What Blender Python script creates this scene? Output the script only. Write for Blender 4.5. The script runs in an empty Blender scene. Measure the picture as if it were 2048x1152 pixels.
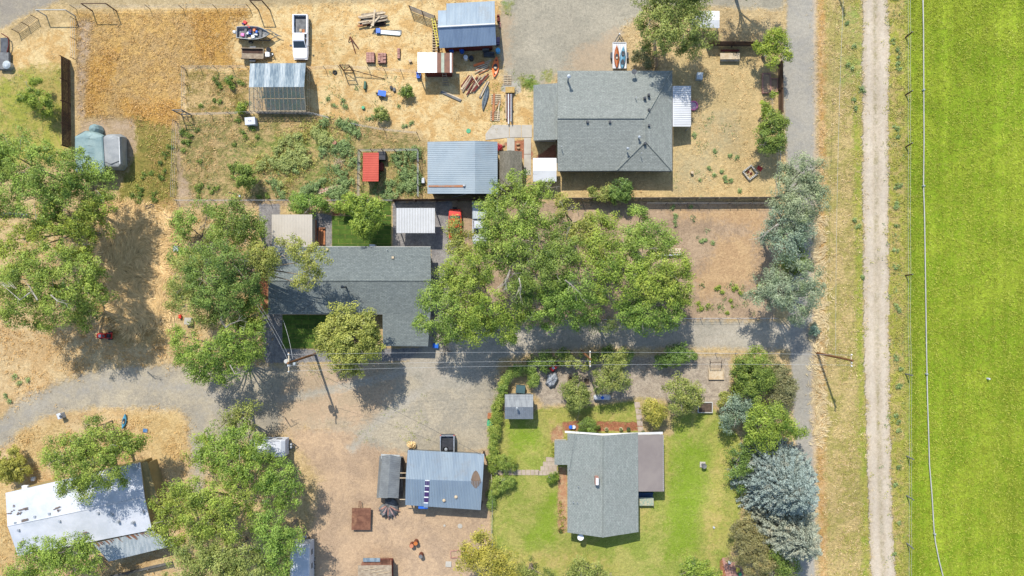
import bpy, bmesh, math, random
import numpy as np
from mathutils import Vector, Matrix

sc = bpy.context.scene
col = sc.collection
R = math.radians
random.seed(7)
rng = np.random.default_rng(7)

# ------------------------------------------------------------------ camera, sky, sun, exposure
H = 90.0            # flying height of the camera, metres
MPP = 1.0 / 15.0    # ground metres per photo pixel
cam_d = bpy.data.cameras.new('camera')
cam_d.sensor_width = 36.0
cam_d.lens = 18.0 * H / (1024 * MPP)
cam_d.clip_start = 1.0
cam_d.clip_end = 4000.0
cam = bpy.data.objects.new('camera', cam_d)
cam.location = (0, 0, H)
col.objects.link(cam)
sc.camera = cam

SUN_EL, SUN_AZ = R(51), R(-19)
w = bpy.data.worlds.new('World')
sc.world = w
w.use_nodes = True
nt = w.node_tree
nt.nodes.clear()
sky = nt.nodes.new('ShaderNodeTexSky')
sky.sky_type = 'NISHITA'
sky.sun_disc = False
sky.sun_elevation = SUN_EL
sky.sun_rotation = SUN_AZ
sky.air_density = 1.0
sky.dust_density = 0.6
bg = nt.nodes.new('ShaderNodeBackground')
bg.inputs['Strength'].default_value = 0.15
wo = nt.nodes.new('ShaderNodeOutputWorld')
nt.links.new(sky.outputs[0], bg.inputs[0])
nt.links.new(bg.outputs[0], wo.inputs[0])

to_sun = Vector((math.sin(SUN_AZ) * math.cos(SUN_EL), math.cos(SUN_AZ) * math.cos(SUN_EL), math.sin(SUN_EL)))
sd = bpy.data.lights.new('sun', 'SUN')
sd.energy = 3.55
sd.angle = R(0.5)
sd.color = (1.0, 0.955, 0.89)
so = bpy.data.objects.new('sun', sd)
so.rotation_euler = to_sun.to_track_quat('Z', 'Y').to_euler()
so.location = to_sun * 200
col.objects.link(so)

sc.view_settings.view_transform = 'Standard'
sc.view_settings.look = 'None'
sc.view_settings.exposure = 0.84
sc.view_settings.gamma = 1.0
sc.view_settings.use_curve_mapping = False
try:
    sc.cycles.max_bounces = 6
    sc.cycles.diffuse_bounces = 3
    sc.cycles.transmission_bounces = 4
    sc.cycles.transparent_max_bounces = 6
    sc.cycles.caustics_reflective = False
    sc.cycles.caustics_refractive = False
except Exception:
    pass

# ------------------------------------------------------------------ helpers: places
def P(px, py, z=0.0):
    """world point that lies at height z above the ground and is seen at photo pixel (px, py)"""
    k = MPP * (H - z) / H
    return Vector(((px - 1024) * k, (576 - py) * k, z))

K = 1.95   # how much brighter a sunlit level surface shows than its base colour
def S(r, g, b, k=K):
    """base colour of a level surface that shows as this sRGB colour in the sun"""
    def f(c):
        c /= 255.0
        return (c / 12.92 if c <= 0.04045 else ((c + 0.055) / 1.055) ** 2.4) / k
    return (min(f(r), .82), min(f(g), .82), min(f(b) * .95, .82))

# ------------------------------------------------------------------ helpers: materials
MATS = {}
def new_mat(name):
    m = bpy.data.materials.new(name)
    m.use_nodes = True
    n = m.node_tree
    n.nodes.clear()
    out = n.nodes.new('ShaderNodeOutputMaterial')
    bs = n.nodes.new('ShaderNodeBsdfPrincipled')
    n.links.new(bs.outputs[0], out.inputs[0])
    return m, n, bs, out

def node(n, t, **kw):
    x = n.nodes.new(t)
    for k, v in kw.items():
        setattr(x, k, v)
    return x

def mix_rgb(n, fac, a, b, mode='MIX'):
    x = n.nodes.new('ShaderNodeMix')
    x.data_type = 'RGBA'
    x.blend_type = mode
    x.clamp_factor = True
    for s, v in ((0, fac), (6, a), (7, b)):
        if hasattr(v, 'is_output') or isinstance(v, bpy.types.NodeSocket):
            n.links.new(v, x.inputs[s])
        elif isinstance(v, (tuple, list)):
            x.inputs[s].default_value = (*v[:3], 1)
        else:
            x.inputs[s].default_value = v
    return x.outputs[2]

def math_n(n, op, a, b=None, c=None, clamp=False):
    x = n.nodes.new('ShaderNodeMath')
    x.operation = op
    x.use_clamp = clamp
    for i, v in enumerate((a, b, c)):
        if v is None:
            continue
        if isinstance(v, bpy.types.NodeSocket):
            n.links.new(v, x.inputs[i])
        else:
            x.inputs[i].default_value = v
    return x.outputs[0]

def noise_n(n, vec, scale, detail=4, rough=0.6, dist=0.0, dim='3D'):
    x = n.nodes.new('ShaderNodeTexNoise')
    x.noise_dimensions = dim
    x.inputs['Scale'].default_value = scale
    x.inputs['Detail'].default_value = detail
    x.inputs['Roughness'].default_value = rough
    x.inputs['Distortion'].default_value = dist
    if vec is not None:
        n.links.new(vec, x.inputs['Vector'])
    return x.outputs['Fac']

def ramp(n, v, lo, hi):
    x = n.nodes.new('ShaderNodeMapRange')
    x.interpolation_type = 'SMOOTHSTEP'
    n.links.new(v, x.inputs[0])
    x.inputs[1].default_value = lo
    x.inputs[2].default_value = hi
    return x.outputs[0]

def simple(name, c1, c2=None, scale=2.0, rough=0.8, bump=0.0, metal=0.0, grain=0.12, lo=.35, hi=.65, stretch=None, spec=0.3, dirt=None):
    if name in MATS:
        return MATS[name]
    m, n, bs, out = new_mat(name)
    geo = node(n, 'ShaderNodeNewGeometry')
    pos = geo.outputs['Position']
    if stretch:
        mp = node(n, 'ShaderNodeMapping')
        mp.inputs['Scale'].default_value = stretch
        n.links.new(pos, mp.inputs[0])
        spos = mp.outputs[0]
    else:
        spos = pos
    if c2 is None:
        c2 = tuple(x * .8 for x in c1)
    f = ramp(n, noise_n(n, spos, scale, 5, .65), lo, hi)
    c = mix_rgb(n, f, c1, c2)
    if dirt:
        f2 = ramp(n, noise_n(n, pos, .45, 6, .7), .52, .75)
        c = mix_rgb(n, f2, c, dirt)
    g = noise_n(n, spos, 9.0, 3, .7)
    gm = math_n(n, 'MULTIPLY_ADD', g, grain * 2, 1 - grain)
    c = mix_rgb(n, 1.0, c, _grey(n, gm), 'MULTIPLY')
    n.links.new(c, bs.inputs['Base Color'])
    bs.inputs['Roughness'].default_value = rough
    bs.inputs['Metallic'].default_value = metal
    bs.inputs['Specular IOR Level'].default_value = spec
    if bump:
        b = node(n, 'ShaderNodeBump')
        b.inputs['Strength'].default_value = 1.0
        b.inputs['Distance'].default_value = bump
        n.links.new(noise_n(n, spos, 6.0, 4, .7), b.inputs['Height'])
        n.links.new(b.outputs[0], bs.inputs['Normal'])
    MATS[name] = m
    return m

def _grey(n, v):
    x = n.nodes.new('ShaderNodeCombineColor')
    for i in range(3):
        n.links.new(v, x.inputs[i])
    return x.outputs[0]

def shingle(name, c1, c2, cm, axis='y', row=.17, mottling=.4):
    m, n, bs, out = new_mat(name)
    geo = node(n, 'ShaderNodeNewGeometry')
    mp = node(n, 'ShaderNodeMapping')
    n.links.new(geo.outputs['Position'], mp.inputs[0])
    mp.inputs['Rotation'].default_value = (0, 0, 0 if axis == 'y' else R(90))
    br = node(n, 'ShaderNodeTexBrick')
    n.links.new(mp.outputs[0], br.inputs['Vector'])
    br.inputs['Scale'].default_value = 1.0
    br.inputs['Brick Width'].default_value = .42
    br.inputs['Row Height'].default_value = row
    br.inputs['Mortar Size'].default_value = .014
    br.inputs['Mortar Smooth'].default_value = .4
    br.inputs['Color1'].default_value = (*c1, 1)
    br.inputs['Color2'].default_value = (*c2, 1)
    br.inputs['Mortar'].default_value = (*cm, 1)
    big = ramp(n, noise_n(n, geo.outputs['Position'], .5, 5, .6), .3, .75)
    c = mix_rgb(n, math_n(n, 'MULTIPLY', big, mottling), br.outputs[0], tuple(x * .7 for x in c2))
    sp = noise_n(n, geo.outputs['Position'], 5.0, 3, .8)
    c = mix_rgb(n, 1.0, c, _grey(n, math_n(n, 'MULTIPLY_ADD', sp, 1.1, .45)), 'MULTIPLY')
    n.links.new(c, bs.inputs['Base Color'])
    bs.inputs['Roughness'].default_value = .9
    bs.inputs['Specular IOR Level'].default_value = .15
    b = node(n, 'ShaderNodeBump')
    b.inputs['Distance'].default_value = .02
    n.links.new(math_n(n, 'SUBTRACT', sp, br.outputs['Fac']), b.inputs['Height'])
    n.links.new(b.outputs[0], bs.inputs['Normal'])
    MATS[name] = m
    return m

def foliage_mat(name, dark, light, yellow=None, trans=.2):
    m = bpy.data.materials.new(name)
    m.use_nodes = True
    n = m.node_tree
    n.nodes.clear()
    out = n.nodes.new('ShaderNodeOutputMaterial')
    at = node(n, 'ShaderNodeAttribute', attribute_name='tint')
    geo = node(n, 'ShaderNodeNewGeometry')
    c = mix_rgb(n, at.outputs['Fac'], dark, light)
    if yellow:
        f = ramp(n, noise_n(n, geo.outputs['Position'], .7, 3, .6), .5, .75)
        c = mix_rgb(n, math_n(n, 'MULTIPLY', f, .7), c, yellow)
    oi = node(n, 'ShaderNodeObjectInfo')
    hue = mix_rgb(n, oi.outputs['Random'], (1.14, 1.02, .82), (.88, .96, 1.02))
    c = mix_rgb(n, 1.0, c, hue, 'MULTIPLY')
    d = node(n, 'ShaderNodeBsdfDiffuse')
    t = node(n, 'ShaderNodeBsdfTranslucent')
    n.links.new(c, d.inputs[0])
    tc = mix_rgb(n, .4, c, (light[0] * 1.1, light[1] * 1.15, light[2] * .6))
    n.links.new(tc, t.inputs[0])
    g = node(n, 'ShaderNodeBsdfGlossy')
    g.inputs['Roughness'].default_value = .5
    g.inputs[0].default_value = (.9, .95, 1, 1)
    mx = node(n, 'ShaderNodeMixShader')
    mx.inputs[0].default_value = trans
    n.links.new(d.outputs[0], mx.inputs[1])
    n.links.new(t.outputs[0], mx.inputs[2])
    m2 = node(n, 'ShaderNodeMixShader')
    m2.inputs[0].default_value = .015
    n.links.new(mx.outputs[0], m2.inputs[1])
    n.links.new(g.outputs[0], m2.inputs[2])
    n.links.new(m2.outputs[0], out.inputs[0])
    MATS[name] = m
    return m

def glass(name, c, rough=.08, alpha=1.0):
    if name in MATS:
        return MATS[name]
    m, n, bs, out = new_mat(name)
    bs.inputs['Base Color'].default_value = (*c, 1)
    bs.inputs['Roughness'].default_value = rough
    bs.inputs['Specular IOR Level'].default_value = .6
    bs.inputs['Alpha'].default_value = alpha
    MATS[name] = m
    return m

# ------------------------------------------------------------------ helpers: objects
ORG = {}
def setp(o, label=None, cat=None, group=None, kind=None):
    if label: o['label'] = label
    if cat: o['category'] = cat
    if group: o['group'] = group
    if kind: o['kind'] = kind
    return o

def thing(name, label, cat, loc, group=None):
    o = bpy.data.objects.new(name, None)
    col.objects.link(o)
    o.location = loc
    o.empty_display_size = .3
    ORG[o] = Vector(loc)
    return setp(o, label, cat, group)

class MB:
    """collects shapes; build() links them as one mesh object"""
    def __init__(s, org=(0, 0, 0), yaw=0.0):
        s.v, s.f = [], []
        s.o = Vector(org)
        s.m = Matrix.Rotation(yaw, 3, 'Z')
    def pt(s, p):
        return s.o + s.m @ Vector(p)
    def add(s, vs, fs):
        b = len(s.v)
        s.v += [s.pt(p) for p in vs]
        s.f += [tuple(b + i for i in f) for f in fs]
        return s
    def box(s, x0, y0, z0, x1, y1, z1, tp=0.0):
        """tp insets the top"""
        vs = [(x0, y0, z0), (x1, y0, z0), (x1, y1, z0), (x0, y1, z0),
              (x0 + tp, y0 + tp, z1), (x1 - tp, y0 + tp, z1), (x1 - tp, y1 - tp, z1), (x0 + tp, y1 - tp, z1)]
        return s.add(vs, [(3, 2, 1, 0), (4, 5, 6, 7), (0, 1, 5, 4), (1, 2, 6, 5), (2, 3, 7, 6), (3, 0, 4, 7)])
    def cbox(s, c, sz, tp=0.0):
        return s.box(c[0] - sz[0] / 2, c[1] - sz[1] / 2, c[2] - sz[2] / 2, c[0] + sz[0] / 2, c[1] + sz[1] / 2, c[2] + sz[2] / 2, tp)
    def prism(s, poly, z0, z1):
        """poly: list of (x, y) or (x, y, z): with z the top follows it and z0 is the depth below"""
        n = len(poly)
        a = sum(poly[i][0] * poly[(i + 1) % n][1] - poly[(i + 1) % n][0] * poly[i][1] for i in range(n))
        if a < 0:
            poly = poly[::-1]
        if len(poly[0]) == 3:
            top = [tuple(p) for p in poly]
            bot = [(p[0], p[1], p[2] - z0) for p in poly]
        else:
            top = [(p[0], p[1], z1) for p in poly]
            bot = [(p[0], p[1], z0) for p in poly]
        fs = [tuple(range(n, 2 * n)), tuple(range(n - 1, -1, -1))]
        fs += [(i, (i + 1) % n, n + (i + 1) % n, n + i) for i in range(n)]
        return s.add(bot + top, fs)
    def tube(s, pts, rads, n=8, caps=True):
        pts = [Vector(p) for p in pts]
        if not isinstance(rads, (list, tuple)):
            rads = [rads] * len(pts)
        vs, fs = [], []
        for i, p in enumerate(pts):
            d = (pts[min(i + 1, len(pts) - 1)] - pts[max(i - 1, 0)])
            d = d.normalized() if d.length > 1e-9 else Vector((0, 0, 1))
            u = d.cross(Vector((0, 0, 1)) if abs(d.z) < .9 else Vector((1, 0, 0))).normalized()
            q = d.cross(u)
            for k in range(n):
                a = 2 * math.pi * k / n
                vs.append(p + (u * math.cos(a) + q * math.sin(a)) * rads[i])
        for i in range(len(pts) - 1):
            for k in range(n):
                a, b = i * n + k, i * n + (k + 1) % n
                fs.append((a, b, b + n, a + n))
        if caps:
            fs.append(tuple(range(n - 1, -1, -1)))
            fs.append(tuple(range((len(pts) - 1) * n, len(pts) * n)))
        return s.add(vs, fs)
    def lathe(s, c, prof, n=14):
        """prof: (radius, z) list"""
        vs, fs = [], []
        for r, z in prof:
            for k in range(n):
                a = 2 * math.pi * k / n
                vs.append((c[0] + r * math.cos(a), c[1] + r * math.sin(a), c[2] + z))
        for i in range(len(prof) - 1):
            for k in range(n):
                a, b = i * n + k, i * n + (k + 1) % n
                fs.append((a, b, b + n, a + n))
        fs.append(tuple(range((len(prof) - 1) * n, len(prof) * n)))
        fs.append(tuple(range(n - 1, -1, -1)))
        return s.add(vs, fs)
    def loft(s, rings, caps=True):
        n = len(rings[0])
        vs = [p for r in rings for p in r]
        fs = []
        for i in range(len(rings) - 1):
            for k in range(n):
                a, b = i * n + k, i * n + (k + 1) % n
                fs.append((a, b, b + n, a + n))
        if caps:
            fs += [tuple(range(n - 1, -1, -1)), tuple(range((len(rings) - 1) * n, len(rings) * n))]
        return s.add(vs, fs)
    def build(s, name, mat, parent=None, smooth=False, label=None, kind=None, bevel=0.0, origin=None):
        org = ORG[parent] if parent is not None else (Vector(origin) if origin is not None else Vector((0, 0, 0)))
        me = bpy.data.meshes.new(name)
        me.from_pydata([tuple(v - org) for v in s.v], [], s.f)
        me.materials.append(mat)
        bm = bmesh.new()
        bm.from_mesh(me)
        bmesh.ops.recalc_face_normals(bm, faces=bm.faces)
        if bevel:
            bmesh.ops.bevel(bm, geom=list(bm.edges), offset=bevel, segments=2, affect='EDGES', profile=.6)
        bm.to_mesh(me)
        bm.free()
        if smooth:
            me.polygons.foreach_set('use_smooth', [True] * len(me.polygons))
        o = bpy.data.objects.new(name, me)
        col.objects.link(o)
        if parent is not None:
            o.parent = parent
        elif origin is not None:
            o.location = origin
        ORG[o] = org
        return setp(o, label=label, kind=kind)

def dup_part(src, parent, dloc, name=None, rotz=0.0):
    c = src.copy()
    col.objects.link(c)
    c.parent = parent
    c.location = Vector(src.location) + Vector(dloc)
    c.rotation_euler.z = rotz
    return c

def dup_thing(root, loc, label=None, rotz=None, group=None):
    r = root.copy()
    col.objects.link(r)
    r.location = loc
    if rotz is not None:
        r.rotation_euler.z = rotz
    if label: r['label'] = label
    if group: r['group'] = group
    for ch in list(root.children):
        c = ch.copy()
        col.objects.link(c)
        c.parent = r
        for g in list(ch.children):
            d = g.copy()
            col.objects.link(d)
            d.parent = c
    return r

def quads_mesh(name, V, mat, tint=None, smooth=False):
    """V: (n,4,3) array; one quad each"""
    n = len(V)
    me = bpy.data.meshes.new(name)
    me.vertices.add(n * 4)
    me.vertices.foreach_set('co', V.astype(np.float32).ravel())
    me.loops.add(n * 4)
    me.loops.foreach_set('vertex_index', np.arange(n * 4, dtype=np.int32))
    me.polygons.add(n)
    me.polygons.foreach_set('loop_start', np.arange(0, n * 4, 4, dtype=np.int32))
    me.polygons.foreach_set('loop_total', np.full(n, 4, dtype=np.int32))
    me.update(calc_edges=True)
    if tint is not None:
        a = me.attributes.new('tint', 'FLOAT', 'FACE')
        a.data.foreach_set('value', tint.astype(np.float32))
    me.materials.append(mat)
    return me

def leaf_quads(C, N, L, W):
    """rhombic leaves at C with normals N, length L, width W"""
    n = len(C)
    N = N / (np.linalg.norm(N, axis=1, keepdims=True) + 1e-9)
    rnd = rng.normal(size=(n, 3))
    U = np.cross(N, rnd)
    U /= np.linalg.norm(U, axis=1, keepdims=True) + 1e-9
    T = np.cross(N, U)
    L = L[:, None]; W = W[:, None]
    V = np.stack([C - U * L / 2, C - T * W / 2 + U * L * .08, C + U * L / 2, C + T * W / 2 + U * L * .08], axis=1)
    return V

# ------------------------------------------------------------------ ground zones
# (name of the setting object or None, polygon list in photo pixels, colours, patch size, edge softness, edge raggedness, grain, bump)
def poly_sdf(X, Y, poly):
    d = np.full(X.shape, 1e9)
    inside = np.zeros(X.shape, bool)
    n = len(poly)
    for i in range(n):
        x1, y1 = poly[i]
        x2, y2 = poly[(i + 1) % n]
        ex, ey = x2 - x1, y2 - y1
        t = np.clip(((X - x1) * ex + (Y - y1) * ey) / (ex * ex + ey * ey + 1e-9), 0, 1)
        dd = (X - x1 - t * ex) ** 2 + (Y - y1 - t * ey) ** 2
        d = np.minimum(d, dd)
        if y1 != y2:
            cr = ((y1 > Y) != (y2 > Y)) & (X < (x2 - x1) * (Y - y1) / (y2 - y1) + x1)
            inside ^= cr
    d = np.sqrt(d)
    return np.where(inside, -d, d)

def line_poly(pts, wpx):
    """a strip of width wpx along pixel points"""
    L, Rr = [], []
    for i, (x, y) in enumerate(pts):
        a = pts[max(i - 1, 0)]; b = pts[min(i + 1, len(pts) - 1)]
        dx, dy = b[0] - a[0], b[1] - a[1]
        l = math.hypot(dx, dy) or 1
        nx, ny = -dy / l * wpx / 2, dx / l * wpx / 2
        L.append((x + nx, y + ny)); Rr.append((x - nx, y - ny))
    return L + Rr[::-1]
B = 6000
ZONES = [
 # name, object, polys, colA, colB, patch scale, soft, ragged, grain, bump
 ('straw', None, [[(355,18),(480,20),(1010,-400),(1010,30),(1000,100),(1005,165),(1060,175),(1066,285),(860,285),(835,262),(700,240),(615,225),(360,228),(370,140),(460,135)],
                  [(60,75),(150,40),(152,130),(130,150),(30,150),(10,110)]],
  (250,220,164), (230,188,126), .55, .5, .9, .30, .05),
 ('orange', 'dry_grass', [[(150,22),(500,18),(500,38),(462,44),(460,128),(366,138),(362,228),(352,262),(350,420),(300,400),(290,250),(250,235),(205,245),(160,230),(152,130)]],
  (232,190,120), (214,178,124), .45, .5, 1.0, .42, .12),
 ('orangehot', None, [[(370,22),(500,20),(495,40),(460,42),(458,130),(400,128),(390,60)],[(152,40),(168,60),(165,110),(153,105)],
                      [(175,120),(240,95),(235,130),(190,230),(168,235)],[(240,200),(360,205),(355,250),(290,260),(250,235)]],
  (236,186,104), (224,174,100), .7, .8, 1.8, .42, .14),
 ('bare', 'bare_soil', [[(160,240),(205,235),(270,240),(275,300),(262,340),(200,300),(160,270)],[(155,40),(185,45),(178,110),(165,240),(155,235)],
                        [(350,240),(375,245),(385,330),(400,395),(355,395)],[(355,398),(860,398),(860,410),(355,412)]],
  (206,180,152), (190,164,130), .8, .5, .9, .3, .03),
 ('olive', None, [[(272,235),(352,262),(350,400),(310,410),(230,400),(255,340),(275,300)]],
  (178,160,92), (150,146,78), .6, .5, 1.2, .35, .1),
 ('topleft', 'lawn', [[(-400,170),(0,165),(60,130),(132,140),(134,300),(120,330),(-400,340)]],
  (178,178,84), (206,184,112), .22, .9, 1.8, .22, .05),
 ('weedy', 'garden_plot', [[(358,235),(500,228),(640,232),(740,252),(835,270),(850,300),(850,396),(390,396),(360,330)]],
  (214,184,132), (160,152,94), .75, .4, .9, .46, .1),
 ('weedy2', None, [[(372,142),(495,142),(495,224),(375,222)]],
  (226,192,136), (162,146,86), .5, .4, .9, .38, .1),
 ('weedgreen', None, [[(560,260),(700,255),(716,300),(705,390),(600,390),(560,350),(480,340),(470,300)],[(720,305),(835,300),(850,395),(720,392)]],
  (140,152,80), (206,180,124), .6, .9, 2.4, .46, .1),
 ('eastverge', 'verge', [[(1625,-B),(1725,-B),(1727,330),(1730,700),(1740,1000),(1746,B),(1634,B),(1630,640),(1632,330)]],
  (222,196,136), (188,176,104), .5, .3, .5, .42, .1),
 ('vergestraw', None, [line_poly([(1640,-200),(1642,330),(1640,640),(1642,760),(1640,860),(1650,1400)], 18)],
  (236,196,142), (214,168,104), .8, .5, .8, .4, .1),
 ('vergegreen', None, [line_poly([(1712,-300),(1716,330),(1720,700),(1730,1000),(1736,1400)], 16)],
  (164,176,74), (196,186,98), .5, .5, 1.0, .38, .08),
 ('vergemid', None, [line_poly([(1700,20),(1705,60),(1702,130),(1690,170)], 40)],
  (176,186,104), (206,190,120), .5, 1.2, 1.8, .38, .08),
 ('fieldedge', 'verge', [[(1770,-B),(1816,-B),(1816,B),(1786,B),(1785,1050),(1775,800)]],
  (186,186,84), (214,190,126), .45, .3, .6, .42, .1),
 ('field', 'hay_field', [[(1812,-B),(B,-B),(B,B),(1816,B),(1814,600)]],
  (172,190,62), (148,174,50), .10, .6, 1.0, .36, .09),
 ('fieldline', None, [line_poly([(1814,-200),(1813,600),(1815,1400)], 6)],
  (196,184,104), (180,190,90), .6, .3, .4, .3, .02),
 # tan and brown soils
 ('lowdirt', 'dirt_yard', [[(560,850),(720,850),(760,880),(980,900),(985,1152),(990,1500),(560,1500),(600,1152),(640,960)]],
  (222,190,156), (200,172,144), .30, .9, 1.2, .26, .02),
 ('parcel', 'bare_soil', [[(1000,402),(1552,402),(1552,640),(1080,645),(880,640),(900,400)]],
  (208,180,150), (184,158,132), .30, .5, .8, .3, .03),
 ('parcelhot', None, [[(1440,470),(1510,480),(1520,560),(1400,600),(1390,560)],[(1345,425),(1520,412),(1540,470),(1470,450),(1400,440)]],
  (224,188,144), (208,172,132), .5, 1.2, 2.2, .3, .04),
 ('northyard', 'dry_grass', [[(1345,85),(1556,85),(1556,398),(1125,398),(1115,340),(1345,340)]],
  (232,202,148), (214,188,136), .40, .4, .6, .30, .06),
 ('northyard2', None, [[(1385,230),(1470,220),(1480,300),(1400,320)],[(1350,300),(1430,310),(1420,380),(1350,390)]],
  (202,184,142), (216,190,142), .6, 1.2, 2.2, .32, .06),
 ('necorner', 'dry_grass', [[(1240,60),(1290,12),(1440,14),(1565,16),(1560,85),(1340,85),(1310,142),(1240,142)]],
  (230,202,154), (212,184,138), .5, .5, .8, .3, .07),
 ('swtan', 'dry_grass', [[(-B,640),(100,640),(350,640),(352,730),(200,735),(100,775),(0,835),(-B,900)],
                         [(-B,900),(0,895),(40,862),(100,830),(200,815),(370,820),(384,870),(380,930),(350,1500),(-B,1500)]],
  (236,206,158), (220,184,134), .30, .7, 1.2, .32, .06),
 ('swhot', None, [[(260,830),(360,822),(375,860),(372,920),(330,930),(280,890)],[(20,870),(120,840),(160,880),(60,960)],[(-200,960),(20,960),(30,1152),(-200,1300)]],
  (238,206,150), (226,190,132), .6, .8, 1.6, .36, .08),
 ('westgrass', 'dry_grass', [[(180,402),(345,400),(342,690),(230,690),(170,560)]],
  (222,188,132), (200,164,106), .5, .6, 1.0, .36, .08),
 # lawns
 ('lawn', 'lawn', [[(985,770),(1010,838),(1085,815),(1180,812),(1272,800),(1290,860),(1340,870),(1340,835),(1420,815),(1445,830),(1482,880),(1484,1010),(1470,1090),(1440,1152),(1430,1500),(990,1500),(983,1050)]],
  (164,176,82), (196,190,108), .28, .25, .5, .3, .06),
 ('lawnpale', None, [[(1090,812),(1180,830),(1265,840),(1140,850),(1095,900)],[(1425,870),(1450,900),(1442,1010),(1420,980)],[(1010,1110),(1120,1105),(1200,1130),(1000,1160)],
                     [(1395,1010),(1440,1000),(1450,1040),(1432,1100),(1415,1130)],[(1278,1000),(1300,1010),(1300,1050),(1278,1050)],[(1020,870),(1060,875),(1050,900),(1015,895)],[(1110,1108),(1180,1112),(1260,1140),(1130,1150)],[(1275,1010),(1290,1005),(1285,1060),(1276,1060)],[(1330,870),(1340,870),(1340,1030),(1330,1030)]],
  (214,194,122), (190,186,98), .4, 1.0, 2.0, .28, .05),
 ('lawndark', None, [[(1350,860),(1420,900),(1390,1100),(1330,1120),(1340,950)],[(1090,1000),(1110,980),(1115,1080),(1050,1090)],[(1010,850),(1080,860),(1075,900),(1020,900)]],
  (146,172,58), (160,180,72), .4, 1.2, 2.0, .24, .05),
 # gravels
 ('pebble', 'gravel_yard', [[(1060,712),(1460,712),(1462,800),(1440,812),(1345,810),(1290,820),(1272,798),(1180,808),(1085,812),(1060,770)]],
  (204,188,168), (184,168,150), .9, .4, .6, .36, .04),
 ('path_lawn_gap', None, [[(1268,795),(1340,800),(1345,870),(1285,868)]],
  (214,186,140), (196,178,120), .6, .4, .6, .3, .04),
 ('yardgravel', 'gravel_yard', [[(520,725),(640,735),(800,722),(880,695),(990,720),(1000,760),(982,900),(830,912),(740,890),(700,860),(610,850),(480,870),(400,900),(385,910),(380,850),(420,760)]],
  (206,192,168), (186,176,158), .35, .9, 1.4, .28, .02),
 ('yardtan', None, [[(600,740),(760,730),(800,760),(740,850),(620,850),(540,880),(520,820)]],
  (220,190,158), (206,182,152), .35, 1.2, 2.0, .22, .02),
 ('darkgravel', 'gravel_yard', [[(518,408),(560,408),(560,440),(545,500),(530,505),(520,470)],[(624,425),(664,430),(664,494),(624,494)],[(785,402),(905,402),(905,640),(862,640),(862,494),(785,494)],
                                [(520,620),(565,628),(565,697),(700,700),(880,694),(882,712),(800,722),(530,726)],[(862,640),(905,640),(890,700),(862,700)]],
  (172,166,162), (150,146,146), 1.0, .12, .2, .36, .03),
 ('roadW', 'gravel_road', [[(-B,880),(0,838),(40,800),(110,768),(210,733),(300,730),(420,738),(560,742),(560,860),(480,880),(430,905),(386,912),(382,850),(360,820),(200,814),(100,828),(40,862),(10,895),(-B,980)]],
  (204,190,166), (182,172,156), .22, .6, 1.0, .26, .02),
 ('roadWtrack', None, [line_poly([(-200,960),(0,862),(60,820),(140,785),(240,762),(360,775),(480,800)], 22), line_poly([(395,1000),(395,880),(400,830),(440,800)], 20)],
  (186,178,166), (196,184,164), .4, .9, 1.2, .2, .02),
 ('lane', 'gravel_road', [[(870,640),(1000,652),(1100,648),(1250,642),(1400,641),(1580,644),(1585,700),(1400,697),(1200,694),(1080,702),(1000,720),(985,750),(930,780),(850,770),(800,740),(840,700)]],
  (184,176,160), (200,188,170), .3, .5, .7, .26, .015),
 ('lanetrack', None, [line_poly([(900,690),(1050,672),(1250,664),(1400,662),(1590,666)], 9), line_poly([(900,712),(1050,688),(1250,680),(1400,678),(1590,682)], 9), line_poly([(560,800),(700,770),(850,735)], 14), line_poly([(700,900),(760,840),(860,770),(940,735)], 16)],
  (204,194,178), (196,186,168), .5, .6, .8, .2, .01),
 ('eastroad', 'asphalt_road', [[(1576,-B),(1628,-B),(1632,330),(1629,640),(1626,800),(1631,1000),(1640,B),(1590,B),(1592,900),(1580,700),(1574,330),(1564,120),(1574,40)]],
  (190,182,168), (180,174,164), .25, .3, .35, .22, .01),
 ('eastroadedge', None, [line_poly([(1629,-300),(1633,330),(1630,640),(1627,800),(1632,1000),(1640,1500)], 7)],
  (220,198,168), (210,186,156), .5, .4, .5, .26, .01),
 ('northpad', 'gravel_yard', [[(1000,-260),(1578,-260),(1568,20),(1440,14),(1290,12),(1284,28),(1240,60),(1236,142),(1115,148),(1080,180),(1010,162),(1002,100)]],
  (194,184,164), (180,172,154), .3, .5, .7, .28, .015),
 ('northpadgreen', None, [[(1030,150),(1065,155),(1080,170),(1066,180),(1040,172)],[(1005,0),(1025,0),(1020,25),(1003,30)],[(1085,140),(1105,142),(1100,165),(1088,165)]],
  (130,158,78), (170,168,100), .6, .5, 1.2, .36, .06),
 ('northpadtan', None, [[(1150,100),(1240,60),(1236,145),(1130,145)],[(1003,20),(1020,30),(1015,130),(1003,130)]],
  (206,184,156), (198,178,152), .5, 1.2, 2.0, .2, .02),
 ('nwroad', 'gravel_road', [[(-B,-100),(150,-100),(120,0),(75,18),(0,58),(-B,160)]],
  (178,168,154), (190,178,158), .3, .5, .8, .2, .02),
 ('ntrack', 'gravel_road', [[(165,-90),(870,-90),(870,0),(500,14),(150,15),(120,6)]],
  (206,184,144), (192,170,130), .5, .5, .8, .3, .03),
 ('dirtroad', 'dirt_road', [[(1723,-B),(1778,-B),(1777,500),(1779,800),(1785,1050),(1794,1200),(1800,B),(1752,B),(1742,1152),(1737,1000),(1728,700),(1725,330)]],
  (226,208,184), (214,196,172), .4, .14, .6, .2, .015),
 ('dirtcrown', None, [line_poly([(1748,-300),(1752,330),(1754,700),(1760,1000),(1767,1160),(1775,1500)], 5)],
  (184,170,134), (210,196,172), .8, .3, .6, .34, .03),
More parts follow.
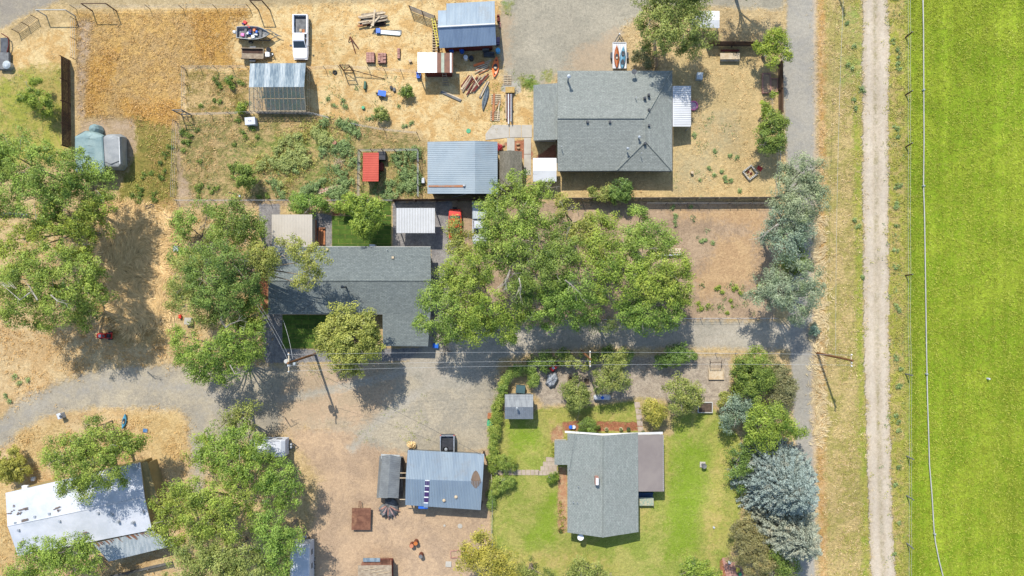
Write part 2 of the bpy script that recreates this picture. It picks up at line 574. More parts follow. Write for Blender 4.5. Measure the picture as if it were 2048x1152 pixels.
 ('dirttrack', None, [line_poly([(1737,-300),(1739,330),(1742,700),(1749,1000),(1755,1160),(1763,1500)], 9), line_poly([(1764,-300),(1766,330),(1767,700),(1773,1000),(1780,1160),(1788,1500)], 9)],
  (234,218,196), (224,208,188), .8, .3, .5, .14, .008),
 # small beds
 ('mulch', 'mulch_bed', [[(1125,845),(1150,842),(1285,845),(1285,862),(1125,862)],[(518,500),(536,495),(536,630),(520,628)],[(1003,284),(1048,280),(1062,285),(1066,318),(1112,285),(1112,318),(1046,318)],
                         [(1440,1118),(1478,1115),(1490,1152),(1440,1160)],[(664,420),(700,412),(710,422),(664,432)]],
  (196,134,104), (176,116,88), 1.6, .12, .2, .3, .03),
 ('tancat', None, [[(1100,860),(1125,848),(1128,880),(1102,885)],[(1116,935),(1135,935),(1135,1065),(1116,1065)]],
  (214,180,140), (200,150,116), .8, .2, .4, .3, .03),
 ('slab', None, [[(1003,168),(1040,160),(1043,185),(1028,190),(1003,182)]],
  (206,200,186), (196,190,178), .8, .15, .2, .12, .01),
]
DEF = ((230,200,150), (206,178,128), .4, .34, .05)

def axis_coords(lo, hi, step, far):
    a = list(np.arange(lo, hi + 1e-6, step))
    pre = [lo - d for d in far][::-1]
    post = [hi + d for d in far]
    return np.array(pre + a + post)

def build_ground():
    far = [1, 3, 6, 12, 25, 50, 100, 250, 600, 1500]
    xs = axis_coords(-70.0, 70.0, .4, far)
    ys = axis_coords(-40.0, 40.0, .4, far)
    X, Y = np.meshgrid(xs, ys)
    px = X / MPP + 1024
    py = 576 - Y / MPP
    SD = []
    owner = np.zeros((len(ys) - 1, len(xs) - 1), int)
    names = ['ground']
    for z in ZONES:
        sdf = None
        for p in z[2]:
            s = poly_sdf(px, py, p)
            sdf = s if sdf is None else np.minimum(sdf, s)
        sdf = sdf * MPP
        SD.append(sdf)
        if z[1]:
            if z[1] not in names:
                names.append(z[1])
            cc = (sdf[:-1, :-1] + sdf[1:, 1:] + sdf[1:, :-1] + sdf[:-1, 1:]) / 4
            owner[cc < 0] = names.index(z[1])
    # gentle unevenness of the land, kept level under buildings by its small size
    Z = 0.0 * X
    idx = np.arange(X.size).reshape(X.shape)
    allv = np.stack([X.ravel(), Y.ravel(), Z.ravel()], 1)
    mat = ground_material()
    for k, nm in enumerate(names):
        jj, ii = np.nonzero(owner == k)
        if not len(jj):
            continue
        q = np.stack([idx[jj, ii], idx[jj, ii + 1], idx[jj + 1, ii + 1], idx[jj + 1, ii]], 1)
        used, inv = np.unique(q.ravel(), return_inverse=True)
        me = bpy.data.meshes.new(nm)
        me.vertices.add(len(used))
        me.vertices.foreach_set('co', allv[used].astype(np.float32).ravel())
        me.loops.add(len(inv))
        me.loops.foreach_set('vertex_index', inv.astype(np.int32))
        nq = len(q)
        me.polygons.add(nq)
        me.polygons.foreach_set('loop_start', np.arange(0, nq * 4, 4, dtype=np.int32))
        me.polygons.foreach_set('loop_total', np.full(nq, 4, dtype=np.int32))
        me.update(calc_edges=True)
        for z, sdf in zip(ZONES, SD):
            a = me.attributes.new('z_' + z[0], 'FLOAT', 'POINT')
            a.data.foreach_set('value', np.clip(sdf.ravel()[used], -30, 30).astype(np.float32))
        me.materials.append(mat)
        o = bpy.data.objects.new(nm, me)
        col.objects.link(o)
        o['kind'] = 'structure'
    return names

def ground_material():
    m, n, bs, out = new_mat('ground_surface')
    geo = node(n, 'ShaderNodeNewGeometry')
    pos = geo.outputs['Position']
    nm_mid = noise_n(n, pos, .55, 4, .6)
    nm_small = noise_n(n, pos, 2.2, 3, .7)
    nm_fine = noise_n(n, pos, 2.6, 5, .85)
    nm_big = noise_n(n, pos, .09, 3, .5)
    nm_grit = noise_n(n, pos, 7.0, 2, .8)
    edge = math_n(n, 'ADD', math_n(n, 'MULTIPLY_ADD', nm_mid, 2.0, -1.0), math_n(n, 'MULTIPLY_ADD', nm_small, 1.4, -.7))
    cache = {}
    def patch(s):
        k = min((.1, .28, .5, .85, 1.6), key=lambda t: abs(t - s))
        s = k
        if k not in cache:
            cache[k] = ramp(n, noise_n(n, pos, s, 7, .78, .5), .42, .58)
        return cache[k]
    c = mix_rgb(n, patch(DEF[2]), S(*DEF[0]), S(*DEF[1]))
    grain = None
    gv, bv = DEF[3], DEF[4]
    grain, bump = gv, bv
    for z in ZONES:
        nm, ob, polys, A, Bc, ps, soft, rag, gr, bu = z
        at = node(n, 'ShaderNodeAttribute', attribute_name='z_' + nm)
        s = math_n(n, 'MULTIPLY_ADD', edge, rag, at.outputs['Fac'])
        f = node(n, 'ShaderNodeMapRange')
        f.interpolation_type = 'SMOOTHSTEP'
        n.links.new(s, f.inputs[0])
        f.inputs[1].default_value = soft
        f.inputs[2].default_value = -soft
        fo = f.outputs[0]
        zc = mix_rgb(n, patch(ps), S(*A), S(*Bc))
        c = mix_rgb(n, fo, c, zc)
        def mf(a, b):
            x = n.nodes.new('ShaderNodeMix')
            x.data_type = 'FLOAT'
            n.links.new(fo, x.inputs[0])
            if isinstance(a, bpy.types.NodeSocket):
                n.links.new(a, x.inputs[2])
            else:
                x.inputs[2].default_value = a
            x.inputs[3].default_value = b
            return x.outputs[0]
        grain = mf(grain, gr)
        bump = mf(bump, bu)
    # grain: fine light and dark specks
    g = math_n(n, 'ADD', math_n(n, 'MULTIPLY_ADD', nm_fine, 4.6, -2.3), math_n(n, 'MULTIPLY_ADD', nm_grit, 3.2, -1.6))
    gm = math_n(n, 'ADD', math_n(n, 'MULTIPLY', g, grain), 1.0)
    gb = math_n(n, 'MULTIPLY_ADD', nm_big, .6, .70)
    # long faint mowing and wheel streaks running north-south, only on the hay field
    mp = node(n, 'ShaderNodeMapping')
    mp.inputs['Scale'].default_value = (.55, .018, 1)
    n.links.new(pos, mp.inputs[0])
    st = noise_n(n, mp.outputs[0], 1.0, 4, .65)
    atf = node(n, 'ShaderNodeAttribute', attribute_name='z_field')
    fin = math_n(n, 'MULTIPLY', ramp(n, atf.outputs['Fac'], 0.0, -1.0), 1.0)
    stv = math_n(n, 'MULTIPLY', math_n(n, 'MULTIPLY_ADD', st, 1.3, -.65), fin)
    gb = math_n(n, 'ADD', gb, stv)
    gm = math_n(n, 'MULTIPLY', gm, gb)
    gm = math_n(n, 'MAXIMUM', gm, .25)
    c = mix_rgb(n, 1.0, c, _grey(n, gm), 'MULTIPLY')
    n.links.new(c, bs.inputs['Base Color'])
    bs.inputs['Roughness'].default_value = .95
    bs.inputs['Specular IOR Level'].default_value = .05
    b = node(n, 'ShaderNodeBump')
    b.inputs['Distance'].default_value = 1.6
    b.inputs['Strength'].default_value = 1.0
    hh = math_n(n, 'MULTIPLY', math_n(n, 'ADD', nm_fine, math_n(n, 'MULTIPLY', nm_small, 1.2)), bump)
    n.links.new(hh, b.inputs['Height'])
    n.links.new(b.outputs[0], bs.inputs['Normal'])
    return m

build_ground()
# ------------------------------------------------------------------ building materials
SH_N = shingle('shingle_green_grey', S(167,172,167), S(187,191,185), S(134,140,135), 'y')
SH_N2 = shingle('shingle_green_grey_cross', S(165,170,165), S(185,189,183), S(134,140,135), 'x')
SH_M = shingle('shingle_slate_grey', S(140,148,148), S(160,168,166), S(108,116,118), 'y')
SH_M2 = shingle('shingle_slate_grey_cross', S(140,148,148), S(160,168,166), S(108,116,118), 'x')
SH_S = shingle('shingle_sage_grey', S(166,173,168), S(182,187,182), S(140,148,143), 'x')
SH_B = shingle('shingle_mossy_brown', S(140,134,118), S(164,156,140), S(110,106,94), 'x', mottling=.6)
SH_W = simple('rolled_roofing_white', S(228,230,232), S(206,210,214), .6, .8, .01, grain=.06)
M_BLUE = simple('metal_roof_pale_blue', S(184,198,208), S(170,186,198), .35, .45, 0, grain=.07, spec=.4, dirt=S(168,176,184))
M_BLUE2 = simple('metal_roof_steel_blue', S(180,196,210), S(162,180,198), .5, .4, 0, grain=.07, spec=.4, stretch=(3, .4, 1), dirt=S(168,174,180))
M_BLUED = simple('metal_roof_mid_blue', S(164,186,214), S(148,170,200), .5, .4, 0, grain=.05, spec=.4, stretch=(3, .4, 1))
M_WHITE = simple('metal_white', (.55,.55,.54), (.48,.48,.47), .5, .4, 0, grain=.03)
M_BEIGE = simple('metal_beige', S(240,228,212), S(228,216,200), .4, .5, 0, grain=.05)
M_GALV = simple('galvanised_sheet', S(206,218,224), S(150,168,182), 1.2, .38, 0, metal=.35, grain=.12, stretch=(2.5, .5, 1))
M_GALV2 = simple('galvanised_sheet_bright', S(236,242,244), S(196,208,216), 1.2, .34, 0, metal=.25, grain=.1, stretch=(2.5, .5, 1))
M_SGREY = simple('metal_roof_grey_small', S(166,172,178), S(134,140,148), 1.0, .5, 0, grain=.12, stretch=(3, .5, 1))
M_DGREY = simple('metal_roof_dark_grey', S(158,162,164), S(138,142,146), .8, .6, 0, grain=.06)
M_TAUPE = simple('roof_membrane_taupe', S(170,158,152), S(158,146,142), .3, .8, .004, grain=.05)
M_RED = simple('metal_roof_red', S(232,104,82), S(220,92,72), .6, .5, 0, grain=.04)
M_RBROWN = simple('metal_roof_brown', S(150,98,70), S(128,82,62), 1.2, .6, 0, grain=.12)
M_RUST = simple('rusty_steel', S(160,112,88), S(126,84,66), 1.4, .85, .01, grain=.16, dirt=S(186,138,104))
M_MOB = simple('roof_coating_white', (.47,.48,.50), (.38,.40,.42), .4, .7, .004, grain=.04)
M_TANW = simple('siding_tan', S(196,176,124), S(182,162,112), .7, .8, .004, grain=.08)
M_WALLW = simple('siding_white', S(226,224,218), S(210,208,202), .7, .7, 0, grain=.05)
M_WALLG = simple('siding_grey', S(150,150,148), S(132,132,130), .7, .7, 0, grain=.06)
M_WALLR = simple('siding_barn_red', S(136,58,48), S(112,48,42), 1.2, .8, .003, grain=.14)
M_WALLB = simple('siding_brown', S(134,104,84), S(112,86,70), 1.0, .8, .003, grain=.1)
M_WOOD = simple('wood_weathered', S(204,186,162), S(170,150,128), 2.0, .85, .004, grain=.18)
M_WOODP = simple('wood_pale', S(246,226,196), S(224,196,158), 2.0, .8, .003, grain=.14)
M_WOODR = simple('wood_redwood', S(216,146,98), S(186,118,80), 2.0, .8, .003, grain=.14)
M_WOODD = simple('wood_dark', S(104,76,60), S(78,58,48), 2.0, .85, .003, grain=.16)
M_WOODG = simple('wood_grey', S(150,150,150), S(118,118,120), 2.0, .85, .003, grain=.14)
M_POLE = simple('pole_brown', S(172,118,72), S(134,92,60), 1.5, .85, .003, grain=.16)
M_DARK = simple('black_plastic', (.02,.022,.025), (.035,.035,.04), 2, .6, 0)
M_DMET = simple('dark_metal', (.05,.055,.06), (.08,.085,.09), 2, .45, 0, metal=.4)
M_LMET = simple('light_metal', (.45,.47,.48), (.35,.37,.38), 2, .4, 0, metal=.5)
M_TYRE = simple('rubber', (.018,.018,.019), (.03,.03,.031), 3, .9, 0)
M_CONC = simple('concrete_pale', S(222,214,202), S(204,196,184), .7, .9, .004, grain=.08)
M_CONC2 = simple('paving_stone', S(222,202,184), S(202,182,164), 1.6, .9, .006, grain=.14)
M_GLASSD = glass('window_glass_dark', (.03,.045,.055), .06)
M_GLASSG = glass('greenhouse_glass', (.36,.4,.37), .3, .2)
M_FRAME = simple('frame_white_paint', (.7,.7,.68), (.6,.6,.58), 2, .6, 0)
M_BLUEP = simple('blue_plastic', (.02,.12,.5), (.02,.1,.4), 2, .4, 0)
M_LBLUE = simple('light_blue_plastic', (.08,.35,.55), (.07,.3,.5), 2, .35, 0)
M_ORANGE = simple('orange_plastic', (.75,.17,.03), (.65,.13,.03), 2, .35, 0)
M_REDP = simple('red_paint', (.55,.03,.02), (.45,.025,.02), 2, .3, 0)
M_GREENP = simple('green_plastic', (.06,.3,.14), (.05,.25,.12), 2, .45, 0)
M_YEL = simple('yellow_paint', (.7,.6,.08), (.6,.5,.08), 2, .5, 0)
M_PINK = simple('pink_plastic', (.75,.18,.38), (.65,.15,.32), 2, .4, 0)
M_PURP = glass('skylight_purple', (.05,.025,.09), .15)
M_WIRE = simple('wire_metal', (.42,.42,.42), (.34,.34,.34), 2, .5, 0)
M_RUSTS = simple('rust_streak', S(190,128,90), S(176,150,136), 1.5, .8, 0, grain=.14)
M_BROWNP = simple('tar_patch_brown', S(148,124,104), S(126,106,92), 1.5, .9, 0, grain=.2)
M_TARP = simple('tarp_teal', S(166,190,190), S(140,168,172), .8, .6, .02, grain=.06)
M_TARPG = simple('tarp_grey', S(190,192,194), S(166,170,174), .8, .6, .02, grain=.06)
M_SILV = simple('tarp_silver', S(210,214,220), S(150,156,168), 2.5, .4, .06, grain=.1)
M_PAVER = simple('paver_pinkish', S(222,172,156), S(192,140,126), 3.0, .9, .003, grain=.16)
M_SOIL = simple('planter_soil', (.10,.07,.05), (.06,.045,.03), 3, .95, .02)

# ------------------------------------------------------------------ building helpers
def Pl(pts, z=None):
    """pixel list -> world; items (px, py, z) or (px, py) with a common z"""
    return [P(p[0], p[1], p[2] if len(p) > 2 else z) for p in pts]

def shrink(poly, d):
    cx = sum(p[0] for p in poly) / len(poly)
    cy = sum(p[1] for p in poly) / len(poly)
    out = []
    for p in poly:
        dx, dy = cx - p[0], cy - p[1]
        l = math.hypot(dx, dy) or 1
        out.append((p[0] + dx / l * d * 1.4, p[1] + dy / l * d * 1.4))
    return out

def base_of(pts, z):
    w = Pl(pts, z)
    return Vector((sum(p.x for p in w) / len(w), sum(p.y for p in w) / len(w), 0))

def roof_plane(t, pts, z, mat, thick=.12, name='roof', lift=0.0):
    w = [p + Vector((0, 0, lift)) for p in Pl(pts, z)]
    mb = MB()
    n = len(w)
    if n > 4:
        # triangulate non-flat outlines as separate wedges
        for i in range(1, n - 1):
            mb.prism([w[0], w[i], w[i + 1]], thick, 0)
    else:
        mb.prism(w, thick, 0)
    return mb.build(name, mat, t)

def ribs(t, a, b, c, d, n, mat, h=.035, wd=.06, name='rib_set', lap=None):
    """raised seams from the eave a-b up to the ridge d-c; world points"""
    mb = MB()
    for i in range(n + 1):
        f = i / n
        p = a.lerp(b, f); q = d.lerp(c, f)
        s = (b - a).normalized() * wd / 2
        up = Vector((0, 0, h))
        z = Vector((0, 0, .004))
        vs = [p - s + z, p + s + z, q + s + z, q - s + z,
              p - s * .4 + up, p + s * .4 + up, q + s * .4 + up, q - s * .4 + up]
        mb.add([tuple(v) for v in vs], [(0, 1, 5, 4), (1, 2, 6, 5), (2, 3, 7, 6), (3, 0, 4, 7), (4, 5, 6, 7)])
    return mb.build(name, mat, t, kind='stuff')

def walls(t, pts, z, mat, over=.35, name='wall', z0=0.0):
    w = shrink([(p.x, p.y) for p in Pl(pts, z)], over)
    mb = MB()
    mb.prism(w, z0, z - .13)
    mb.build(name, mat, t)
    return w

def window(t, x, y, z, face, ww=1.2, hh=1.0, name='window', mat=None, door=False):
    """on a wall at x, y looking N/S/E/W"""
    ang = {'S': 0, 'N': math.pi, 'E': math.pi / 2, 'W': -math.pi / 2}[face] if isinstance(face, str) else face
    mb = MB((x, y, z), ang)
    th = .05
    mb.box(-ww / 2 - .08, -th, -hh / 2 - .08, -ww / 2, .02, hh / 2 + .08)
    mb.box(ww / 2, -th, -hh / 2 - .08, ww / 2 + .08, .02, hh / 2 + .08)
    mb.box(-ww / 2, -th, hh / 2, ww / 2, .02, hh / 2 + .08)
    mb.box(-ww / 2, -th, -hh / 2 - .08, ww / 2, .02, -hh / 2)
    f = mb.build('door' if door else name, M_FRAME, t)
    ORG[f] = ORG[t]
    g = MB((x, y, z), ang)
    g.box(-ww / 2, -.02, -hh / 2, ww / 2, .01, hh / 2)
    g.build('door_panel' if door else 'pane', M_WALLB if door else M_GLASSD, f)

def vent_box(t, px, py, z, mat=None, s=.3, name='roof_vent', h=.22):
    p = P(px, py, z)
    MB(p).box(-s / 2, -s / 2, -.25, s / 2, s / 2, h, .03).build(name, mat or M_DMET, t)

def pipe(t, px, py, z, r=.05, h=.4, mat=None, name='vent_pipe', cap=False):
    p = P(px, py, z)
    mb = MB(p)
    prof = [(r, -.3), (r, h)]
    if cap:
        prof += [(r * 1.9, h), (r * 1.9, h + .05), (r * .3, h + .18)]
    mb.lathe((0, 0, 0), prof, 10)
    mb.build(name, mat or M_LMET, t, smooth=False)

def gable_ns(t, x0, x1, y0, y1, xr, ze, zr, mat, wall_mat, over=.4, yskew=(0, 0, 0), ribn=0, rmat=None, thick=.1, wall=True):
    """ridge runs north-south at pixel xr; eaves at x0 and x1"""
    a = [(x0, y0, ze), (xr, y0 + yskew[0], zr), (xr, y1 + yskew[1], zr), (x0, y1, ze)]
    b = [(xr, y0 + yskew[0], zr), (x1, y0, ze), (x1, y1, ze), (xr, y1 + yskew[1], zr)]
    roof_plane(t, a, None, mat, thick); roof_plane(t, b, None, rmat or mat, thick)
    if ribn:
        A = Pl(a); Bp = Pl(b)
        ribs(t, A[3], A[0], A[1], A[2], ribn, mat)
        ribs(t, Bp[1], Bp[2], Bp[3], Bp[0], ribn, rmat or mat)
    if wall:
        w = walls(t, [(x0, y0), (x1, y0), (x1, y1), (x0, y1)], ze, wall_mat, over)
        gp = Pl([(xr, (y0 + y1) / 2)], zr)[0]
        mb = MB()
        ys = (max(p[1] for p in w), min(p[1] for p in w))
        xs = (min(p[0] for p in w), max(p[0] for p in w))
        for y, dy in ((ys[0], -.15), (ys[1], .15)):
            mb.add([(xs[0], y, ze - .125), (xs[1], y, ze - .125), (gp.x, y, zr - .16), (xs[0], y + dy, ze - .125), (xs[1], y + dy, ze - .125), (gp.x, y + dy, zr - .16)],
                   [(0, 1, 2), (5, 4, 3), (0, 3, 4, 1), (1, 4, 5, 2), (2, 5, 3, 0)])
            mb.build('gable', wall_mat, t)
            mb = MB()
        return w

def gable_ew(t, x0, x1, y0, y1, yr, ze, zr, mat, wall_mat, over=.4, ribn=0, smat=None, thick=.1, skew=0, wall=True, zs=None):
    """ridge runs east-west at pixel yr; y0 is the north eave, y1 the south eave; skew lowers the west end by pixels"""
    zs = ze if zs is None else zs
    a = [(x0, y0 + skew, ze), (x1, y0, ze), (x1, yr, zr), (x0, yr + skew, zr)]
    b = [(x0, yr + skew, zr), (x1, yr, zr), (x1, y1, zs), (x0, y1 + skew, zs)]
    roof_plane(t, a, None, mat, thick); roof_plane(t, b, None, smat or mat, thick)
    if ribn:
        A = Pl(a); Bp = Pl(b)
        ribs(t, A[0], A[1], A[2], A[3], ribn, mat)
        ribs(t, Bp[3], Bp[2], Bp[1], Bp[0], ribn, smat or mat)
    if wall:
        zl = min(ze, zs)
        w = walls(t, [(x0, y0 + skew), (x1, y0), (x1, y1), (x0, y1 + skew)], zl, wall_mat, over)
        gp = Pl([((x0 + x1) / 2, yr + skew / 2)], zr)[0]
        xs = (min(p[0] for p in w), max(p[0] for p in w))
        ys = (max(p[1] for p in w), min(p[1] for p in w))
        mb = MB()
        for x, dx in ((xs[0], .15), (xs[1], -.15)):
            mb.add([(x, ys[0], zl - .125), (x, ys[1], zl - .125), (x, gp.y, zr - .16), (x + dx, ys[0], zl - .125), (x + dx, ys[1], zl - .125), (x + dx, gp.y, zr - .16)],
                   [(0, 1, 2), (5, 4, 3), (0, 3, 4, 1), (1, 4, 5, 2), (2, 5, 3, 0)])
            mb.build('gable', wall_mat, t)
            mb = MB()
        return w

# ------------------------------------------------------------------ A: north house, grey-green hip roof
e, r = 2.8, 4.0
t = thing('house', 'large house with grey-green shingled hip roof beside the north gravel pad', 'house', base_of([(1115,142),(1344,142),(1344,342),(1115,342)], e))
A_, B_, C_, Q_, D_ = (1115,142,e), (1344,142,e), (1344,342,e), (1233,341,e), (1115,342,e)
R0, R1, Pk = (1115,237,r), (1290,237,r), (1291,283,3.75)
roof_plane(t, [A_, B_, R1, R0], None, SH_N)
roof_plane(t, [B_, C_, Pk, R1], None, SH_N2)
roof_plane(t, [C_, Q_, Pk], None, SH_N)
roof_plane(t, [R1, Pk, Q_], None, SH_N)
roof_plane(t, [R0, R1, Q_, D_], None, SH_N)
roof_plane(t, [(1067,170,e), (1115,166,3.3), (1115,279,3.3), (1067,281,e)], None, SH_N2, name='wing_roof')
walls(t, [(1115,142),(1344,142),(1344,342),(1115,342)], e, M_WALLW, .45)
walls(t, [(1067,170),(1117,170),(1117,281),(1067,281)], e, M_WALLW, .35, 'wing_wall')
for a, b in ((R0, R1), (R1, B_), (R1, Pk), (Pk, C_), (Pk, Q_)):
    p, q = P(*a), P(*b)
    up = Vector((0, 0, .05))
    MB().tube([p + up, q + up], .09, 5).build('ridge_cap', SH_N2, t)
for x, y in ((1298,190),(1298,220),(1298,251),(1220,244),(1175,244),(1290,287),(1290,196)):
    vent_box(t, x, y, 3.9 if x > 1250 else 4.0, s=.32)
for x, y in ((1123,294),(1282,307),(1272,196)):
    pipe(t, x, y, 3.9)
for x, y in ((1278,275),(1255,298)):
    pipe(t, x, y, 4.0, .1, .35, M_LMET, cap=True)
pipe(t, 1136, 160, 3.5, .13, 1.5, M_LMET, 'chimney', True)
# two-slope white porch roof and the ribbed patio cover
rp = roof_plane(t, [(1066,316,2.6),(1113,316,2.6),(1113,341,2.9),(1066,341,2.9)], None, M_WHITE, .08, 'porch_roof')
rp = roof_plane(t, [(1066,341,2.9),(1113,341,2.9),(1113,363,2.5),(1066,363,2.5)], None, M_WHITE, .08, 'porch_roof')
a, b, c, d = Pl([(1382,172,2.3),(1382,253,2.3),(1347,253,2.65),(1347,172,2.65)])
roof_plane(t, [(1345.5,172,2.68),(1382,172,2.3),(1382,253,2.3),(1345.5,253,2.68)], None, M_WHITE, .06, 'patio_roof')
ribs(t, a, b, c, d, 22, M_WALLW, h=.05, wd=.06)
for x, y in ((1381,173),(1381,212),(1381,252),(1068,318),(1068,362)):
    p = P(x, y, 2.3)
    MB(p).box(-.06, -.06, -2.3, .06, .06, 0.12).build('post', M_WALLW, t)
# gutter and fascia
for pa, pb in ((A_, B_), (D_, Q_), (Q_, C_), (B_, C_)):
    p, q = P(*pa), P(*pb)
    off = Vector((0, 0, -.1))
    MB().tube([p + off, q + off], .07, 6).build('gutter', M_WALLG, t)
cw = P(1230, 342, 2.8)
for x, face, y in ((1150,'S',342),(1200,'S',342),(1270,'S',342),(1315,'S',342),(1160,'N',142),(1225,'N',142),(1300,'N',142)):
    p = P(x, y, 2.8)
    window(t, p.x, p.y + (.43 if face == 'S' else -.43), 1.5, face, 1.5, 1.1)
p = P(1176, 142, 2.8)
window(t, p.x - 2, p.y - .43, 1.15, 'N', 1.0, 2.1, door=True)
# satellite dish
mb = MB(P(1270, 148, 3.2))
mb.tube([(0, 0, -.3), (0, 0, .5)], .03, 6)
mb.build('dish_mast', M_DMET, t)
mb = MB(P(1268, 144, 3.9))
mb.lathe((0, 0, 0), [(.05, 0), (.25, .04), (.35, .12)], 12)
mb.build('satellite_dish', M_DMET, t)

# ------------------------------------------------------------------ B: pale blue metal garage, ridge north-south
t = thing('garage', 'pale blue ribbed metal garage with a rust streak across its roof', 'garage', base_of([(855,283),(995,387)], 3.2))
w = gable_ns(t, 855, 995, 284, 387, 950, 3.1, 3.9, M_BLUE, M_WALLG, .3, ribn=27, yskew=(-2, 0))
MB().prism([P(857,370.5,3.21), P(925,370,3.74), P(932,372,3.81), P(925,374.5,3.76), P(857,374,3.22)], .02, 0).build('rust_streak', M_RUSTS, t)
vent_box(t, 928, 371, 3.85, M_LMET, .28)
pipe(t, 987, 368, 3.3, .06, .4, M_DMET)
p = P(925, 387, 3.1)
window(t, p.x, p.y + .3, 1.3, 'S', 2.6, 2.4, door=True)
MB().tube([P(940,386,2.7), P(904,395,.1)], .04, 6).build('downpipe', M_LMET, t)

# ------------------------------------------------------------------ C: north barn, blue metal
t = thing('barn', 'barn with light blue north slope and darker blue south slope', 'barn', base_of([(875,0),(990,100)], 3.0))
a = [(876,21,3.0),(893,20.5,3.0),(893,7,2.8),(989,2,2.8),(991,48,4.1),(876,54,4.1)]
roof_plane(t, [(876,21,3.0),(893,20.5,3.0),(893,53,4.1),(876,54,4.1)], None, M_BLUE2)
roof_plane(t, [(893,7,2.7),(989,2,2.7),(990,48,4.1),(893,53,4.1)], None, M_BLUE2)
roof_plane(t, [(876,54,4.1),(990,48,4.1),(992,90,2.9),(879,96,2.9)], None, M_BLUED)
A4 = Pl([(893,7,2.7),(989,2,2.7),(990,48,4.1),(893,53,4.1)]); ribs(t, *A4, 32, M_BLUE2, .04, .05)
A4 = Pl([(879,96,2.9),(992,90,2.9),(990,48,4.1),(876,54,4.1)]); ribs(t, *A4, 38, M_BLUED, .04, .05)
MB().tube([P(876,54,4.13), P(990,48,4.13)], .13, 6).build('ridge_cap', M_WHITE, t)
walls(t, [(893,10),(989,8),(990,90),(881,94)], 2.7, M_WALLR, .35)
for x in (900, 930, 960):
    p = P(x, 94 - (x - 880) * .04, 2.7)
    window(t, p.x, p.y + .38, 1.2, 'S', 1.3, 1.9, door=(x == 930))

# ------------------------------------------------------------------ D: small red shed with white and brown roof
t = thing('shed', 'small red shed under white roofing sheets and brown sheets with a pale stripe', 'shed', base_of([(835,105),(905,150)], 2.6))
roof_plane(t, [(835,105,2.5),(874,105.5,2.5),(874,145,2.7),(835,145,2.7)], None, M_WHITE, .07, 'white_sheet')
A4 = Pl([(874,145,2.7),(874,105.5,2.5),(835,105,2.5),(835,145,2.7)]); ribs(t, A4[0], A4[1], A4[2], A4[3], 10, M_LMET, .04, .05)
roof_plane(t, [(874,105.5,2.5),(906,106,2.5),(906,145.5,2.7),(874,145,2.7)], None, M_RBROWN, .07, 'brown_sheet')
for x0, x1 in ((882.5,888.5),(900,903)):
    roof_plane(t, [(x0,105.7,2.5),(x1,105.8,2.5),(x1,145.2,2.7),(x0,145.1,2.7)], None, M_WHITE if x0 > 890 else simple('sheet_sage', S(206,212,190), S(186,196,176), 2), .02, 'stripe_sheet', lift=.025)
walls(t, [(845,108),(905,108),(905,144),(845,144)], 2.5, M_WALLR, .2)
for x, y in ((836,107),(836,143)):
    p = P(x, y, 2.4)
    MB(p).box(-.06, -.06, -2.4, .06, .06, .02).build('post', M_WOOD, t)

# ------------------------------------------------------------------ E: greenhouse
t = thing('greenhouse', 'greenhouse with corrugated metal north slope and glazed south slope', 'greenhouse', base_of([(497,126),(612,225)], 3.0))
zr, zn, zsl, zb = 3.6, 2.6, 2.2, .35
N0, N1, G0, G1, E0, E1 = (500,127,zn), (611,126,zn), (498,174.5,zr), (608,174,zr), (499,222,1.4), (612,222,1.4)
nw, ne, rw, re_, sw_, se_ = [P(*q) for q in (N0, N1, G0, G1, E0, E1)]
ns = 11
for rr in range(2):
    for i in range(ns):
        f0, f1 = i / ns, (i + 1) / ns
        g0, g1 = (0, .52) if rr == 0 else (.48, 1.0)
        lift = .02 * (i % 2) + (.03 if rr else 0)
        def bl(f, g):
            return nw.lerp(ne, f).lerp(rw.lerp(re_, f), g)
        mb = MB()
        # corrugated: three waves per sheet
        vs, fs = [], []
        K_ = 12
        for k in range(K_ + 1):
            f = f0 + (f1 - f0) * 1.03 * k / K_
            zz = lift + .035 * math.sin(2 * math.pi * 3 * k / K_)
            for g in (g0, g1):
                q = bl(f, g)
                vs.append((q.x, q.y, q.z + zz)); vs.append((q.x, q.y, q.z + zz - .02))
        for k in range(K_):
            b = k * 4
            fs += [(b, b + 4, b + 6, b + 2), (b + 1, b + 3, b + 7, b + 5), (b, b + 1, b + 5, b + 4), (b + 2, b + 6, b + 7, b + 3)]
        fs += [(0, 2, 3, 1), (K_ * 4, K_ * 4 + 1, K_ * 4 + 3, K_ * 4 + 2)]
        mb.add(vs, fs)
        mb.build('metal_sheet', M_GALV2 if (i * 7 + rr * 3) % 3 == 0 else M_GALV, t)
nb = 13
for i in range(nb + 1):
    f = i / nb
    p, q = rw.lerp(re_, f), sw_.lerp(se_, f)
    MB().tube([p, q], .05, 4).build('rafter', M_WOODP, t)
    MB().tube([q, (q.x, q.y, 0)], .045, 4).build('stud', M_WOODP, t)
for i in range(nb):
    for g0, g1 in ((0, .46), (.5, .98)):
        f0, f1 = (i + .08) / nb, (i + .92) / nb
        qs = [rw.lerp(re_, f).lerp(sw_.lerp(se_, f), g) + Vector((0, 0, .03)) for f, g in ((f0, g0), (f1, g0), (f1, g1), (f0, g1))]
        MB().prism([tuple(v) for v in qs], .012, 0).build('pane', M_GLASSG, t)
MB().tube([rw.lerp(sw_, .48), re_.lerp(se_, .48)], .045, 4).build('purlin', M_WOODP, t)
MB().tube([sw_, se_], .06, 4).build('sill_beam', M_WOODP, t)
mb = MB(); mb.box(nw.x + .1, nw.y - .25, 0, ne.x - .1, nw.y - .1, zn - .12); mb.build('back_wall', M_WOOD, t)
mb = MB(); mb.box(nw.x + .1, sw_.y + .02, 0, ne.x - .1, sw_.y + .12, .7); mb.build('knee_wall', M_WOOD, t)
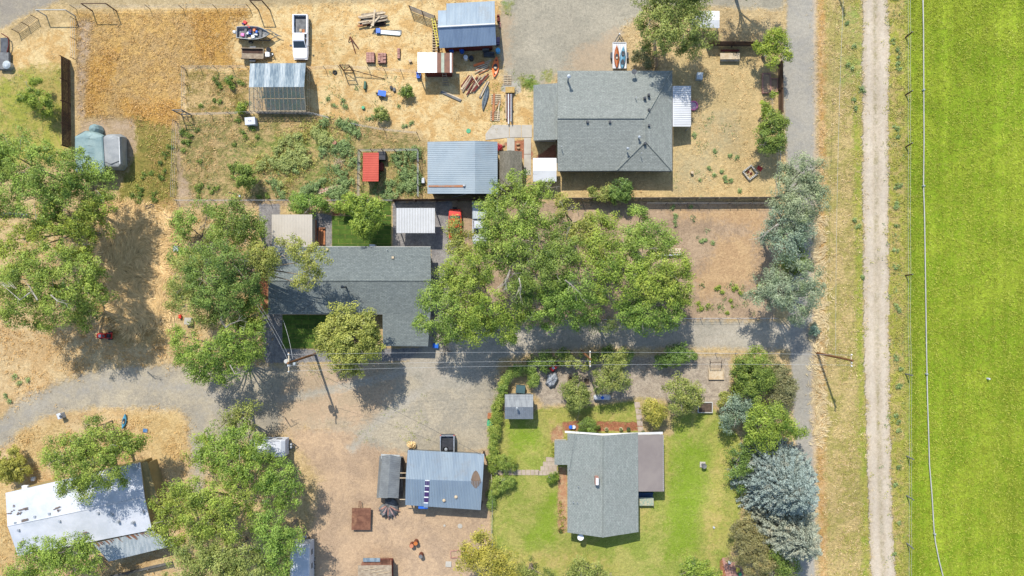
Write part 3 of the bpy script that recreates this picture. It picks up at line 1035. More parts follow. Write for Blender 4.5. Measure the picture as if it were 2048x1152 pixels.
for sx in (0, 1):
    x = (nw.x + .1) if sx == 0 else (ne.x - .1)
    mb = MB()
    for k in range(5):
        y = nw.y + (sw_.y - nw.y) * (.1 + .2 * k)
        mb.tube([(x, y, 0), (x, y, 1.9)], .04, 4)
    for zz in (.6, 1.3):
        mb.tube([(x, nw.y - .3, zz), (x, sw_.y, zz)], .03, 4)
    mb.build('end_frame', M_WOODP, t)

# ------------------------------------------------------------------ F: red roofed coop
t = thing('chicken_coop', 'small coop with bright red metal roof inside the wire run', 'coop', base_of([(726,306),(757,362)], 2.2))
roof_plane(t, [(726,305.5,1.9),(757.5,305.5,2.2),(757,362.5,2.2),(725,362.5,1.9)], None, M_RED, .06)
A4 = Pl([(726,305.5,1.9),(725,362.5,1.9),(757,362.5,2.2),(757.5,305.5,2.2)]); ribs(t, *A4, 16, M_RED, .03, .06)
walls(t, [(727,307),(756,307),(756,361),(727,361)], 1.9, M_WALLR, .2)
MB(P(763,311,1.0)).box(-.5, -.55, -1.0, .5, .55, 0).build('nest_box', M_DARK, t)
MB(P(758,333,.8)).box(-.2, -.5, -.8, .5, .5, .1).build('ramp_box', M_WALLR, t)

# ------------------------------------------------------------------ G: beige metal shed with wooden deck
t = thing('shed', 'beige ribbed metal shed under an overhanging branch, west of the sod square', 'shed', base_of([(544,429),(624,492)], 2.6))
A4 = Pl([(544,493,2.5),(624,493,2.5),(624,429,2.9),(544,429,2.9)])
roof_plane(t, [(544,429,2.9),(624,429,2.9),(624,493,2.5),(544,493,2.5)], None, M_BEIGE, .07)
ribs(t, *A4, 26, M_BEIGE, .025, .07)
walls(t, [(544,430),(624,430),(624,492),(544,492)], 2.5, M_BEIGE, .15)
t = thing('wooden_deck', 'redwood deck and steps beside the beige shed', 'deck', P(640, 466, 0))
for k in range(8):
    p = P(628.5, 443 + k * 6.2, .5)
    MB(p).box(-.32, -.19, -.06, .3, .19, 0).build('deck_board', M_WOODR, t)
for k, zz in enumerate((.42, .28, .14)):
    p = P(638 + k * 5.0, 474, zz)
    MB(p).box(-.16, -1.25, -.05, .16, 1.25, 0).build('step', M_WOODR, t)
for y in (458, 490):
    MB(P(642, y, 0)).box(-.9, -.04, 0, .6, .04, .38).build('stringer', M_WOODD, t)
MB(P(628.5, 465, 0)).box(-.28, -1.6, 0, .26, 1.6, .43).build('deck_base', M_WOODD, t)

# ------------------------------------------------------------------ H: white carport
t = thing('carport', 'white ribbed metal carport on posts over dark gravel', 'carport', base_of([(793,416),(869,466)], 2.8))
roof_plane(t, [(793,416,2.9),(869.5,416,2.9),(869.5,466,2.6),(793,466,2.6)], None, M_WHITE, .07)
A4 = Pl([(793,466,2.6),(869.5,466,2.6),(869.5,416,2.9),(793,416,2.9)]); ribs(t, *A4, 24, M_WALLW, .05, .07)
for x in (796, 832, 867):
    for y in (418, 464):
        p = P(x, y, 2.5)
        MB(p).box(-.06, -.06, -2.5, .06, .06, .02).build('post', M_WHITE, t)

# ------------------------------------------------------------------ I: main house, slate L-shaped roof
e, r = 2.7, 3.6
t = thing('house', 'long L-shaped house with dark slate shingle roof in the middle lot', 'house', base_of([(536,494),(861,628)], e))
roof_plane(t, [(536,493,e),(861,494,e),(862,561,r),(537,561,r)], None, SH_M)
roof_plane(t, [(537,561,r),(862,561,r),(861,628,e),(536,627,e)], None, SH_M)
roof_plane(t, [(765,628,e),(861,628,e),(856,692,2.45),(766,691,2.45)], None, SH_M, name='wing_roof')
# front cross hip
for pts, mm in (([(595,627,e+.14),(682,572,r+.02),(678,626,e+.28)], SH_M2), ([(678,626,e+.28),(682,572,r+.02),(752,627,e+.14)], SH_M2)):
    roof_plane(t, pts, None, mm, .1, 'cross_roof')
MB().tube([P(537,561,r+.03), P(862,561,r+.03)], .09, 5).build('ridge_cap', SH_M2, t)
walls(t, [(536,494),(861,494),(861,628),(536,628)], e, M_WALLW, .45)
walls(t, [(767,600),(858,600),(855,691),(767,690)], 2.45, M_WALLW, .3, 'wing_wall')
pipe(t, 692, 574, 3.5, .11, 1.9, M_DMET, 'chimney', True)
for x, y in ((655,499),(786,515)):
    vent_box(t, x, y, 2.8 if y < 505 else 3.0, M_WOODP, .34)
for x, y in ((548,541),(566,541),(775,500)):
    pipe(t, x, y, 3.25 if y > 510 else 2.8)
for x, y in ((744,494),):
    MB(P(x, y, 1.2)).box(-.35, -.1, -1.2, .35, .35, 0).build('meter_box', M_WHITE, t)
for pa, pb in (((536,493,e),(861,494,e)), ((536,627,e),(765,628,e)), ((766,691,2.45),(856,692,2.45))):
    p, q = P(*pa), P(*pb)
    MB().tube([p + Vector((0, 0, -.1)), q + Vector((0, 0, -.1))], .07, 6).build('gutter', M_WALLW, t)
for x, y, f in ((600,494,'N'),(700,494,'N'),(800,494,'N'),(580,628,'S'),(640,628,'S'),(720,628,'S')):
    p = P(x, y, 2.7)
    window(t, p.x, p.y + (.43 if f == 'S' else -.43), 1.4, f, 1.5, 1.1)
p = P(810, 691, 2.45)
window(t, p.x, p.y + .3, 1.15, 'S', 4.6, 2.1, door=True)

# ------------------------------------------------------------------ J: south-east house
e, r = 2.9, 3.6
t = thing('house', 'house with sage grey gable roof and taupe east porch roof on the south lawn', 'house', base_of([(1135,867),(1330,1070)], e))
roof_plane(t, [(1135,867,e),(1205,872,r),(1206,1075,r),(1135,1065,e)], None, SH_S)
roof_plane(t, [(1205,872,r),(1276,866,e),(1277,1064,e),(1206,1075,r)], None, SH_S)
roof_plane(t, [(1109,881,2.5),(1135,881,e),(1135,929.5,e),(1109,929.5,2.5)], None, SH_S, name='wing_roof')
roof_plane(t, [(1276,870,2.9),(1327,870,2.5),(1328.5,983,2.5),(1277,983,2.9)], None, M_TAUPE, .1, 'porch_roof')
roof_plane(t, [(1130,862,2.3),(1205,867.5,2.45),(1205,871,2.5),(1130,866,2.35)], None, M_WHITE, .05, 'fascia', lift=-.1)
roof_plane(t, [(1205,867.5,2.45),(1326,864,2.3),(1326,869,2.32),(1205,871,2.5)], None, M_WHITE, .05, 'fascia', lift=-.1)
mb = MB()
for k in range(28):
    mb.cbox(P(1326.5, 872 + k * 4.0, 2.56), (.12, .05, .06))
mb.build('snow_guard', M_WHITE, t, kind='stuff')
MB().tube([P(1205,872,r+.03), P(1206,1075,r+.03)], .08, 5).build('ridge_cap', SH_S, t)
walls(t, [(1135,870),(1277,870),(1277,1062),(1135,1062)], e - .3, M_WALLW, .4)
walls(t, [(1110,883),(1137,883),(1137,928),(1110,928)], 2.4, M_WALLW, .2, 'wing_wall')
for y in (874, 928, 980):
    MB(P(1325, y, 2.4)).box(-.06, -.06, -2.4, .06, .06, .02).build('post', M_WALLW, t)
MB(P(1193,960,3.7)).box(-.22, -.5, -.6, .22, .5, .55).build('chimney', M_PAVER, t)
MB(P(1193,960,3.7)).box(-.16, -.42, .552, .16, .42, .8).build('chimney_cap', M_FRAME, t)
for x, y in ((1138,937),(1156,972),(1146,1003),(1154,1004)):
    pipe(t, x, y, 3.2)
for x, y in ((1160,1062),(1245,1062)):
    p = P(x, y, 2.6)
    window(t, p.x, p.y + .38, 1.4, 'S', 1.5, 1.1)
mb = MB(P(1161, 1074, 2.2))
mb.lathe((0, 0, 0), [(.06, 0), (.3, .05), (.42, .16)], 14)
mb.build('satellite_dish', M_FRAME, t)
MB().tube([P(1161,1074,2.2), P(1155,1070,2.2)], .03, 6).build('dish_arm', M_LMET, t)

# ------------------------------------------------------------------ K: small grey metal shed in the hedge
t = thing('shed', 'small shed with grey ribbed metal roof standing against the curved hedge', 'shed', base_of([(1010,789),(1066,838)], 2.4))
gable_ew(t, 1010, 1066, 789, 838, 814, 2.3, 3.1, M_SGREY, M_WALLG, .2, ribn=14, smat=simple('metal_roof_grey_small_south', S(166,172,180), S(150,156,164), 1, .5))
pipe(t, 1034, 815, 3.1, .09, .55, M_LMET, cap=True)

# ------------------------------------------------------------------ L: south metal garage, slightly turned
t = thing('garage', 'large pale blue corrugated garage with a row of dark purple skylights', 'garage', base_of([(812,900),(967,1020)], 3.0))
n0, n1, r0, r1, s0, s1 = (816,900,3.0), (968,908,3.0), (812,958,3.5), (965,963,3.5), (811,1010,2.6), (961,1020,2.6)
roof_plane(t, [n0, n1, r1, r0], None, M_BLUE2); roof_plane(t, [r0, r1, s1, s0], None, simple('metal_roof_pale_blue_south', S(160,180,200), S(148,168,190), .4, .45, stretch=(3, .4, 1)))
A4 = Pl([n0, n1, r1, r0]); ribs(t, *A4, 48, M_BLUE2, .05, .07)
A4 = Pl([s0, s1, r1, r0]); ribs(t, *A4, 48, M_BLUE2, .05, .07)
walls(t, [(816,903),(966,911),(960,1016),(813,1008)], 2.6, M_WALLG, .35)
for k in range(5):
    x0, y0 = 850.5 - k * .7, 962 + k * 11.2
    zz = 3.5 - .9 * (y0 - 958) / 56 + .06
    roof_plane(t, [(x0,y0,zz),(x0+8.5,y0+.4,zz),(x0+8.2,y0+8.6,zz-.13),(x0-.3,y0+8.2,zz-.13)], None, M_PURP if k < 4 else M_BLUED, .03, 'skylight')
for k in range(5):
    x0, y0 = 850 - k * .7, 959.8 + k * 11.2
    zz = 3.5 - .9 * (y0 - 958) / 56 + .07
    roof_plane(t, [(x0,y0,zz),(x0+9,y0+.4,zz),(x0+9,y0+2.4,zz-.03),(x0,y0+2,zz-.03)], None, M_FRAME, .03, 'skylight_bar')
pts = []
for k in range(16):
    a = 2 * math.pi * k / 16
    x, y = 951.5 + 9.5 * math.cos(a) * (1 + .12 * math.sin(3 * a)), 959 + 16.5 * math.sin(a) * (1 + .1 * math.cos(4 * a))
    zz = (3.5 - .5 * (961 - y) / 55 if y < 961 else 3.5 - .9 * (y - 961) / 57) + .062
    pts.append((x, y, zz))
c0 = (951.5, 961, 3.57)
mb = MB()
for k in range(16):
    mb.prism([P(*c0), P(*pts[k]), P(*pts[(k + 1) % 16])], .01, 0)
mb.build('tar_patch', M_BROWNP, t)
for x, y in ((888,1001),(912,994)):
    zz = 3.5 - .9 * (y - 961) / 57 + .05
    MB(P(x, y, zz)).lathe((0, 0, 0), [(.22, -.02), (.22, .05), (.1, .16)], 10).build('roof_vent', M_WOODP, t)
for x, y in ((966,912),(962,1016),(816,904),(813,1008)):
    MB(P(x, y, 2.5)).box(-.08, -.08, -2.5, .08, .08, .0).build('post', M_WOODD, t)
for x, y in ((809,946),(808,956),(808,999)):
    MB(P(x, y, 2.7)).box(-.55, -.05, -.06, .25, .05, 0).build('tie_beam', M_WOODP, t)
MB(P(846,1012,2.45)).box(-.6, -.35, -.05, .6, .5, 0).build('awning', M_BLUEP, t)

# ------------------------------------------------------------------ M: dark grey gambrel shed
t = thing('shed', 'dark grey barrel-shaped metal shed west of the blue garage', 'shed', base_of([(755,912),(805,996)], 2.6))
sec = [(753,1.3),(757,2.3),(775,3.0),(797,2.4),(806,1.4)]
sec0 = [(759,908),(764,908),(781,906),(802,911),(808,914)]
for i in range(4):
    (xa, za), (xb, zb2) = sec[i], sec[i + 1]
    xt0, yt0 = (sec0[i][0] + 0, sec0[i][1] + 10) ; xt1, yt1 = (sec0[i + 1][0], sec0[i + 1][1] + 10)
    q = [(xt0,yt0 - 6,za),(xt1,yt1 - 6,zb2),(xb,996,zb2),(xa,995,za)]
    roof_plane(t, q, None, M_DGREY, .06, 'roof_sheet')
    Q4 = Pl(q)
    ribs(t, Q4[0], Q4[3], Q4[2], Q4[1], 20 if i < 3 else 30, M_DGREY if i < 3 else M_DARK, .04, .05 if i < 3 else .12)
f_ = Pl([(760,912,1.9),(782,908,2.4),(802,914,1.9),(798,922,2.3),(775,920,2.9),(760,920,2.3)])
MB().prism([tuple(p) for p in [P(762,908,2.1), P(800,910,2.1), P(797,920,2.35), P(776,922,2.75), P(762,918,2.2)]], .05, 0).build('end_cap', simple('metal_pale_grey', S(196,200,202), S(176,180,184), 2, .5), t)
walls(t, [(760,914),(804,916),(803,993),(757,993)], 1.4, M_DGREY, .1)
mb = MB()
t2 = [P(757,994,2.2), P(797,995,2.2)]
mb.prism([(t2[0].x, t2[0].y + .15), (t2[1].x, t2[1].y + .15), (t2[1].x, t2[1].y + .25), (t2[0].x, t2[0].y + .25)], 1.3, 2.2)
mb.build('end_wall', M_DGREY, t)

# ------------------------------------------------------------------ N: mobile home, white roof turned about 13 degrees
t = thing('mobile_home', 'mobile home with patched white roof and rusty sheet awning in the southwest', 'mobile home', base_of([(10,985),(280,925),(303,1060),(40,1115)], 3.0))
ze, zr = 3.0, 3.7
NWc, NEc, RW, RE, SWc, SEc = (11,986,ze), (280,925,ze), (15,1052,zr), (289,995,zr), (36,1112,ze), (304,1060,ze)
roof_plane(t, [NWc, NEc, RE, RW], None, M_MOB); roof_plane(t, [RW, RE, SEc, SWc], None, M_MOB)
MB().tube([P(RW[0], RW[1], zr + .02), P(RE[0], RE[1], zr + .02)], .07, 5).build('ridge_cap', M_MOB, t)
p0, p1 = P(280,925,ze), P(304,1060,ze)
pA, pB = P(11,986,ze), P(36,1112,ze)
wl = shrink([(p.x, p.y) for p in (pA, p0, p1, pB)], .1)
MB().prism(wl, 0, ze - .13).build('wall', M_TANW, t)
# lean-to of tan siding on the east side
a0, a1, a2, a3 = P(281,925,2.4), P(303,922,2.0), P(330,1010,2.0), P(304,1050,2.4)
roof_plane(t, [(281,926,2.6),(294,922,2.3),(318,1006,2.3),(297,1020,2.6)], None, M_TANW, .08, 'side_roof')
MB().prism([(P(290,928,2.2).x, P(290,928,2.2).y), (P(296,926,2.2).x, P(296,926,2.2).y), (P(318,1004,2.2).x, P(318,1004,2.2).y), (P(312,1010,2.2).x, P(312,1010,2.2).y)], 0, 2.2).build('side_wall', M_TANW, t)
q = [(186,1087,2.7),(304,1060.5,2.7),(352,1072,2.3),(215,1123,2.3)]
q = [(186,1087,2.75),(304,1060.5,2.75),(351,1066,2.3),(352,1092,2.25),(218,1123,2.25)]
mb = MB()
mb.prism([P(*v) for v in ((186,1087,2.75),(304,1060.5,2.75),(352,1090,2.25),(218,1123,2.25))], .05, 0)
mb.build('awning', M_GALV2, t)
A4 = Pl([(218,1123,2.25),(352,1090,2.25),(304,1060.5,2.75),(186,1087,2.75)]); ribs(t, *A4, 40, M_GALV2, .04, .06)
mb = MB()
for k in range(26):
    f = random.random()
    a = P(186,1087,2.75).lerp(P(304,1060.5,2.75), f); b = P(218,1123,2.25).lerp(P(352,1090,2.25), f)
    l = random.uniform(.06, .3)
    c_ = a.lerp(b, l)
    s_ = Vector((random.uniform(.05, .16), 0, 0)); up = Vector((0, 0, .05 + k * .0006))
    mb.add([tuple(a - s_ + up), tuple(a + s_ + up), tuple(c_ + s_ * .5 + up), tuple(c_ - s_ * .5 + up)], [(0, 1, 2, 3)])
mb.build('rust_stain', M_RUST, t, kind='stuff')
for x, y in ((220,1120),(260,1110),(300,1101),(350,1089)):
    MB(P(x, y, 2.2)).box(-.05, -.05, -2.2, .05, .05, .0).build('post', M_WOODR, t)
for x, y in ((32,1045),(38,1060),(71,1033),(100,1027),(120,1042),(197,1026),(236,1044),(265,1046),(286,1024),(224,1029)):
    vent_box(t, x, y, 3.55, M_LMET, .32)
mb = MB()
for x, y, l, rot in ((45,1020,1.5,.2),(50,1018,.8,.2),(38,1027,.6,1),(48,1040,1.1,.25),(30,1012,.4,.3),(25,1022,.3,.3),(54,1045,.4,.3),(113,1017,.9,.3),(117,1021,.4,.8),(43,1084,.4,0),(18,1028,.4,.2),(20,1050,.6,0),(170,1066,.6,.1)):
    yy = y
    if y < 1045:
        zz = ze + (zr - ze) * max(0, min(1, (y - (989 - x * .22)) / 62)) + .05
    else:
        zz = 3.4
    p = P(x, yy, zz + .03)
    c_, s_ = math.cos(rot), math.sin(rot)
    for j in range(3):
        o_ = Vector((random.uniform(-.2, .2), random.uniform(-.12, .12), .002 * j))
        hw, hl = random.uniform(.05, .1), l / 2 * random.uniform(.5, 1)
        mb.add([tuple(p + o_ + Vector((c_ * a - s_ * b, s_ * a + c_ * b, 0))) for a, b in ((-hl, -hw), (hl, -hw * .4), (hl * .9, hw), (-hl * .8, hw * .7))], [(0, 1, 2, 3)])
mb.build('peeled_patch', simple('peeled_roof_patch', S(160,142,130), S(124,108,100), 3, .9), t, kind='stuff')
MB(P(270,932,3.2)).box(-.35, -.35, -.3, .35, .35, .1).build('cooler_unit', M_LMET, t)
MB(P(50,976,2.9)).box(-.35, -.3, -.3, .35, .3, .1).build('cooler_unit', M_FRAME, t)
mb = MB(P(298,937,0), -.25)
for k in range(4):
    mb.box(-.55, -1.0 + .2 + k * .28, .15 + .12 * (3 - k), .55, -.75 + .2 + k * .28, .2 + .12 * (3 - k))
mb.build('entry_step', M_WOODG, t)

# ------------------------------------------------------------------ small outbuildings
t = thing('shed', 'mossy brown shingled shed between the blue garage and the concrete path', 'shed', base_of([(1000,302),(1044,370)], 2.4))
gable_ns(t, 999, 1044, 303, 372, 1020, 2.3, 2.9, SH_B, M_WALLB, .2, yskew=(-2.5, 0))
t = thing('shed', 'small rusty-roofed shed at the south edge with tangled pipes beside it', 'shed', base_of([(720,1120),(785,1160)], 2.2))
roof_plane(t, [(716,1131,2.0),(783,1130,2.0),(784,1170,2.2),(716,1170,2.2)], None, M_WOOD, .08)
roof_plane(t, [(724,1124,1.9),(783,1119,1.9),(783,1130,2.0),(722,1131,2.0)], None, M_RUST, .06, 'rusty_sheet')
walls(t, [(720,1128),(784,1126),(784,1172),(720,1172)], 1.9, M_WALLR, .15)
for k in range(7):
    p = P(762 + k * 2.6, 1120, 2.05)
    MB(p).box(-.05, -.5, 0, .03, .35, .05).build('slat', M_RUST, t)
MB(P(745,1119,2.05)).box(-1.2, -.25, 0, 1.0, .22, .14).build('roof_rack', M_GALV, t)
for k, x in enumerate((728, 746, 756)):
    MB().tube([P(x - 4,1141 + k * 4,2.15), P(x + 24,1136 + k * 4,2.15)], .04, 5).build('roof_pipe', M_WOODP, t)
t = thing('canopy', 'white canopy roof beneath the edge of the northern tree', 'canopy', base_of([(1385,22),(1440,56)], 2.6))
roof_plane(t, [(1384,21,2.3),(1439,22,2.3),(1439,40,2.6),(1384,39,2.6)], None, M_WHITE, .05)
roof_plane(t, [(1384,39,2.6),(1439,40,2.6),(1439,56,2.3),(1384,55,2.3)], None, M_WHITE, .05)
for x, y in ((1386,24),(1437,24),(1437,54),(1386,54)):
    MB(P(x, y, 2.2)).box(-.05, -.05, -2.2, .05, .05, .05).build('post', M_WHITE, t)

# ------------------------------------------------------------------ concrete paths, patios
def slab(pts, z, name, mat, parent=None, thick=None):
    w = [(p.x, p.y) for p in Pl(pts, 0)]
    return MB().prism(w, 0.001, z).build(name, mat, parent)
cp = slab([(985,250),(1018,250),(1018,275),(971,280),(971,268)], .06, 'concrete_path', M_CONC); cp['kind'] = 'structure'
for q in ([(1019,250),(1042,250),(1042,275),(1019,275)], [(1043,250),(1064,250),(1064,275),(1043,275)], [(1014,276),(1029,276),(1029,302),(1014,302)],
          [(1048,276),(1062,276),(1062,308),(1048,308)], [(1048,309),(1062,309),(1062,350),(1048,350)]):
    slab(q, .06, 'concrete_slab', M_CONC, cp)
gp = slab([(1268,804),(1279,804),(1281,815),(1270,816)], .05, 'garden_path', M_CONC2); gp['kind'] = 'structure'
for k in range(4):
    y = 817 + k * 12
    slab([(1270.5 + k * 1.4,y),(1282 + k * 1.4,y),(1283.2 + k * 1.4,y + 10.5),(1272 + k * 1.4,y + 10.5)], .05, 'path_slab', M_CONC2, gp)
pv = slab([(988,940),(1006,939.5),(1006,950),(988,951)], .05, 'paved_path', M_CONC2); pv['kind'] = 'structure'
for k in range(8):
    x = 1007 + k * 9
    slab([(x,939.5),(x + 8.2,939.5),(x + 8.2,950),(x,950)], .05, 'paving_stone', M_CONC2, pv)
for j, (xa, n_) in enumerate(((1092, 3), (1086, 4), (1081, 4), (1077, 5))):
    for k in range(n_):
        x = xa + k * 8.2; y = 914 + j * 9.2
        if x > 1112: continue
        slab([(x,y),(min(x + 7.8, 1116),y),(min(x + 7.8, 1116),y + 8.8),(x,y + 8.8)], .05, 'paving_stone', M_CONC2, pv)
# sod squares laid in strips
SODM = [simple('sod_a', S(104,134,48), S(84,114,40), 1.6, .95, .05, grain=.3), simple('sod_b', S(118,146,56), S(92,122,44), 1.6, .95, .05, grain=.3), simple('sod_c', S(92,122,44), S(76,104,38), 1.6, .95, .05, grain=.3)]
def sod(x0, y0, x1, y1, bw, bh, label):
    base = slab([(x0,y0),(x1,y0),(x1,y1),(x0,y1)], .02, 'sod_lawn', simple('sod_joint', S(160,160,84), S(112,126,56), 2, .95), None)
    base['kind'] = 'structure'
    j = 0
    y = y0
    while y < y1 - 2:
        x = x0 - (bw / 2 if j % 2 else 0)
        while x < x1 - 1:
            xa, xb = max(x, x0) + random.uniform(.3, .9), min(x + bw, x1) - random.uniform(.3, .9)
            if xb - xa > 2:
                yb = min(y + bh, y1)
                w = [(p.x, p.y) for p in Pl([(xa, y + random.uniform(.2,.8)), (xb, y + random.uniform(.2,.8)), (xb, yb - random.uniform(.2,.8)), (xa, yb - random.uniform(.2,.8))], 0)]
                MB().prism(w, .021, .05).build('sod_roll', random.choice(SODM), base)
            x += bw
        y += bh; j += 1
sod(664, 432, 783, 493, 26, 9.2, '')
sod(690, 403, 783, 431, 26, 9.2, '')
sod(565, 630, 700, 697, 26, 9.2, '')
# ------------------------------------------------------------------ vehicles, boats, trailers
def section(w, z0, z1, tum=.12, r=.12):
    """closed cross-section of a car body (y across, z up), 10 points"""
    h = w / 2
    return [(-h * .92, z0), (h * .92, z0), (h, z0 + .15), (h, z0 + (z1 - z0) * .6), (h - tum, z1 - r * .3), (h - tum - r, z1),
            (-h + tum + r, z1), (-h + tum, z1 - r * .3), (-h, z0 + (z1 - z0) * .6), (-h, z0 + .15)]

def wheel(mb_org, yaw, x, y, r, t, wd=.24, name='wheel'):
    mb = MB(mb_org, yaw)
    s = 1 if y > 0 else -1
    pts = [(x, y - wd / 2, r), (x, y + wd / 2, r)]
    mb.tube(pts, [r, r], 16)
    o = mb.build(name, M_TYRE, t)
    mb = MB(mb_org, yaw)
    mb.tube([(x, y + s * wd / 2 - .01, r), (x, y + s * (wd / 2 + .015), r)], [r * .58, r * .5], 12)
    mb.build('rim', M_LMET, o)
    return o

def pickup(label, px, py, yaw, body_mat, L=5.9, W=2.0, bed_load=True, group=None):
    """x axis of the truck points to its nose"""
    org = P(px, py, 0)
    t = thing('pickup_truck', label, 'pickup truck', org, group)
    nose, tail = L / 2, -L / 2
    cab0, cab1 = -.35, 1.35           # back of the cab, foot of the windscreen
    # hood and front wings
    mb = MB(org, yaw)
    rings = []
    for x, wd, z1 in ((cab1 - .02, W, 1.12), (1.8, W, 1.12), (2.4, W * .98, 1.07), (2.75, W * .93, .98), (nose - .03, W * .84, .82)):
        rings.append([(x, y, z) for y, z in section(wd, .38, z1, .06, .16)])
    mb.loft(rings)
    mb.build('hood', body_mat, t, smooth=False, bevel=0)
    # cab lower body
    mb = MB(org, yaw)
    rings = []
    for x in (cab0, cab1 - .03):
        rings.append([(x, y, z) for y, z in section(W, .38, 1.12, .03, .08)])
    mb.loft(rings)
    mb.build('cab_body', body_mat, t)
    # glass house
    mb = MB(org, yaw)
    b, tt = W / 2 - .1, W / 2 - .3
    lo = [(cab0, -b, 1.12), (cab1 + .18, -b + .05, 1.12), (cab1 + .18, b - .05, 1.12), (cab0, b, 1.12)]
    hi = [(cab0 + .18, -tt, 1.68), (.72, -tt, 1.68), (.72, tt, 1.68), (cab0 + .18, tt, 1.68)]
    mb.loft([lo, hi])
    mb.build('window_glass', M_GLASSD, t)
    mb = MB(org, yaw)
    lo = [(cab0 + .14, -tt - .05, 1.66), (.82, -tt - .05, 1.64), (.82, tt + .05, 1.64), (cab0 + .14, tt + .05, 1.66)]
    hi = [(cab0 + .22, -tt + .06, 1.76), (.7, -tt + .06, 1.75), (.7, tt - .06, 1.75), (cab0 + .22, tt - .06, 1.76)]
    mb.loft([lo, hi])
    mb.build('cab_roof', body_mat, t)
    mb = MB(org, yaw)
    for s in (-1, 1):
        mb.tube([(cab1 + .16, s * (b - .07), 1.13), (.76, s * (tt + .02), 1.66)], .045, 5)
        mb.tube([(.35, s * (b - .02), 1.13), (.3, s * (tt + .02), 1.66)], .04, 5)
        mb.tube([(cab0 + .02, s * (b - .02), 1.13), (cab0 + .18, s * (tt + .01), 1.66)], .05, 5)
    mb.build('pillars', body_mat, t, kind='stuff')
    # bed
    mb = MB(org, yaw)
    mb.box(tail + .05, -W / 2 + .02, .45, cab0 - .06, W / 2 - .02, .62)
    mb.build('bed_floor', M_DMET, t)
    for s in (-1, 1):
        mb = MB(org, yaw)
        y0, y1 = (W / 2 - .16, W / 2 - .01) if s > 0 else (-W / 2 + .01, -W / 2 + .16)
        mb.box(tail + .05, y0, .5, cab0 - .06, y1, 1.16)
        mb.build('bed_side', body_mat, t, bevel=.02)
    mb = MB(org, yaw); mb.box(tail + .02, -W / 2 + .16, .55, tail + .1, W / 2 - .16, 1.12); mb.build('tailgate', body_mat, t)
    mb = MB(org, yaw); mb.box(cab0 - .12, -W / 2 + .16, .55, cab0 - .05, W / 2 - .16, 1.12); mb.build('bed_front', body_mat, t)
    mb = MB(org, yaw); mb.box(tail - .08, -W / 2 + .05, .42, tail + .04, W / 2 - .05, .62); mb.build('rear_bumper', M_DMET, t, bevel=.02)
    mb = MB(org, yaw); mb.box(nose - .12, -W / 2 + .12, .4, nose + .06, W / 2 - .12, .64, .02); mb.build('front_bumper', M_DMET, t, bevel=.02)
    for s in (-1, 1):
        mb = MB(org, yaw); mb.box(nose - .16, s * (W / 2 - .28) - .17, .66, nose + .0, s * (W / 2 - .28) + .17, .84); mb.build('headlight', M_FRAME, t)
        mb = MB(org, yaw); mb.box(tail, s * (W / 2 - .1) - .07, .7, tail + .06, s * (W / 2 - .1) + .07, 1.05); mb.build('taillight', M_REDP, t)
        mb = MB(org, yaw); mb.box(cab1 - .18, s * (W / 2 + .16) - .14, 1.08, cab1 - .02, s * (W / 2 + .16) + .12, 1.26); mb.build('mirror', M_DMET, t, bevel=.02)
        for x in (1.85, -1.75):
            wheel(org, yaw, x, s * (W / 2 - .15), .38, t)
    return t, org, yaw

def in_bed(org, yaw, name, label, cat, boxes, mat):
    t = thing(name, label, cat, org + Matrix.Rotation(yaw, 3, 'Z') @ Vector((-1.6, 0, .63)))
    for nm, bx, m in boxes:
        mb = MB(org, yaw); mb.box(*bx); mb.build(nm, m, t)
    return t

white_paint = simple('car_paint_white', (.78, .78, .78), (.74, .74, .75), .5, .25, 0, grain=.01, spec=.6)
silver_paint = simple('car_paint_silver', (.55, .56, .57), (.5, .51, .52), .5, .3, 0, metal=.3, grain=.02, spec=.6)
grey_paint = simple('car_paint_grey', (.3, .32, .34), (.26, .28, .3), .5, .3, 0, metal=.3, grain=.02, spec=.6)
red_paint = simple('car_paint_red', (.62, .05, .02), (.55, .04, .02), .5, .25, 0, grain=.01, spec=.6)

tk, o_, y_ = pickup('white pickup truck with open bed parked north of the greenhouse', 605, 79, -math.pi / 2, white_paint)
in_bed(o_, y_, 'plywood_sheet', 'grey plywood sheet lying in the bed of the white pickup', 'sheet', [('board', (-2.4, -.5, .63, -.5, .75, .67), M_WOODG)], None)
in_bed(o_, y_, 'cardboard_box', 'small pale box on the plywood sheet in the white pickup', 'box', [('carton', (-1.1, -.15, .68, -.75, .15, .85), M_WOODP), ('flap', (-1.1, .16, .68, -.6, .5, .7), M_WOODR)], None)
tk, o_, y_ = pickup('silver pickup truck half hidden under the tree canopy beside the red car', 960, 447, -math.pi / 2, silver_paint, 5.6, 1.95)
mb = MB(o_, y_); mb.box(-2.72, -.95, 1.17, -.45, .95, 1.3, .06); mb.build('bed_cover', M_GALV2, tk)
tk, o_, y_ = pickup('grey pickup truck nosed under the blue garage with its loaded bed outside', 896, 908, -math.pi / 2, grey_paint, 5.4, 1.95)
MB(P(895, 893, 1.2)).box(-.75, -.5, -.6, .75, .8, -.1).build('tool_tray', M_DARK, tk)
t = thing('spare_wheel', 'spare wheel lying in the bed of the pickup at the blue garage', 'wheel', P(891, 899, .7))
MB(P(892, 898, .9)).lathe((0, 0, 0), [(.2, 0), (.36, .0), (.38, .1), (.36, .2), (.2, .2)], 16).build('tyre', M_TYRE, t)
MB(P(892, 898, 1.0)).lathe((0, 0, 0), [(.2, 0), (.2, .12), (.08, .14)], 12).build('rim', M_LMET, t)

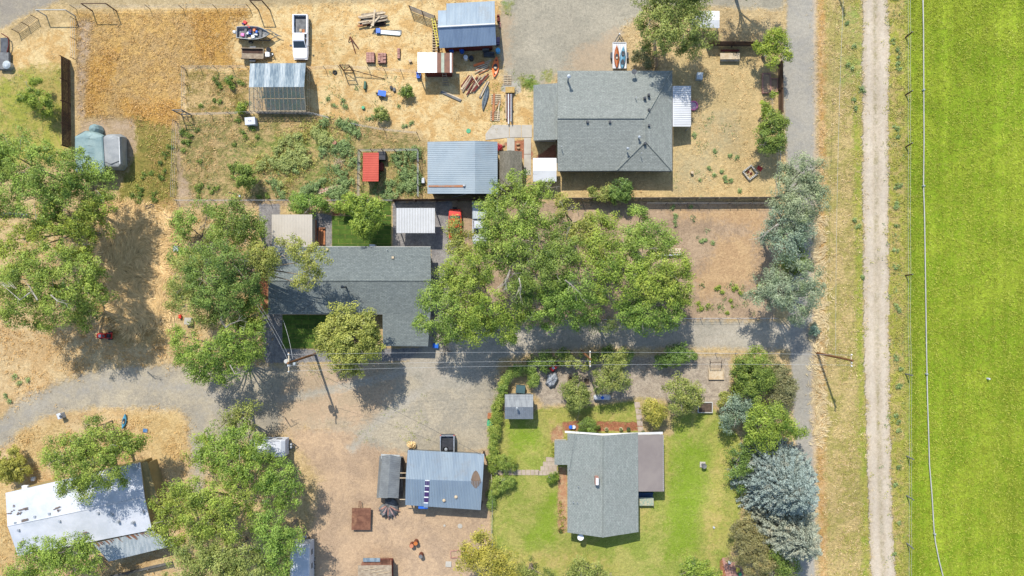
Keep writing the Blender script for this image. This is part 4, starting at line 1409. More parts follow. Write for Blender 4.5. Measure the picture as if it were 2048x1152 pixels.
def car(label, px, py, yaw, mat, L=4.3, W=1.75):
    org = P(px, py, 0)
    t = thing('car', label, 'car', org)
    n = L / 2
    mb = MB(org, yaw)
    rings = [[(x, y, z) for y, z in section(w_, .3, z1, .05, .12)] for x, w_, z1 in ((-n, W * .8, .75), (-n + .2, W * .94, .88), (-.9, W, .95), (.8, W, .93), (n - .5, W * .95, .8), (n, W * .78, .6))]
    mb.loft(rings); mb.build('body', mat, t)
    mb = MB(org, yaw)
    mb.loft([[(-1.3, -.75, .92), (1.05, -.75, .92), (1.05, .75, .92), (-1.3, .75, .92)], [(-.8, -.58, 1.36), (.3, -.58, 1.36), (.3, .58, 1.36), (-.8, .58, 1.36)]])
    mb.build('window_glass', M_GLASSD, t)
    mb = MB(org, yaw); mb.box(-.85, -.62, 1.35, .36, .62, 1.42, .05); mb.build('roof', mat, t)
    for s in (-1, 1):
        for x in (1.3, -1.3):
            wheel(org, yaw, x, s * (W / 2 - .12), .32, t, .2)
        mb = MB(org, yaw); mb.box(n - .25, s * .55 - .15, .5, n - .03, s * .55 + .15, .64); mb.build('headlight', M_FRAME, t)
        mb = MB(org, yaw); mb.box(-n - .01, s * .55 - .15, .6, -n + .1, s * .55 + .15, .74); mb.build('taillight', M_REDP, t)
    mb = MB(org, yaw); mb.tube([(-n - .05, 0, .7), (-n - .25, 0, .7)], .33, 14); mb.build('spare_tyre', M_TYRE, t)
    return t
car('red car half hidden beneath the leaves west of the silver pickup', 911, 452, -math.pi / 2, red_paint)

# ---- fishing boat on trailer
def hull_rings(L, W, D, n=9, bow=1, z0=.0, flare=.75, stern=.85):
    out = []
    for i in range(n):
        f = i / (n - 1)
        x = -L / 2 + L * f
        wd = W / 2 * (stern + (1 - stern) * min(1, f * 3)) * (1 - max(0, (f - .5) / .5) ** 2.2 * .97)
        dz = z0 + D * .55 * max(0, (f - .6) / .4) ** 2
        out.append((x, wd, dz))
    return out
def boat(label, px, py, yaw, L, W, D, z, mat, inner):
    org = P(px, py, 0)
    t = thing('boat', label, 'boat', org + Vector((0, 0, z)))
    st = hull_rings(L, W, D)
    ringo = [[(x, -w_, z + D), (x, -w_ * .7, z + d + .05), (x, 0, z + d), (x, w_ * .7, z + d + .05), (x, w_, z + D),
              (x, w_ - .06 if w_ > .1 else w_, z + D), (x, (w_ - .06) * .7, z + d + .12), (x, 0, z + d + .1), (x, -(w_ - .06) * .7, z + d + .12), (x, -(w_ - .06) if w_ > .1 else -w_, z + D)] for x, w_, d in st]
    mb = MB(org, yaw); mb.loft(ringo); mb.build('hull', mat, t)
    mb = MB(org, yaw); mb.box(-L / 2, -W * .4, z + .1, -L / 2 + .06, W * .4, z + D); mb.build('transom', mat, t)
    mb = MB(org, yaw); mb.add([(x, s * w_ * .72, z + d + .16) for x, w_, d in st for s in (-1, 1)], [(2 * i, 2 * i + 2, 2 * i + 3, 2 * i + 1) for i in range(len(st) - 1)]); mb.build('deck', inner, t)
    for x in (-L * .25, 0, L * .2):
        mb = MB(org, yaw); mb.box(x - .15, -W * .38, z + .3, x + .15, W * .38, z + .4); mb.build('bench', M_WOODG, t)
    mb = MB(org, yaw); mb.box(-L / 2 - .45, -.18, z + D - .25, -L / 2 - .02, .18, z + D + .18, .05); mb.box(-L / 2 - .3, -.07, z - .2, -L / 2 - .1, .07, z + D - .25); mb.build('outboard_motor', M_FRAME, t, kind='stuff')
    return t, org
bt, o_ = boat('open fishing boat full of clutter on its trailer', 513, 72, R(-2), 4.4, 1.75, .65, .55, simple('boat_aluminium', S(206,208,206), S(170,176,180), 1, .4), simple('boat_floor', S(190,186,180), S(120,124,128), 4, .8))
cols = [M_REDP, M_FRAME, M_BLUEP, M_PURP, M_WOODP, M_ORANGE, M_WHITE, M_LBLUE, M_DARK, M_PINK]
for k in range(16):
    x, y = random.uniform(-1.8, .8), random.uniform(-.55, .55)
    if k < 14:
        mb = MB(o_, R(-2) + random.uniform(-.6, .6)); a, b = random.uniform(.12, .25), random.uniform(.1, .22)
        mb.box(x - a, y - b, .85, x + a, y + b, 1.0 + random.uniform(0, .25), .02); mb.build('clutter', cols[k % 10], bt)
t = thing('boat_trailer', 'trailer under the open fishing boat', 'trailer', P(513, 72, 0))
for s in (-1, 1):
    MB(P(513, 72, 0), R(-2)).box(-2.0, s * .7 - .04, .4, 2.1, s * .7 + .04, .52).build('frame_rail', M_DMET, t)
    wheel(P(513, 72, 0), R(-2), -.6, s * .95, .3, t, .18)
MB(P(513, 72, 0), R(-2)).tube([(1.9, .6, .46), (3.1, .0, .5)], .05, 6).tube([(1.9, -.6, .46), (3.1, .0, .5)], .05, 6).tube([(2.6, .1, .5), (3.5, -.1, .5)], .05, 6).build('tongue', M_DMET, t, kind='stuff')

# ---- utility trailer
def utility_trailer(label, px, py, yaw, L, W, wood, hitch=True, side=.35):
    org = P(px, py, 0)
    t = thing('utility_trailer', label, 'trailer', org)
    for k in range(7):
        y0 = -W / 2 + W * k / 7
        MB(org, yaw).box(-L / 2, y0 + .01, .5, L / 2, y0 + W / 7 - .01, .56).build('floor_board', wood, t)
    for s in (-1, 1):
        MB(org, yaw).box(-L / 2, s * W / 2 - .04, .5, L / 2, s * W / 2 + .04, .56 + side).build('side_board', wood, t)
        wheel(org, yaw, 0, s * (W / 2 + .18), .3, t, .18)
        MB(org, yaw).box(-.4, s * (W / 2 + .18) - .14, .62, .4, s * (W / 2 + .18) + .14, .66).build('mudguard', M_DMET, t)
    MB(org, yaw).box(L / 2 - .04, -W / 2, .57, L / 2 + .03, W / 2, .56 + side).build('front_board', wood, t)
    MB(org, yaw).tube([(L / 2, W * .4, .48), (L / 2 + 1.2, 0, .48)], .05, 6).tube([(L / 2, -W * .4, .48), (L / 2 + 1.2, 0, .48)], .05, 6).build('tongue', M_DMET, t, kind='stuff')
    MB(org, yaw).lathe((L / 2 + 1.15, 0, 0), [(.05, 0), (.05, .65), (.09, .66), (.09, .7)], 8).build('jack', M_LMET, t)
    return t, org
t, o_ = utility_trailer('wooden utility trailer with tall sides just north of the greenhouse', 509, 111, R(-1), 3.0, 1.35, M_WOOD)
MB(o_, R(-1)).box(-1.4, .1, .57, 1.4, .62, .6).build('load_board', M_WOODD, t)
MB(P(538, 100, .5)).lathe((0, 0, 0), [(.18, 0), (.32, 0), (.32, .18), (.18, .18)], 14).build('spare_wheel', M_TYRE, t)
MB(P(535, 109, .5)).box(-.25, -.3, -.5, .3, .3, .15).build('tool_box', M_LMET, t)
t, o_ = utility_trailer('white flat trailer carrying two kayaks on the north gravel pad', 1237.5, 114, math.pi / 2, 3.4, 1.75, M_WHITE, side=.1)

def kayak(label, px, py, z, yaw, L, W, mat, cat='kayak', cockpits=1, open_=False):
    org = P(px, py, z)
    t = thing('kayak', label, cat, org)
    n = 13
    rings = []
    for i in range(n):
        f = i / (n - 1)
        s = math.sin(math.pi * min(max(f, .015), .985)) ** .75
        x = -L / 2 + L * f
        w_, lift = W / 2 * s, .12 * abs(2 * f - 1) ** 3
        h = .28
        rings.append([(x, -w_, lift + h * .65), (x, -w_ * .6, lift + .02), (x, 0, lift), (x, w_ * .6, lift + .02), (x, w_, lift + h * .65), (x, w_ * .75, lift + h * (.95 if not open_ else .5)), (x, 0, lift + h * (1.05 if not open_ else .42)), (x, -w_ * .75, lift + h * (.95 if not open_ else .5))])
    mb = MB(org, yaw); mb.loft(rings); mb.build('hull', mat, t, smooth=True)
    for x in ((0,) if cockpits == 1 else (-.6, .55)):
        mb = MB(org, yaw)
        pr = []
        for k in range(14):
            a = 2 * math.pi * k / 14
            pr.append((x + .42 * math.cos(a), W * .3 * math.sin(a)))
        mb.prism(pr, .2, .315); mb.build('cockpit', M_DARK, t)
        mb = MB(org, yaw); mb.box(x - .3, -W * .17, .31, x - .02, W * .17, .38, .03); mb.build('seat', M_WOODP if cockpits == 1 else M_DMET, t)
    for x in (L * .33, -L * .34):
        mb = MB(org, yaw); mb.lathe((x, 0, .28), [(.1, 0), (.1, .03), (.03, .04)], 10); mb.build('hatch', M_DARK, t)
    return t
kayak('orange kayak on the white trailer, left of the blue one', 1233, 115, .6, math.pi / 2, 3.0, .72, simple('kayak_orange', S(206,118,56), S(190,98,44), 2, .4))
kayak('light blue kayak on the white trailer, right of the orange one', 1245, 117, .6, math.pi / 2 - .06, 2.9, .78, simple('kayak_blue', S(120,180,206), S(100,160,190), 2, .4), cockpits=2)
kayak('bright orange plastic boat leaning near the southeast corner of the barn', 991, 135, .05, math.pi / 2 - .12, 2.7, .95, M_ORANGE, open_=True)
kayak('light blue kayak lying at the edge of the west gravel track', 250, 842, .02, math.pi / 2 - .18, 1.95, .62, simple('kayak_cyan', S(110,190,222), S(90,170,206), 2, .4))

# ---- covered boats
def covered(name, label, pts, z, zt, mat, ridge=None):
    """draped cover: base outline and smaller raised top, world-built"""
    base = [P(x, y, 0) for x, y in pts[0]]
    top = [P(x, y, z) for x, y in pts[1]]
    b = sum(base, Vector()) / len(base)
    t = thing(name, label, 'covered vehicle', b)
    mb = MB()
    mid = [a.lerp(c, .82) for a, c in zip(base, top)]
    mid = [Vector((a.x + (a.x - b.x) * .05, a.y + (a.y - b.y) * .05, z * .8)) for a in mid]
    rg = [[tuple(Vector((v.x, v.y, .25))) for v in base], [tuple(v) for v in mid], [tuple(v) for v in top]]
    cen = sum(top, Vector()) / len(top)
    rg.append([tuple(cen.lerp(v, .93) + Vector((0, 0, zt * .4))) for v in top])
    rg.append([tuple(cen + Vector(((v.x - cen.x) * .04, (v.y - cen.y) * .8, zt))) for v in top])
    mb.loft(rg)
    o = mb.build('cover', mat, t)
    MB().prism([(v.x * .97 + b.x * .03, v.y * .97 + b.y * .03) for v in base], .15, .5).build('chassis', M_DMET, t)
    return t, b
t, b = covered('covered_boat', 'large boat under a pale teal tarp beside the brown board fence', ([(156,272),(174,262),(196,264),(212,272),(215,345),(205,352),(165,352),(158,345)], [(150,274),(170,266),(186,266),(205,272),(209,335),(205,345),(155,345),(150,340)]), 2.5, .25, M_TARP)
for k in range(5):
    y = 280 + k * 14
    MB().tube([P(152, y, 2.52), P(178, y - 3, 2.78), P(204, y, 2.52), P(213, y, 1.2)], .03, 4).build('cover_seam', M_TARP, t)
MB(P(187, 258, 1.2)).lathe((0, 0, 0), [(.8, -1.0), (.7, -.1), (.45, .3), (.1, .5)], 8).build('bow_cover', M_TARP, t)
t, b = covered('covered_boat', 'boat under a light grey fitted cover, right of the teal tarp', ([(212,275),(222,269),(244,269),(256,276),(257,334),(250,342),(216,340),(211,330)], [(204,276),(212,271),(228,270),(238,274),(242,327),(236,333),(212,333),(206,326)]), 2.3, .15, M_TARPG)
MB().tube([P(238, 274, 2.4), P(240, 328, 2.4)], .05, 5).build('cover_seam', M_FRAME, t)
MB().tube([P(206, 322, 2.42), P(222, 328, 2.5), P(238, 322, 2.42)], .04, 5).build('strap', M_DMET, t)

# ---- camper trailers
def camper(name, label, px, py, yaw, L, W, Hh, mat, r=.3, vents=((0, 0),), tongue=1):
    org = P(px, py, 0)
    t = thing(name, label, 'camper', org)
    mb = MB(org, yaw)
    rings = []
    for x, f in ((-L / 2, .86), (-L / 2 + r, 1), (L / 2 - r * 1.4, 1), (L / 2, .8)):
        z1 = .55 + (Hh - .55) * f
        w_ = W / 2 * (.97 if f < 1 else 1)
        rings.append([(x, -w_, .5), (x, w_, .5), (x, w_, z1 - .12), (x, w_ - .14, z1), (x, -w_ + .14, z1), (x, -w_, z1 - .12)])
    mb.loft(rings); mb.build('body', mat, t)
    for vx, vy in vents:
        MB(org, yaw).box(vx - .2, vy - .2, Hh, vx + .2, vy + .2, Hh + .12, .03).build('roof_vent', M_FRAME, t)
    MB(org, yaw).box(-L / 2 + .3, W / 2 - .1, Hh + .0, L / 2 - .6, W / 2 - .04, Hh + .05).build('roof_rail', M_LMET, t)
    for s in (-1, 1):
        for x in (-.5, .35):
            wheel(org, yaw, x, s * (W / 2 - .1), .34, t, .2)
        for x in (-L * .3, .1, L * .3):
            MB(org, yaw).box(x - .35, s * W / 2 - .02, 1.3, x + .35, s * W / 2 + .025, 1.8).build('window', M_GLASSD, t)
    MB(org, yaw).tube([(L / 2 - .1, W * .3, .5), (L / 2 + 1.0, 0, .5)], .05, 6).tube([(L / 2 - .1, -W * .3, .5), (L / 2 + 1.0, 0, .5)], .05, 6).build('tongue', M_DMET, t, kind='stuff')
    for y in (-.18, .18):
        MB(org, yaw).lathe((L / 2 + .35, y, .5), [(.12, 0), (.15, .05), (.15, .35), (.05, .42)], 10).build('gas_bottle', M_LMET, t)
    return t, org
camper('camper_trailer', 'white camper trailer poking out from under the bright green southwest trees', 546, 889, 0, 4.6, 2.2, 2.4, M_MOB, vents=((-.8, .1), (.9, .2)))
t, o_ = camper('camper_trailer', 'long white camper trailer at the bottom edge with its roof in tree shade', 612, 1123, math.pi / 2, 6.4, 2.5, 2.7, M_MOB, vents=((-1.5, .3), (1.8, 0)), r=.25)

# ---- flatbed / rusty plates
t = thing('flat_trailer', 'flat rusty steel deck trailer in the middle of the dirt yard', 'trailer', P(722, 1038, 0))
for k in range(3):
    MB(P(722, 1038, .6)).box(-1.25 + k * .03, -1.45 + k * .97, -.06, 1.25 + k * .03, -.5 + k * .97, .02).build('deck_plate', M_RUST, t)
for s in (-1, 1):
    MB(P(722, 1038, .5)).box(s * 1.1 - .05, -1.4, -.12, s * 1.1 + .05, 1.4, .02).build('frame_rail', M_DMET, t)
    wheel(P(722, 1038, 0), math.pi / 2, 0, s * .95, .28, t, .18)
MB(P(720, 1010, .5)).tube([(-.15, -.3, 0), (-.1, .5, 0), (.1, .5, 0), (.15, -.3, 0)], .05, 6).build('tongue', M_RUST, t)

# ---- draped awning heap, covered mower, tank, etc
def heap(name, label, cat, px, py, rx, ry, h, mat, n=16, seed=0, part='cover', rot=0, spikes=.12):
    rd = random.Random(seed)
    org = P(px, py, 0)
    t = thing(name, label, cat, org)
    rings = []
    jit = [1 + rd.uniform(-spikes, spikes) for _ in range(n)]
    for f, z in ((1, 0), (.93, h * .5), (.72, h * .85), (.35, h * 1.0), (.03, h * 1.04)):
        rings.append([(rx * f * jit[k] * math.cos(2 * math.pi * k / n), ry * f * jit[k] * math.sin(2 * math.pi * k / n), z * rd.uniform(.86, 1.1)) for k in range(n)])
    mb = MB(org, rot); mb.loft(rings); mb.build(part, mat, t)
    return t
heap('covered_mower', 'silver crumpled tarp over a machine on the shaded gravel', 'tarp', 1104, 758, .8, 1.05, .9, M_SILV, seed=3, rot=-.35, spikes=.2)
t = heap('tarp_heap', 'heap of pink and dark striped cloth at the south end of the dark grey shed', 'tarp', 779, 1016, 1.2, 1.25, .8, M_WOODG, seed=5, spikes=.25)
for k in range(9):
    a = -2.9 + k * .32
    o1, o2 = Vector((.3 * math.cos(a), .3 * math.sin(a) + .6, .95)), Vector((1.5 * math.cos(a), 1.6 * math.sin(a) + .1, .15))
    MB(P(779, 1016, 0)).tube([o1, o1.lerp(o2, .5) + Vector((0, 0, .15)), o2], [.1, .14, .05], 5).build('cloth_fold', [M_PAVER, M_WOODG, simple('cloth_pale_pink', S(226,190,180), S(206,166,160), 2), M_DMET][k % 4], t)
t = thing('propane_tank', 'white horizontal propane tank with blue lid below the round olive shrub', 'tank', P(1203, 793, 0))
o_ = P(1203, 793, 0)
MB(o_).tube([(-1.15, 0, .55), (-1.08, 0, .55), (-.95, 0, .55), (.95, 0, .55), (1.08, 0, .55), (1.15, 0, .55)], [.05, .26, .38, .38, .26, .05], 16).build('tank_body', M_MOB, t, smooth=False)
MB(o_).lathe((0, 0, .9), [(.22, 0), (.22, .12), (.08, .16)], 12).build('lid', M_BLUEP, t)
for s in (-.7, .7):
    MB(o_).box(s - .06, -.3, 0, s + .06, .3, .25).build('foot', M_DMET, t)

def mower(label, px, py, yaw):
    org = P(px, py, 0)
    t = thing('riding_mower', label, 'mower', org)
    MB(org, yaw).box(-.2, -.36, .35, .95, .36, .85, .08).build('hood', M_REDP, t, bevel=.04)
    MB(org, yaw).box(-.9, -.42, .3, -.2, .42, .5).build('rear_deck', M_REDP, t)
    MB(org, yaw).box(-.75, -.24, .5, -.3, .24, .62).box(-.85, -.24, .55, -.75, .24, .95).build('seat', M_DARK, t, kind='stuff')
    MB(org, yaw).tube([(.0, 0, .8), (-.15, 0, 1.05)], .02, 6).lathe((-.17, 0, 1.05), [(.15, 0), (.18, .02), (.15, .04)], 12).build('steering_wheel', M_DARK, t, kind='stuff')
    for x, y, r in ((.7, .35, .2), (.7, -.35, .2), (-.6, .45, .27), (-.6, -.45, .27)):
        wheel(org, yaw, x, y, r, t, .2)
    MB(org, yaw).box(.3, -.18, .855, .6, .18, .87).build('badge_panel', M_WHITE, t)
mower('red riding mower in the shade south of the western trees', 214, 671, math.pi)
mower('red mower parked on shaded gravel near the silver tarp', 1111, 730, -2.4)

# ---- lumber piles, pallets, pavers
def board(t, px, py, z, L, W, ang, mat, name='plank', h=.05):
    MB(P(px, py, z), ang).box(-L / 2, -W / 2, 0, L / 2, W / 2, h).build(name, mat, t)
t = thing('lumber_pile', 'criss-crossed pile of weathered beams north of the paver stacks', 'lumber', P(745, 38, 0))
for k, (x, y, z, L, W, a, m) in enumerate(((744,30,.45,3.7,.22,.16,M_WOODP),(746,34,.6,3.6,.2,.1,M_WOOD),(744,40,.35,3.8,.22,.2,M_WOODP),(750,44,.5,3.4,.2,.16,M_WOOD),(742,46,.3,3.6,.18,.26,M_WOODR),(752,40,.2,3.2,.2,.02,M_WOODG),
    (748,36,.75,2.2,.24,1.45,M_WOODP),(751,42,.68,1.6,.2,.8,M_WOODP),(744,36,.1,3.0,.3,.2,M_WOODD),(738,42,.15,2.6,.2,.35,M_WOODG),(752,49,.1,2.2,.18,.1,M_WOODD),(745,27,.2,3.0,.2,.12,M_WOOD),(757,38,.55,2.6,.16,.3,M_WOODP),(749,46,.62,1.8,.16,.9,M_WOODP))):
    board(t, x, y, z, L, W, a, m, 'beam', .12)
MB(P(752, 42, 0)).box(-1.2, -.7, 0, 1.3, .6, .12).build('pallet_base', M_WOODD, t)
t = thing('sheet_stack', 'low stack of grey metal sheets just below the criss-crossed beams', 'metal sheets', P(776, 65, 0))
for k in range(4):
    board(t, 776 + k * 1.2, 65 + (k % 2) * 1.5 - 1, .05 + k * .04, 3.6 - .3 * k, .5, -.03 * k, M_GALV2 if k % 2 else M_WOODG, 'metal_sheet', .03)
MB(P(757, 62, .2)).box(-.3, -.3, 0, .25, .3, .2).build('blue_bundle', M_BLUEP, t)
t = thing('lumber_pile', 'fanned pile of long pale and red planks south of the barn', 'lumber', P(943, 170, 0))
for k in range(20):
    a = .92 + random.uniform(-.13, .13)
    board(t, 930 + k * 1.7 + random.uniform(-3, 3), 168 + random.uniform(-7, 7), .03 + (k % 5) * .05, random.uniform(1.6, 3.1), random.uniform(.1, .2), a, [M_WOODP, M_WOODR, M_WOODP, M_WOOD, M_WALLR][k % 5])
board(t, 950, 160, .32, 2.0, .12, -1.0, M_WOODP); board(t, 935, 165, .02, 1.9, .9, .95, M_WALLR, 'plank')
t = thing('lumber_pile', 'short pile of pale boards beside the bright orange boat', 'lumber', P(965, 134, 0))
for k in range(11):
    board(t, 966 + random.uniform(-4, 4), 126 + k * 1.7, .05 + (k % 3) * .06, random.uniform(1.3, 2.1), .13, .35 + random.uniform(-.1, .15), [M_WOODP, M_WOODR, M_WOODP][k % 3])
board(t, 958, 128, .2, 1.5, .3, .3, M_ORANGE)
for lb, x, y, a, L in (('long grey timber lying alone below the small red shed', 902, 193, -.42, 2.9), ('pale board leaning on the grey tarp strip', 968, 180, 1.1, 2.4)):
    t = thing('timber', lb, 'timber', P(x, y, 0))
    board(t, x, y, .02, L, .28, a, M_WOODG, 'beam', .16); board(t, x + 2, y - 2.5, .1, L * .95, .14, a, M_WOODP, 'plank', .1)
t = thing('tarp_roll', 'grey crumpled tarp strip lying between the plank pile and the pallets', 'tarp', P(970, 200, 0))
MB().loft([[tuple(P(px + dx, py, z)) for dx, z in ((-w_, .02), (-w_ * .5, .25), (0, .12), (w_ * .5, .3), (w_, .02))] for px, py, w_ in ((976,172,1),(974,184,5),(972,194,6),(969,206,5.5),(967,214,3),(966,221,.8))]).build('sheet', simple('tarp_slate', S(150,160,168), S(110,122,134), 2, .6, .04), t)

def pallet(label, px, py, yaw, z=0, L=1.25, W=1.05, group=None, mat=None, n=6):
    org = P(px, py, z)
    t = thing('pallet', label, 'pallet', org, group)
    for k in range(n):
        MB(org, yaw).box(-L / 2 + k * (L - .1) / (n - 1), -W / 2, .11, -L / 2 + k * (L - .1) / (n - 1) + .1, W / 2, .135).build('slat', mat or M_WOODP, t)
    for k in range(3):
        y = -W / 2 + .02 + k * (W - .12) / 2
        MB(org, yaw).box(-L / 2, y, 0, L / 2, y + .08, .107).build('runner', M_WOOD, t)
    return t
pallet('pallet leaning near the grass patch north of the west wing', 1015, 160, math.pi / 2)
pallet('northern pallet of the pair lying on dry grass west of the pipe rack', 992, 199, math.pi / 2, L=1.3, W=1.25)
pallet('southern pallet of the pair lying on dry grass west of the pipe rack', 990, 232, math.pi / 2, L=1.3, W=1.25)
t = thing('plank_rack', 'orange and white planks laid lengthwise across the two pallets', 'planks', P(988, 215, 0))
board(t, 987, 214, .15, 3.6, .28, math.pi / 2 - .05, M_WOODR); board(t, 997, 220, .15, 2.6, .14, math.pi / 2 - .12, M_WOODP); board(t, 992, 216, .18, 2.0, .1, 1.1, M_WOODR)
t = thing('pipe_rack', 'rack of long white and red pipes beside a yellow board box', 'pipe rack', P(1018, 210, 0))
MB(P(1020, 182, 0)).box(-.6, -.35, 0, .6, .4, .5).build('board_box', simple('osb_yellow', S(226,190,120), S(206,166,96), 3), t)
for k, (dx, m, r_) in enumerate(((-6, M_WOODP, .09), (-3.5, M_WALLR, .06), (-1, M_WHITE, .1), (2, M_WALLR, .07), (4, M_WHITE, .06), (6, M_DMET, .07))):
    MB().tube([P(1018 + dx, 188, .35), P(1018 + dx, 238 + (k % 3) * 5, .35)], r_, 6).build('pipe', m, t)
for y in (192, 222):
    MB(P(1018, y, 0)).box(-.6, -.06, 0, .6, .06, .24).build('bearer', M_WOODD, t)

def pavers(label, px, py, nx, ny, h, missing=0, bx=.36, by=.22):
    org = P(px, py, 0)
    t = thing('paver_stack', label, 'pavers', org)
    for j in range(ny):
        for i in range(nx):
            hh = h - (random.choice((.08, .16)) if random.random() < missing else 0) + random.uniform(0, .02)
            x0, y0 = -nx * bx / 2 + i * bx, -ny * by / 2 + j * by
            MB(org).box(x0 + .01, y0 + .01, .1, x0 + bx - .015, y0 + by - .015, hh).build('paver', M_PAVER, t)
    MB(org).box(-nx * bx / 2 - .03, -ny * by / 2 - .03, 0, nx * bx / 2 + .03, ny * by / 2 + .03, .098).build('pallet_base', M_WOODD, t)
pavers('full square stack of pinkish pavers, west of the two', 742, 117, 3, 6, .55)
pavers('uneven square stack of pinkish pavers, just right of the full one', 765, 118, 3, 6, .55, .5)
pavers('narrow leftover stack of pinkish pavers nearest the small red shed', 798, 108, 1, 6, .4, .4)

# ---- barrels, tyres, cans
def barrel(label, px, py, mat, r=.3, h=.88, name='barrel', z=0, group=None, top=None):
    org = P(px, py, z)
    t = thing(name, label, name.replace('_', ' '), org, group)
    MB(org).lathe((0, 0, 0), [(r * .96, 0), (r, .04), (r, h * .33), (r * 1.03, h * .35), (r, h * .37), (r, h * .64), (r * 1.03, h * .66), (r, h * .68), (r, h - .02), (r * .96, h)], 16).build('drum', mat, t)
    MB(org).lathe((0, 0, h), [(r * .88, .001), (r * .88, .012)], 16).build('lid', top or mat, t)
    return t
M_ORB = simple('barrel_orange', S(232,140,70), S(210,116,56), 2, .5)
M_RST2 = simple('barrel_rust', S(150,90,66), S(120,70,54), 2, .8)
barrel('orange barrel with bright lid, upper right of the three in the dirt yard', 833, 1082, M_RST2, top=M_ORB)
barrel('pinkish orange barrel, left of the three in the dirt yard', 825, 1087, M_RST2, top=simple('lid_pink_orange', S(240,160,120), S(226,140,104), 2))
barrel('rusty open barrel, lowest of the three in the dirt yard', 843, 1108, M_RST2, top=M_WOODG)
for lb, x, y, m in (('bright blue barrel lying in the clutter south of the barn', 924, 104, M_BLUEP), ('light blue barrel at the southeast barn corner', 996, 104, M_LBLUE), ('white-topped drum in the barn shade', 932, 118, M_FRAME), ('dark drum with pale rim in the barn shade', 943, 119, M_DARK),
                    ('blue barrel between barn and small red shed', 903, 103, M_BLUEP)):
    barrel(lb, x, y, m, .3, .8)
barrel('green septic lid set in the dry grass north of the blue garage', 937, 262, M_GREENP, .3, .06, 'lid')
barrel('small green bin lid on dry grass near the wheelbarrow', 727, 216, M_GREENP, .22, .3, 'bin')
barrel('rusty burn barrel standing in the green weeds', 671, 287, simple('stump_tan', S(206,150,124), S(180,124,100), 2), .28, .6, 'burn_barrel')
barrel('white round well cap on the dirt yard south of the blue garage', 920, 1052, M_CONC, .32, .05, 'cap')
barrel('small pale round cap on the dirt yard, left of the larger one', 889, 1051, M_CONC, .16, .05, 'cap')
barrel('pale tree stump on the dry yard east of the north house', 1383, 346, M_WOODP, .2, .5, 'stump')
def tyre(label, px, py, r=.33, z=0, tilt=0, grp=None):
    org = P(px, py, z)
    mb = MB(org)
    n, m = 18, 8
    vs = [(( r - .1 + .1 * math.cos(2 * math.pi * b / m)) * math.cos(2 * math.pi * a / n), (r - .1 + .1 * math.cos(2 * math.pi * b / m)) * math.sin(2 * math.pi * a / n), .1 + .1 * math.sin(2 * math.pi * b / m)) for a in range(n) for b in range(m)]
    fs = [(a * m + b, ((a + 1) % n) * m + b, ((a + 1) % n) * m + (b + 1) % m, a * m + (b + 1) % m) for a in range(n) for b in range(m)]
    mb.add(vs, fs)
    o = mb.build('tyre', M_TYRE, None, origin=org)
    setp(o, label, 'tyre', grp)
    if tilt: o.rotation_euler.x = tilt
g = 'old tyres by the western dry grass'
tyre('left tyre of the small group on dry grass beside the western saplings', 295, 415, .3, grp=g)
tyre('right tyre with pale centre in the small group on dry grass', 304, 413, .34, grp=g)
tyre('lowest tyre of the small group on dry grass', 300, 423, .3, grp=g)
tyre('tyre lying right of the gate frame south of the wheelbarrow lot', 670, 145, .3)
# ---- wheelbarrow
def wheelbarrow(label, px, py, yaw, mat):
    org = P(px, py, 0)
    t = thing('wheelbarrow', label, 'wheelbarrow', org)
    MB(org, yaw).loft([[(-.35, -.22, .3), (.3, -.18, .3), (.3, .18, .3), (-.35, .22, .3)], [(-.5, -.38, .62), (.55, -.34, .62), (.55, .34, .62), (-.5, .38, .62)]]).build('tray', mat, t)
    for s in (-1, 1):
        MB(org, yaw).tube([(-1.1, s * .3, .55), (.0, s * .2, .3), (.75, s * .05, .2)], .025, 6).build('handle', M_WOODR, t)
        MB(org, yaw).tube([(-.3, s * .2, .3), (-.4, s * .25, 0)], .02, 5).build('leg', M_DMET, t)
    wheel(org, yaw, .75, 0, .2, t, .1)
wheelbarrow('blue wheelbarrow tipped on dry grass below the gate frame', 766, 189, math.pi * .95, M_BLUEP)
t = thing('tricycle', 'small black wheeled frame beside the blue wheelbarrow', 'tricycle', P(763, 200, 0))
for dx, dy in ((0, 0), (.25, .35), (-.25, .35)):
    wheel(P(763, 200, 0) + Vector((dx, dy, 0)), math.pi / 2, 0, 0, .17, t, .06)
MB(P(763, 200, 0)).tube([(0, 0, .2), (0, .35, .3), (.25, .35, .2)], .02, 5).build('frame', M_DMET, t)
